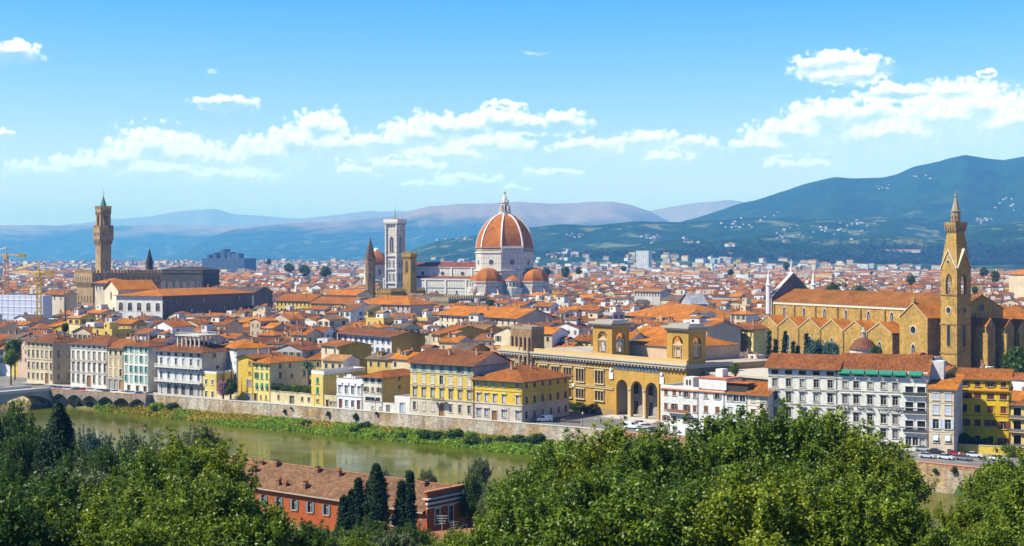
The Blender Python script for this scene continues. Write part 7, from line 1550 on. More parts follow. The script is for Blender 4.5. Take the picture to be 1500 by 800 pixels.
for i, c_ in enumerate(seq):
    f = (i + .6) / 13.2; x, y = line[0][0] + (line[1][0] - line[0][0]) * f, line[0][1] + (line[1][1] - line[0][1]) * f
    car(x, y, math.atan2(line[1][1] - line[0][1], line[1][0] - line[0][0]) + (0 if i % 3 else math.pi), f'{cn[c_]} car on the brick terrace, {words[i]}', c_, group='cars parked on the terrace')
for (px, py, c_, a, lab) in ((1352, 661, CS, -22, 'silver car half hidden at the hotel foot'), (1371.5, 664.5, CK, -20, 'black car parked below the narrow beige house'), (1400, 667.5, CRD, -22, 'red car parked below the narrow beige house'), (1427, 670, CW, -24, 'white hatchback right of the red car'), (1359, 671, CS, -40, 'silver car against the brick parapet left of the pale one'), (1386, 673, (.62, .68, .74), -41, 'pale blue car against the brick parapet'), (1412, 674.5, CG, -41, 'dark grey car against the brick parapet'), (1462, 675, CW, -42, 'white car partly behind leaves at the far right')):
    g = G(px, py); car(g.x, g.y, R(a), lab, c_, group='cars parked below the hotel')
g = G(797, 618); car(g.x, g.y, R(190), 'white van parked beside the yellow corner palazzo', CW, True)
for (px, py, a, lab) in ((927, 628, -35, 'white van parked in front of the library porch'),): g = G(px, py); car(g.x, g.y, R(a), lab, CW, True)
for (px, py, c_, a, lab) in ((938, 623, CW, -50, 'white car beside the white van below the porch'), (948, 628, CS, -45, 'silver car in the square before the library porch'), (957, 633, CK, -45, 'black car at the right end of the library square'), (942, 634, CW, -45, 'white car nearest the river in the library square')): g = G(px, py); car(g.x, g.y, R(a), lab, c_, group='cars in the library square')
sb = MB(); sb.tube([(-.45, 0, .3), (-.1, 0, .62), (.35, 0, .7), (.5, 0, .3)], [.10, .16, .12, .05], 6, (.12, .12, .13), M['carpaint']); sb.tube([(.35, -.3, 1.0), (.35, .3, 1.0)], .03, 4, (.1, .1, .1), M['metal']); sb.tube([(.4, 0, .5), (.33, 0, 1.0)], .04, 4, (.3, .3, .3), M['metal']); sbm = sb.mesh('body')
sw_ = MB(); sw_.xf = Matrix.Rotation(R(90), 4, 'X'); sw_.lathe([(.05, -.05), (.27, -.05), (.27, .05), (.05, .05)], 12, (.03, .03, .03), M['paint']); swm = sw_.mesh('wheel')
for i in range(11):
    g = G(822 + i * 2.6, 618.2 + i * .15); root = thing('motor_scooter', 'dark scooter in the parked row beside the white van', 'scooter', (g.x, g.y, 0.012), R(60), 'scooters parked in a row'); place('body', sbm, root)
    for sx in (-.5, .52): place('wheel', swm, root, (sx, 0, .27))
# street lamps along the parapet
lp = MB(); lp.tube([(0, 0, 0), (0, 0, .8), (0, 0, 4.6)], [.12, .08, .05], 8, (.07, .08, .08), M['metal']); lpm = lp.mesh('post'); lh = MB(); lh.lathe([(.06, 4.6), (.2, 4.75), (.26, 5.15), (.1, 5.35), (.03, 5.5)], 8, (.6, .6, .55), M['paint']); lhm = lh.mesh('lamp_head')
pl = along(dens([W_(4), W_(5)], 26), -1.6)
for i, p in enumerate(pl[1:]):
    root = thing('street_lamp', 'slim dark lamp post standing along the riverside parapet', 'street lamp', (*p, 0), 0, 'lamp posts along the parapet'); place('post', lpm, root); place('lamp_head', lhm, root)
# people crossing near the library
def person(x, y, rz, top, legs, label):
    root = thing('person', label, 'person', (x, y, .012), rz); m = MB()
    for s in (-1, 1): m.tube([(0.08 * s, s * .09, 0), (.02 * s, s * .09, .45), (0, s * .08, .88)], [.06, .07, .09], 6, legs, M['paint'])
    m.loft([[(x_ * math.cos(a), y_ * math.sin(a), z) for a in [2 * math.pi * k / 8 for k in range(8)]] for x_, y_, z in ((.11, .16, .84), (.11, .16, 1.0), (.12, .21, 1.38), (.06, .07, 1.47), (.055, .055, 1.54))], top, M['paint'])
    for s in (-1, 1): m.tube([(0, s * .22, 1.38), (.05, s * .26, 1.1), (.14, s * .24, .88)], [.055, .045, .035], 6, top, M['paint'])
    m.lathe([(.03, 1.5), (.08, 1.56), (.105, 1.66), (.09, 1.75), (.02, 1.79)], 8, (.42, .26, .18), M['paint']); m.build('body', root); h = MB(); h.lathe([(.108, 1.66), (.112, 1.72), (.08, 1.8), (.01, 1.82)], 8, (.05, .03, .02), M['paint'], -.015); h.build('hair', root)
for (px, py, a, tp, lg, lab) in ((873, 619, 30, (.6, .6, .6), (.05, .06, .1), 'person in a pale shirt walking left of the library porch'), (880, 621, -60, (.06, .07, .12), (.1, .09, .08), 'person in dark clothes walking before the library porch'), (1405, 671, 40, (.7, .68, .66), (.2, .15, .12), 'person in white standing by the brick parapet below the yellow house')): g = G(px, py); person(g.x, g.y, R(a), tp, lg, lab)
# ------------------------------------------------------------------ the red house on the near bank
A = Vector((-15.3, 253, 0)); rz = R(-38); c_, s_ = math.cos(rz), math.sin(rz); Lr, Dr = 78.0, 14.0; RD = (.47, .11, .032)
O = Vector((A.x - Lr * c_, A.y - Lr * s_, -.5)); eh = 6.6; ws = dict(sur=(.72, .66, .56), cur=None); ws.pop('cur'); Ye = 255
root = thing('red_house', 'long brick red house with a brown tiled roof among the trees before the river', 'house', O, rz)
m = MB(); fh = [(4 + i * 4.4 - .55, 4 + i * 4.4 + .55, 3.4, 5.4) for i in range(16)]; gridwall(m, Lr, 0, eh, fh, (0, 0), (1, 0), (0, 1), (lambda z: RD, []), M['wall'], .25)
eh2 = 9.0; sh = [(u - .6, u + .6, 4.3, 7.0) for u in (2.8, 6.6, 10.3)] + [(u - .6, u + .6, .9, 2.8) for u in (2.8, 6.6, 10.3)]; gridwall(m, Dr, 0, eh2, sh, (Lr, 0), (0, 1), (-1, 0), (lambda z: RD, []), M['wall'], .25)
m.poly([(Lr, Dr, 0), (0, Dr, 0), (0, Dr, eh), (Lr, Dr, eh)], RD, M['wall']); m.poly([(0, Dr, 0), (0, 0, 0), (0, 0, eh), (0, Dr / 2, eh + 3.6), (0, Dr, eh)], RD, M['wall'])
m.poly([(Lr - .45, 0, eh - .5), (Lr - .45, Dr, eh - .5), (Lr - .45, Dr, eh2), (Lr - .45, 0, eh2)][::-1], RD, M['wall']); m.poly([(Lr - .45, 0, eh), (Lr, 0, eh), (Lr, 0, eh2), (Lr - .45, 0, eh2)], RD, M['wall']); m.build('wall', root)
m = MB(); e = .7; hz_ = eh + .15; yr = Dr / 2; pt_ = .50; x1 = Lr - .46
m.poly([(-e, -e, hz_), (x1, -e, hz_), (x1, yr, hz_ + (yr + e) * pt_), (-e, yr, hz_ + (yr + e) * pt_)], (.27, .14, .07), M['roof']); m.poly([(x1, Dr + e, hz_), (-e, Dr + e, hz_), (-e, yr, hz_ + (yr + e) * pt_), (x1, yr, hz_ + (yr + e) * pt_)], (.27, .14, .07), M['roof'])
m.poly([(-e, -e, hz_ - .25), (x1, -e, hz_ - .25), (x1, -e, hz_), (-e, -e, hz_)], (.5, .4, .3), M['trim'])
ro = m.build('roof', root); rq = random.Random(5)
hf = lambda y: hz_ + (min(y, Dr - y) + e) * pt_
m = MB(); m.tube([(-e, yr, hf(yr) + .05), (x1, yr, hf(yr) + .05)], .16, 6, (.50, .24, .12), M['roof']); m.build('ridge_tiles', ro)
for px_, y_ in ((4, 5.8), (16, 6.1), (20.5, 3.5), (21.5, 6.1), (28, 3.6), (27.5, 6.0), (32, 6.1), (44, 6.0), (50, 5.7), (38, 1.0), (40, 1.0), (45.5, 1.2), (63, 4.6), (66, 1.7), (72, 6.2), (11, 3.4)):
    place('chimney', chimney_mesh(rq.choice((.55, .8, 1.0)), .95, (.34, .15, .09)), ro, (px_, y_, hf(y_)), rq.choice((0, R(90))))
m = MB(); m.box(Lr + .003, Lr + .5, -.4, Dr + .3, eh2 - .9, eh2 - .55, (.72, .66, .56), M['trim']); m.box(Lr + .003, Lr + .25, -.2, Dr + .1, eh2 - 1.7, eh2 - 1.45, (.72, .66, .56), M['trim']); m.box(Lr - .6, Lr + .75, -.5, Dr + .4, eh2 + .003, eh2 + .25, (.62, .56, .48), M['trim']); m.box(Lr - .45, Lr + .1, -.1, Dr, eh2 + .252, eh2 + 1.3, RD, M['wall']); m.box(Lr - .6, Lr + .3, -.3, Dr + .2, eh2 + 1.302, eh2 + 1.5, (.50, .2, .1), M['trim']); m.build('attic_cornice', root)
for a, b2, c2, d2 in fh: put_window(root, (a + b2) / 2, 0, c2, 0, b2 - a, d2 - c2, dict(sur=None, shut='open', shutc=(.16, .22, .25)))
for a, b2, c2, d2 in sh: put_window(root, Lr, (a + b2) / 2, c2, R(90), b2 - a, d2 - c2, dict(sur=(.74, .70, .62), ped='flat' if c2 > 3 else None) if c2 > 3 else dict(sur=(.74, .70, .62)))
# small outbuilding and aerials in front of its end wall
B_ = A + Vector((6.5, -16, 0)); root = thing('garden_shed', 'low tiled shed at the bottom edge below the red house end wall', 'shed', (B_.x - 6, B_.y - 2, 1.5), R(25)); m = MB(); m.box(0, 11, 0, 6, -4, 2.6, (.55, .38, .26), M['wall'], top=False); m.build('wall', root); m = MB(); roof_shape(m, 'gable', 11, 6, 2.6, .5, .38, (.50, .22, .09), WHITE); m.build('roof', root)
for i, (dx, dy, h_, lab) in enumerate(((3.0, -6, 7.4, 'taller white television aerial before the red end wall'), (-.6, -5, 6.6, 'shorter white television aerial at the red house corner'), (5.0, -4.5, 6.0, 'white aerial nearest the right of the red end wall'))):
    root = thing('aerial', lab, 'aerial', (A.x + dx, A.y + dy, -.5), R(20 * i)); m = MB(); m.tube([(0, 0, 0), (0, 0, h_)], .06, 5, (.75, .75, .75), M['metal']); m.build('mast', root); m = MB()
    for k in range(4): m.tube([(-1.0 + .15 * k, 0, h_ - .2 - .45 * k), (1.0 - .15 * k, 0, h_ - .2 - .45 * k)], .035, 4, (.8, .8, .8), M['metal'])
    m.tube([(0, 0, h_ - .2), (0, 0, h_ - 1.6)], .05, 4, (.8, .8, .8), M['metal']); m.build('aerial_bars', root)
# ------------------------------------------------------------------ foliage
def mk_leaf(name, a, b2, gloss=.45, trans=.3):
    t, b, out = new_mat(name)
    at = t.n('ShaderNodeAttribute', attribute_name='leaf').outputs['Fac']
    t.l(t.mix(at, (*a, 1), (*b2, 1)), b.inputs['Base Color']); b.inputs['Roughness'].default_value = gloss; b.inputs['Specular IOR Level'].default_value = .25
    tr = t.n('ShaderNodeBsdfTranslucent'); t.l(t.mix(at, (a[0] * 1.6, a[1] * 1.5, a[2], 1), (b2[0] * 1.6, b2[1] * 1.5, b2[2], 1)), tr.inputs[0])
    mx = t.n('ShaderNodeMixShader'); mx.inputs[0].default_value = trans; t.l(b.outputs[0], mx.inputs[1]); t.l(tr.outputs[0], mx.inputs[2]); t.l(mx.outputs[0], out.inputs['Surface'])
mk_leaf('leaf_bright', (.024, .062, .004), (.235, .305, .016), .4, .25); mk_leaf('leaf_yellow', (.034, .075, .004), (.29, .34, .016), .4, .25); mk_leaf('leaf_mid', (.016, .05, .005), (.19, .27, .018), .4, .25); mk_leaf('leaf_deep', (.018, .05, .008), (.095, .16, .018)); mk_leaf('leaf_cypress', (.008, .028, .010), (.03, .07, .02), .7, .1)
mk_leaf('leaf_blue', (.03, .075, .06), (.11, .19, .15), .6, .15); mk_leaf('leaf_olive', (.06, .085, .03), (.19, .22, .09), .55, .2); mk_leaf('leaf_grass', (.10, .23, .01), (.32, .42, .03), .7, .3); mk_leaf('leaf_dry', (.28, .22, .02), (.52, .42, .05), .8, .2); mk_leaf('leaf_pink', (.25, .08, .16), (.5, .28, .36), .7, .2)
t, b, _ = new_mat('bark'); geo = t.n('ShaderNodeNewGeometry'); n1, _ = t.noise(geo.outputs['Position'], 4, 5, .7); t.l(t.mix(n1, (.05, .035, .025, 1), (.16, .12, .09, 1)), b.inputs['Base Color']); b.inputs['Roughness'].default_value = .95
def leaf_mesh(name, cen, size, spread, per, mat, seed, up=.35, dirs=None, elong=1.5):
    """cen: clump centres (n,3); per leaves around each; every leaf a small bent diamond"""
    rg = np.random.default_rng(seed); n = len(cen) * per; c = np.repeat(cen, per, 0) + rg.normal(0, 1, (n, 3)) * np.repeat(spread if np.ndim(spread) else np.full(len(cen), spread), per)[:, None] * np.array([1, 1, .75])
    nr = rg.normal(0, 1, (n, 3)); 
    if dirs is not None: nr = nr * .75 + np.repeat(dirs, per, 0) * .8
    nr[:, 2] += up; nr /= np.linalg.norm(nr, axis=1, keepdims=True)
    a = np.cross(nr, rg.normal(0, 1, (n, 3))); a /= np.linalg.norm(a, axis=1, keepdims=True); b_ = np.cross(nr, a)
    s = size * rg.uniform(.6, 1.3, (n, 1)); a = a * s * elong * .5; b_ = b_ * s * .5
    v = np.stack([c - a, c + b_ + nr * s * .12, c + a, c - b_ + nr * s * .12], 1).reshape(-1, 3).astype(np.float32)
    me = bpy.data.meshes.new(name); me.vertices.add(n * 4); me.vertices.foreach_set('co', v.ravel()); me.loops.add(n * 4); me.loops.foreach_set('vertex_index', np.arange(n * 4, dtype=np.int32)); me.polygons.add(n); me.polygons.foreach_set('loop_start', np.arange(0, n * 4, 4, dtype=np.int32)); me.polygons.foreach_set('loop_total', np.full(n, 4, dtype=np.int32))
    val = np.clip(np.repeat(rg.beta(1.6, 2.2, len(cen)), per) * .7 + rg.uniform(0, .45, n), 0, 1).astype(np.float32)
    at = me.attributes.new('leaf', 'FLOAT', 'FACE'); at.data.foreach_set('value', val); me.materials.append(mat); me.update(calc_edges=True); return me
def crown_points(seed, n, rx, rz, lobes=9, flat=.75, shell=.32, small=False):
    rg = np.random.default_rng(seed); L_ = []
    for i in range(lobes):
        th = rg.uniform(0, 2 * math.pi); ph = math.acos(rg.uniform(-.35, 1)); q = rg.uniform(.5, .98) if small else rg.uniform(.45, .72); L_.append((math.sin(ph) * math.cos(th) * rx * q, math.sin(ph) * math.sin(th) * rx * q, math.cos(ph) * rz * q, rg.uniform(.16, .34) if small else rg.uniform(.30, .50)))
    if not small: L_.append((0, 0, 0, .62))
    out = []; dr = []
    w_ = np.array([l[3] ** 2 for l in L_]); w_ /= w_.sum()
    for i in rg.choice(len(L_), n, p=w_):
        x, y, z, q = L_[i]; d = rg.normal(0, 1, 3); d /= np.linalg.norm(d); r_ = 1 - abs(rg.normal(0, shell)); p = np.array([x + d[0] * rx * q * r_, y + d[1] * rx * q * r_, z + d[2] * rz * q * r_]); out.append(p); dr.append(d)
    return np.array(out), np.array(dr)
def trunk_mesh(key, h, r, crown_z, spread, seed):
    if key in _wc: return _wc[key]
    rg = random.Random(seed); m = MB(); m.tube([(0, 0, -2.5), (0, 0, h * .3), (rg.uniform(-.3, .3), rg.uniform(-.3, .3), h * .62), (rg.uniform(-.5, .5), rg.uniform(-.5, .5), crown_z + .5)], [r * 1.3, r, r * .75, r * .3], 8, (.1, .08, .06), M['bark'])
    for i in range(7):
        a = i * 2.4 + rg.uniform(0, .6); z0 = h * rg.uniform(.35, .6); q = spread * rg.uniform(.5, .85); m.tube([(0, 0, z0), (q * .4 * math.cos(a), q * .4 * math.sin(a), z0 + h * .18), (q * math.cos(a), q * math.sin(a), z0 + h * rg.uniform(.25, .42))], [r * .45, r * .3, r * .08], 6, (.1, .08, .06), M['bark'])
    _wc[key] = m.mesh('trunk'); return _wc[key]
_crowns = {}
def broad_mesh(v, mat, leaf=.175, n=1800, per=28, rx=5.5, rz=4.6, shell=.3, spread=.36):
    key = (v, mat)
    if key not in _crowns:
        p, d = crown_points(100 + v, n, rx, rz, lobes=34 + v % 3 * 3, shell=.22, small=True)
        rg = np.random.default_rng(v); tips = []; td = []                 # loose sprigs standing out of the crown
        for k in range(60):
            a = rg.uniform(0, 2 * math.pi); e = rg.uniform(-.1, 1.4); dd = np.array([math.cos(a) * math.cos(e), math.sin(a) * math.cos(e), math.sin(e)]); b0 = dd * np.array([rx, rx, rz]) * rg.uniform(.8, .95); ln = rg.uniform(.6, 1.9); g_ = dd * .55 + np.array([rg.normal(0, .25), rg.normal(0, .25), .75])
            for q in np.linspace(0, 1, 5): tips.append(b0 + g_ * ln * q); td.append(g_)
        p = np.concatenate([p, np.array(tips)]); d = np.concatenate([d, np.array(td)]); spread = np.concatenate([np.full(n, spread), np.full(len(tips), .16)])
        _crowns[key] = leaf_mesh('crown', p, leaf, spread, per, M[mat], 200 + v, dirs=d)
    return _crowns[key]
def tree(label, px, py_top, Y, v, mat, sc=1.0, ground=None, group='trees of the near hillside', rx=5.5, rz=4.6, sz=None, name='leafy_tree', rot=None, cat='tree'):
    X = kx(px) * Y; zt = zat(py_top, Y); g = float(terrain_z(np.array([X]), np.array([Y]))[0]) if ground is None else ground
    root = thing(name, label, cat, (X, Y, g), rot if rot is not None else v * 1.3 + px, group); zs = min((zt - g + .5) / (rz * 2.05), 1.7 * sc) if sz else sc; cz = zt - g - rz * zs * 1.14
    place('crown', broad_mesh(v, mat), root, (0, 0, cz), 0, (sc, sc, zs)); H_ = max(cz, 2); place('trunk', trunk_mesh(('tr', round(H_), round(sc, 1)), H_ * 1.25, .38 * sc, cz, 4.5 * sc, v), root); return root
# big sunlit mass at centre right, then the left mass, then the darker trees of the far left
BIG = [(784, 696, 128, 0, .85, 'leftmost tall tree of the sunlit group in front of the river'), (842, 650, 122, 1, 1.02, 'bright leafy tree overlapping the river bank left of the porch'), (915, 632, 118, 2, 1.05, 'bright leafy tree directly below the library porch'), (990, 640, 112, 3, 1.0, 'bright leafy tree in front of the white brown shuttered houses'), (1062, 622, 120, 0, 1.1, 'tall bright tree hiding the foot of the veranda house'), (1140, 604, 116, 1, 1.12, 'tallest bright tree, before the great white palazzo'), (1205, 612, 122, 2, 1.06, 'tall bright tree below the great white palazzo right bays'), (1250, 642, 114, 3, .95, 'bright tree under the hotel lettering'), (1288, 664, 118, 1, .82, 'rightmost bright tree of the group, left of the rubble wall'),
 (762, 750, 96, 2, .8, 'lower leafy tree right of the red house corner'), (800, 722, 92, 3, .95, 'lower leafy tree at the bottom left of the bright group'), (880, 708, 88, 0, .95, 'lower leafy tree at bottom below the library porch'), (965, 716, 86, 1, .95, 'lower leafy tree at bottom under the white shuttered houses'), (1050, 700, 90, 2, 1.0, 'lower leafy tree at bottom under the veranda house'), (1135, 706, 84, 3, .95, 'lower leafy tree at bottom under the great white palazzo'), (1195, 704, 88, 0, .92, 'lower leafy tree at bottom under the hotel left half'), (1262, 712, 84, 1, .85, 'lower leafy tree at bottom under the hotel right half'), (1368, 778, 82, 2, .5, 'lowest small tree in the gap below the rubble wall'),
 (1482, 712, 100, 3, .7, 'leafy tree right of the rubble wall gap'), (1512, 672, 104, 0, .85, 'bright leafy tree in the bottom right corner'), (1560, 690, 92, 1, .95, 'leafy tree cut by the right edge'), (1402, 742, 90, 3, .5, 'small dark gap tree under the rubble wall'), (1462, 776, 78, 2, .55, 'small tree at the bottom right below the wall gap')]
for (px, py, Y, v, sc, lab) in BIG: tree(lab, px, py, Y, v, ('leaf_bright', 'leaf_mid', 'leaf_yellow')[int(px * 7 + py) % 3], sc, group='bright leafy trees at centre and right')
LEFT = [(284, 646, 108, 1, .92, 'leaf_yellow', 'bright leafy tree with the highest top, left of the red house'), (236, 672, 104, 2, .95, 'leaf_mid', 'bright leafy tree between the cypress and the highest left tree'), (300, 708, 100, 3, .62, 'leaf_yellow', 'bright leafy tree touching the red house roof end'), (180, 716, 94, 0, .9, 'leaf_bright', 'bright leafy tree low on the left slope'), (290, 712, 86, 3, .95, 'leaf_bright', 'leafy tree at bottom below the highest left tree'), (352, 748, 84, 1, .75, 'leaf_mid', 'leafy tree at bottom beside the red house wall'), (120, 745, 84, 2, .85, 'leaf_bright', 'leafy tree at bottom left of the bright mass'), (215, 755, 76, 1, .8, 'leaf_bright', 'lowest leafy tree of the left mass'), (40, 705, 88, 3, .95, 'leaf_deep', 'dark tree at the bottom left corner'), (-15, 725, 80, 0, .9, 'leaf_deep', 'dark tree cut by the left edge at the bottom'), (110, 690, 120, 1, .85, 'leaf_olive', 'grey green bushy tree below the big cypress'), (438, 772, 92, 0, .5, 'leaf_deep', 'dark green tree before the red wall windows')]
for (px, py, Y, v, sc, mat, lab) in LEFT: tree(lab, px, py, Y, v, mat, sc, group='leafy trees of the left slope')
FARL = [(14, 602, 205, 2, 1.0, 1.15, 'leaf_deep', 'tall dark tree at the left edge over the river'), (48, 634, 200, 0, .7, .8, 'leaf_deep', 'dark tree between the left edge tree and the cypress'), (132, 636, 210, 3, .75, .75, 'leaf_blue', 'blue green tree right of the big cypress'), (120, 660, 190, 1, .8, .7, 'leaf_deep', 'dark low tree behind the big cypress foot'), (205, 640, 205, 2, 1.0, .72, 'leaf_olive', 'rounded grey green bushy tree above the bright left mass'), (165, 664, 180, 0, .8, .7, 'leaf_deep', 'dark green tree under the rounded grey green one'), (290, 628, 170, 3, .55, .9, 'leaf_olive', 'sparse pale treetop poking up before the river')]
for (px, py, Y, v, sc, sz, mat, lab) in FARL: tree(lab, px, py, Y, v, mat, sc, sz=sz, group='darker trees by the water on the left')
BANK = [(704, 672, 268, 1, .42, .95, 'leaf_olive', 'slender young tree on the near bank right of the red house'), (690, 700, 262, 2, .6, .62, 'leaf_deep', 'dark bush tree beside the red house end wall'), (725, 712, 255, 0, .62, .6, 'leaf_olive', 'pale bushy tree on the near bank'), (624, 690, 292, 3, .4, .4, 'leaf_olive', 'low bush behind the red house roof ridge'), (560, 688, 300, 1, .35, .34, 'leaf_olive', 'yellowish bush behind the roof ridge by the cypress'), (742, 725, 245, 3, .6, .6, 'leaf_deep', 'dark shrub tree left of the bright tree group')]
for (px, py, Y, v, sc, sz, mat, lab) in BANK: tree(lab, px, py, Y, v, mat, sc, sz=sz, group='bushy trees of the near river bank', ground=-1.0)
# shrubs under the red house
for i, (px, py, Y, sc, mat, lab) in enumerate(((450, 782, 150, .45, 'leaf_deep', 'dark shrub at bottom below the red wall'), (486, 775, 160, .5, 'leaf_deep', 'dark shrub left of the small cypresses'), (540, 768, 150, .6, 'leaf_deep', 'dark shrub below the broad cypress'), (600, 772, 150, .55, 'leaf_deep', 'dark shrub below the pair of cypresses'), (515, 782, 120, .5, 'leaf_bright', 'bright shrub at the bottom edge under the cypresses'), (575, 780, 130, .5, 'leaf_olive', 'grey shrub with bare twigs under the cypresses'), (668, 782, 120, .5, 'leaf_bright', 'bright shrub below the red house corner'), (460, 790, 105, .5, 'leaf_bright', 'bright shrub at the bottom edge left of centre'))): tree(lab, px, py, Y, i % 4, mat, sc, group='shrubs below the red house', name='shrub', cat='shrub')
def cypress(label, px, py_top, py_base, Y, wpx, group='cypresses', ground=None, mat='leaf_cypress', tip=.85):
    X = kx(px) * Y; zt = zat(py_top, Y); zb = zat(py_base, Y) if ground is None else ground; h = zt - zb; r = wpx / F * Y / 2; near = Y < 320
    root = thing('cypress', label, 'cypress', (X, Y, zb), px, group); key = ('cyp', round(h), round(r, 1), near, tip)
    if key not in _crowns:
        rg = np.random.default_rng(int(px)); n = 900 if near else 140; u = rg.uniform(0, 1, n) ** .85; a = rg.uniform(0, 2 * math.pi, n); prof = np.where(u < .25, .65 + 1.4 * u, (1 - ((u - .25) / .75) ** (1.5 if tip > .8 else 2.4))) * (.9 + .2 * np.sin(a * 3 + u * 9)); rr = r * np.clip(prof, .03, 1) * (1 - np.abs(rg.normal(0, .16, n)))
        p = np.stack([rr * np.cos(a), rr * np.sin(a), u * h], 1); d = np.stack([np.cos(a), np.sin(a), np.full(n, .7)], 1); _crowns[key] = leaf_mesh('crown', p, .2 if near else .55, .22 if near else .35, 22 if near else 10, M[mat], int(px), dirs=d, elong=2.0)
    place('crown', _crowns[key], root); m = trunk_mesh(('cyt', round(h), round(r, 1)), h * .9, max(.12, r * .12), h * .8, r * .3, 3); place('trunk', m, root)
cypress('big dark cypress on the left standing before the river', 86, 594, 705, 195, 62, 'large cypresses on the near bank', tip=.86)
for px, py, pb, w_, lab, tp in ((551, 682, 790, 38, 'broad blunt cypress in front of the red tiled roof', .7), (600, 692, 800, 18, 'taller slim cypress of the pair near the red house corner', .9), (588, 707, 800, 20, 'shorter cypress leaning on the slim one near the corner', .9), (525, 703, 785, 13, 'thin pointed cypress left of the broad one', .9), (516, 720, 785, 12, 'small thin cypress second from the left', .9), (504, 729, 785, 16, 'small leftmost cypress before the red wall', .9)): cypress(lab, px, py, pb, 226, w_, 'cypresses before the red house', tip=tp)
for px, py, w_, lab in ((1127, 484, 9, 'tallest cypress, leftmost of the row before the gothic church'), (1136, 498, 7, 'small cypress second in the church row'), (1150, 486, 11, 'wide cypress third in the church row'), (1162, 502, 9, 'short cypress fourth in the church row'), (1169, 507, 7, 'shortest cypress at the right end of the church row'), (1181, 490, 3.5, 'very thin cypress beside the blue cedar'), (1104, 497, 10, 'cypress left of the church row by the yellow shutters')): cypress(lab, px, py, 0, 575, w_, 'cypresses before the gothic church', ground=0)
def city_tree(label, px, py_top, Y, wpx, mat, hfrac=.7, group='trees among the houses', ground=0.0, name='round_tree', n=150, per=14):
    X = kx(px) * Y; zt = zat(py_top, Y); r = wpx / F * Y / 2; rz = min(r * 1.25, (zt - ground) * (hfrac + .2) / 2 + .1); root = thing(name, label, 'tree', (X, Y, ground), px, group); key = ('ct', mat, int(px) % 5, n)
    if key not in _crowns: p, d = crown_points(int(px) % 5 + 7, n, 1.0, 1.0, lobes=8); _crowns[key] = leaf_mesh('crown', p, .15 if n < 300 else .085, .12, per, M[mat], 9, dirs=d)
    place('crown' if name != 'bush' else 'foliage', _crowns[key], root, (0, 0, zt - rz * .95 - ground), 0, (r, r, rz))
    if name != 'bush': place('trunk', trunk_mesh(('ctt', round(r)), max(3, zt - rz - ground), .3, max(2, zt - rz - ground), r * .6, 5), root)
for q in ((1192, 500, 575, 30, 'leaf_blue', 'blue green cedar in front of the church chapels'), (1218, 502, 570, 26, 'leaf_blue', 'second blue cedar beside the round chapel'), (1285, 506, 560, 20, 'leaf_deep', 'dark tree right of the round chapel'), (1496, 508, 470, 62, 'leaf_deep', 'large round pine at the right edge beside the church'), (22, 500, 600, 30, 'leaf_deep', 'dark tree left of the bridge end palazzo'), (16, 512, 575, 24, 'leaf_bright', 'green tree at the left edge by the bridge'), (338, 556, 512, 22, 'leaf_deep', 'green bush tree right of the purple bush'), (327, 560, 513, 24, 'leaf_pink', 'purple flowering bush over the garden wall'), (1077, 533, 420, 16, 'leaf_bright', 'bright potted trees on the roof terrace'), (1411, 634, 378, 24, 'leaf_deep', 'dark tree at the foot of the bright yellow house'), (1478, 652, 368, 26, 'leaf_bright', 'bushy tree by the golden garden wall'), (95, 473, 655, 14, 'leaf_deep', 'dark tree among roofs left of the cream turret')): city_tree(q[5], *q[:5], ground={1077: 15.0}.get(q[0], 0.0), n=420, per=22)
for i, (px, py, Y, w_, lab) in enumerate(((424, 383, 2300, 22, 'dark tree clump standing in the far plain left of centre'), (446, 386, 2000, 26, 'wide green clump in the far plain left of the orange dome'), (476, 388, 1900, 24, 'green clump just left of the hexagonal bell tower'), (393, 378, 2900, 12, 'small round tree on the far plain near the dark complex'), (800, 391, 1900, 20, 'green trees just right of the cathedral'), (828, 390, 1950, 22, 'green clump among far roofs right of the cathedral'), (848, 391, 1980, 14, 'third green clump right of the cathedral'), (914, 388, 2200, 12, 'tree below the lone white high rise'), (1070, 393, 1500, 14, 'green tree among the red roofs left of the church front'), (1152, 384, 2300, 16, 'dark round tree over the church front'), (1222, 419, 950, 46, 'wide low tree canopy above the church nave roof'), (1260, 418, 960, 34, 'green canopy right of the wide low one'), (1277, 397, 1500, 5, 'thin dark tree among roofs above the nave'), (1335, 402, 1350, 20, 'dark trees left of the church bell tower'), (1442, 392, 1500, 18, 'dark tree right of the church bell tower'), (1457, 397, 1400, 22, 'dark tree near the many sided roof'), (1428, 419, 900, 14, 'green tree behind the east gable'), (718, 437, 980, 20, 'small tree on a terrace below the cathedral'), (96, 474, 700, 10, 'small tree left of the cream turret top'))): city_tree(lab, px, py + 1, Y, w_ * .72, 'leaf_deep', .8)
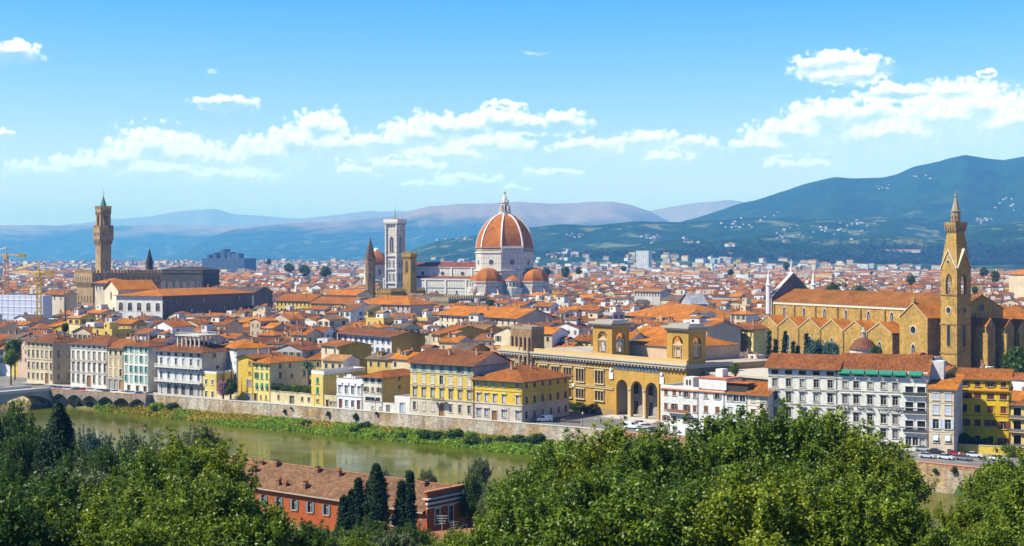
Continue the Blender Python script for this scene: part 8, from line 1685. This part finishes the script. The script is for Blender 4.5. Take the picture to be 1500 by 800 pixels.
# far woods at the foot of the hills
rg = np.random.default_rng(3); pts = []
for (p0, p1, py0, py1, n) in ((985, 1110, 369, 377, 260), (1090, 1230, 372, 380, 150), (1200, 1510, 364, 388, 1100), (1400, 1510, 366, 388, 380), (740, 1000, 370, 378, 380), (600, 760, 371, 378, 120), (1000, 1500, 355, 366, 160)):
    px = rg.uniform(p0, p1, n)[:, None]; py = (py1 - (py1 - py0) * rg.uniform(0, 1, n) ** 1.4)[:, None]; Ys = np.linspace(4000, 6000, 70)[None, :] + 0 * px
    zz = np.maximum(hills_z(px + 0 * Ys, Ys, kx(px) * Ys), 2); hit = HY - (zz - EYE) / Ys * F <= py; j = hit.argmax(1); i = np.arange(n); ok_ = hit.any(1)
    pts.append(np.stack([(kx(px) * Ys)[i, j], Ys[i, j], zz[i, j] + 5], 1)[ok_])
pts = np.concatenate(pts); o = place('woodland', leaf_mesh('woodland', pts, 3.8, 5.0, 24, M['leaf_cypress'], 4, up=.6)); tag(o, 'belt of dark woods at the foot of the hills', kind='stuff')
# villas on the slopes
vm = MB(); vm.box(-7, 7, -5, 5, -6, 7, (.62, .58, .52), M['wall'], top=False); roof_shape(vm, 'hip', 14, 10, 7, .5, .35, DUSTY, WHITE, -7, -5); vmesh = vm.mesh('villa'); rv = random.Random(21)
AZg = np.array([0.0])
def hz(px, Y): return float(hills_z(np.array([px]), np.array([Y]), np.array([kx(px) * Y]))[0])
cl = [(835, 346, 14, 3, 8), (955, 350, 16, 4, 14), (1010, 356, 14, 3, 8), (1080, 334, 22, 4, 10), (1150, 345, 26, 8, 12), (1205, 338, 30, 6, 9), (1250, 331, 24, 5, 8), (1300, 276, 16, 3, 6), (1240, 342, 40, 10, 9), (1430, 322, 26, 6, 10), (1475, 300, 20, 8, 8), (1350, 262, 24, 3, 4), (660, 350, 26, 4, 8), (1120, 318, 30, 5, 6)]
for (cpx, cpy, sx, sy, n) in cl:
    for i in range(n):
        px, py = rv.gauss(cpx, sx * .6), rv.gauss(cpy, sy * .7); Ys = np.linspace(4200, 10500, 160); zz = hills_z(np.full(160, px), Ys, kx(px) * Ys); pyy = HY - (zz - EYE) / Ys * F
        hit = np.nonzero(pyy <= py)[0]
        if len(hit) == 0: continue
        Y = float(Ys[hit[0]]); o = place('villa', vmesh, None, (kx(px) * Y, Y, float(zz[hit[0]]) + 1.0), rv.uniform(-.8, .4), (rv.uniform(.45, 1.15), rv.uniform(.6, 1.1), rv.uniform(.5, .9))); tag(o, 'tiny white villa scattered on the wooded hillside', 'villa', 'white villas on the hillside')
# palm, hedge, balcony plants
g = L(450); root = thing('palm_tree', 'single palm with a shaggy crown beside the narrow lemon house', 'palm', (g.x, g.y + 3, 0)); zt = zat(536, g.y + 3); m = MB(); m.tube([(0, 0, 0), (.1, 0, zt * .5), (0, 0, zt)], [.5, .38, .42], 8, (.2, .15, .1), M['bark']); m.build('trunk', root); m = MB(); rp = random.Random(4)
for k in range(46):
    a = rp.uniform(0, 2 * math.pi); e = rp.uniform(-.5, 1.25); Lf = rp.uniform(2.8, 3.8); prev = Vector((0, 0, zt)); dv = Vector((math.cos(a) * math.cos(e), math.sin(a) * math.cos(e), math.sin(e)))
    for s in range(5):
        nx = prev + dv * Lf / 5; sd = dv.cross(Vector((0, 0, 1))).normalized() * (.38 * (1 - abs(s - 1.5) / 4.2)); m.poly([prev - sd, prev + sd, nx + sd * .85, nx - sd * .85], (.05, .09, .03), M['frond']) if False else m.poly([prev - sd, prev, nx, nx - sd * .8 + Vector((0, 0, -.22))], (.05, .1, .03), M['paint']); m.poly([prev, prev + sd, nx + sd * .8 + Vector((0, 0, -.22)), nx], (.06, .11, .03), M['paint']); prev = nx; dv = (dv + Vector((0, 0, -.34))).normalized()
m.build('crown', root)
def hedge(label, a, b2, z0, z1, dep, mat, n, seed, name='hedge'):
    v = Vector((b2[0] - a[0], b2[1] - a[1], 0)); rg = np.random.default_rng(seed); Lh = v.length; u = rg.uniform(0, Lh, n); p = np.stack([u, rg.uniform(0, dep, n), z0 + (z1 - z0) * (rg.uniform(0, 1, n) ** .6) * (.8 + .2 * np.sin(u * .9))], 1)
    o = place(name, leaf_mesh(name, p, .24, .3, 14, M[mat], seed), None, (a[0], a[1], 0), math.atan2(v.y, v.x)); tag(o, label, 'hedge')
a, b = L(396.5), L(455); hedge('thick clipped hedge along the terrace garden wall', a, b, 4.0, 6.6, 3.5, 'leaf_deep', 700, 31)
a, b = L(428), L(456); hedge('yellow green hedge clump at the right end of the terrace garden', a, b, 4.2, 6.9, 1.6, 'leaf_bright', 260, 32)
hedge('dark hedge behind the golden garden wall at right', (kx(1403) * 378, 378), (kx(1446) * 375, 375), 1.5, 4.2, 2.0, 'leaf_deep', 420, 33)
hedge('green hedge along the left wing of the library', (kx(822) * 480, 480), (kx(868) * 467, 467), .2, 3.6, 3.0, 'leaf_deep', 380, 34)
# the green far bank: tufts, bushes, wall plants
rg = np.random.default_rng(8); P_ = []
base = np.array(dens([W_(3), W_(4), W_(5), W_(6)], 1.0)); bw = np.interp(base[:, 0], [-175, -145, -100, 20, 60], [.5, 3, 12, 15, 14]); dirn = np.array([-.55, -.83])
n = 15000; i = rg.integers(0, len(base), n); s = rg.uniform(0.3, 1, n) * (bw[i] + 1.5); q = base[i] + dirn * s[:, None]; z = terrain_z(q[:, 0], q[:, 1]); keep = (z > -6.6) & (z < -1) & (base[i][:, 0] > -158); q, z = q[keep], z[keep]
dry = fbm(q[:, 0] / 16, q[:, 1] / 16, 77, 4) + (rg.uniform(0, .2, len(q)) - .1); wallside = np.array([float(v) for v in river_s(q[:, 0], q[:, 1])]); dm = (dry > .5) & (wallside < 9)
for nm, mk, mat, h_ in (('green_reeds', ~dm, 'leaf_grass', .45), ('dry_grass', dm, 'leaf_dry', .4)):
    p = np.stack([q[mk, 0], q[mk, 1], z[mk] + h_], 1); tag(place(nm, leaf_mesh(nm, p, .5, .35, 7, M[mat], 12, up=.1, elong=2.4)), kind='stuff')
rb = random.Random(9); bl = ['left', 'middle', 'right']
bush_px = [(196, 'leaf_grass'), (240, 'leaf_grass'), (262, 'leaf_deep'), (470, 'leaf_deep'), (545, 'leaf_grass'), (553, 'leaf_deep'), (584, 'leaf_grass'), (618, 'leaf_deep'), (636, 'leaf_grass'), (650, 'leaf_deep'), (668, 'leaf_deep'), (690, 'leaf_deep'), (708, 'leaf_grass'), (722, 'leaf_deep'), (740, 'leaf_deep'), (757, 'leaf_deep'), (782, 'leaf_deep'), (806, 'leaf_deep'), (822, 'leaf_grass')]
land = [(205, 'the end of the arched terrace'), (262, 'the colonnaded palazzo'), (470, 'the narrow lemon house'), (548, 'the ochre flanked house'), (584, 'the white annex'), (618, 'the left bays of the yellow palazzo'), (660, 'the balcony of the yellow palazzo'), (700, 'the gap between the yellow palazzi'), (740, 'the yellow corner palazzo'), (782, 'the white van'), (815, 'the parked scooters')]
used = defaultdict(int)
for j, (px, mat) in enumerate(bush_px):
    a = on_line(px, W_(4) if px > 220 else W_(3), W_(5) if px > 220 else W_(4)); sft = rb.uniform(6, 12.5) if px > 500 else rb.uniform(3, 8); x, y = a.x - .55 * sft, a.y - .83 * sft; px2 = HX + F * x / y; z = float(terrain_z(np.array([x]), np.array([y]))[0]); r_ = rb.uniform(1.5, 2.6)
    ln = min(land, key=lambda q: abs(q[0] - px))[1]; used[ln] += 1; col_ = 'yellow green' if mat == 'leaf_grass' else 'dark green'; wd = ['', 'second ', 'third '][used[ln] - 1]
    city_tree(f'{wd}{col_} bush on the grassy bank below {ln}', px2, to_px((x, y, z + r_ * 1.25))[1], y, r_ * 2.7 / y * F, mat, .95, 'bushes on the far river bank', z, 'bush', 150, 14)
for (px, py, w_, lab) in ((218, 590, 9, 'climbing plant at the corner of the arched terrace'), (418, 603, 6, 'plant sprouting from the wall below the terrace garden'), (428, 598, 4, 'small plant on the wall right of the larger sprout'), (482, 607, 7, 'dark plant on the wall below the narrow lemon house'), (522, 612, 10, 'largest plant hanging on the wall below the white palazzina'), (553, 606, 5, 'small plant on the wall below the ochre flanked house'), (1371, 690, 8, 'left of two round plants on the rubble wall'), (1398, 689, 10, 'right of two round plants on the rubble wall')):
    seg = (W_(6), W_(7)) if px > 1300 else (W_(4), W_(5)); a = on_line(px, *seg); x, y = a.x - .25, a.y - .4; r_ = w_ / F * y / 2; zc_ = zat(py, y); root = thing('wall_plant', lab, 'plant', (x, y, zc_), px, 'plants growing on the river walls'); key = ('ct', 'leaf_deep', int(px) % 5, 150)
    if key not in _crowns: p, d = crown_points(int(px) % 5 + 7, 150, 1.0, 1.0, lobes=8); _crowns[key] = leaf_mesh('crown', p, .15, .12, 14, M['leaf_deep'], 9, dirs=d)
    place('foliage', _crowns[key], root, (0, 0, 0), 0, (r_, r_, r_ * 1.2))
# undergrowth hiding the soil of the near slope
n = 7000; X_ = rg.uniform(-1, 1, n); Y_ = rg.uniform(70, 300, n); X_ = X_ * Y_ * .42; z = terrain_z(X_, Y_); kp = (z > -4) & ~((np.abs((X_ + 33) * .62 + (Y_ - 280) * .79) < 14) & (np.abs((X_ + 33) * .79 - (Y_ - 280) * .62) < 44)); p = np.stack([X_, Y_, z + .7], 1)[kp]
tag(place('undergrowth', leaf_mesh('undergrowth', p, .34, .9, 12, M['leaf_deep'], 13)), kind='stuff')
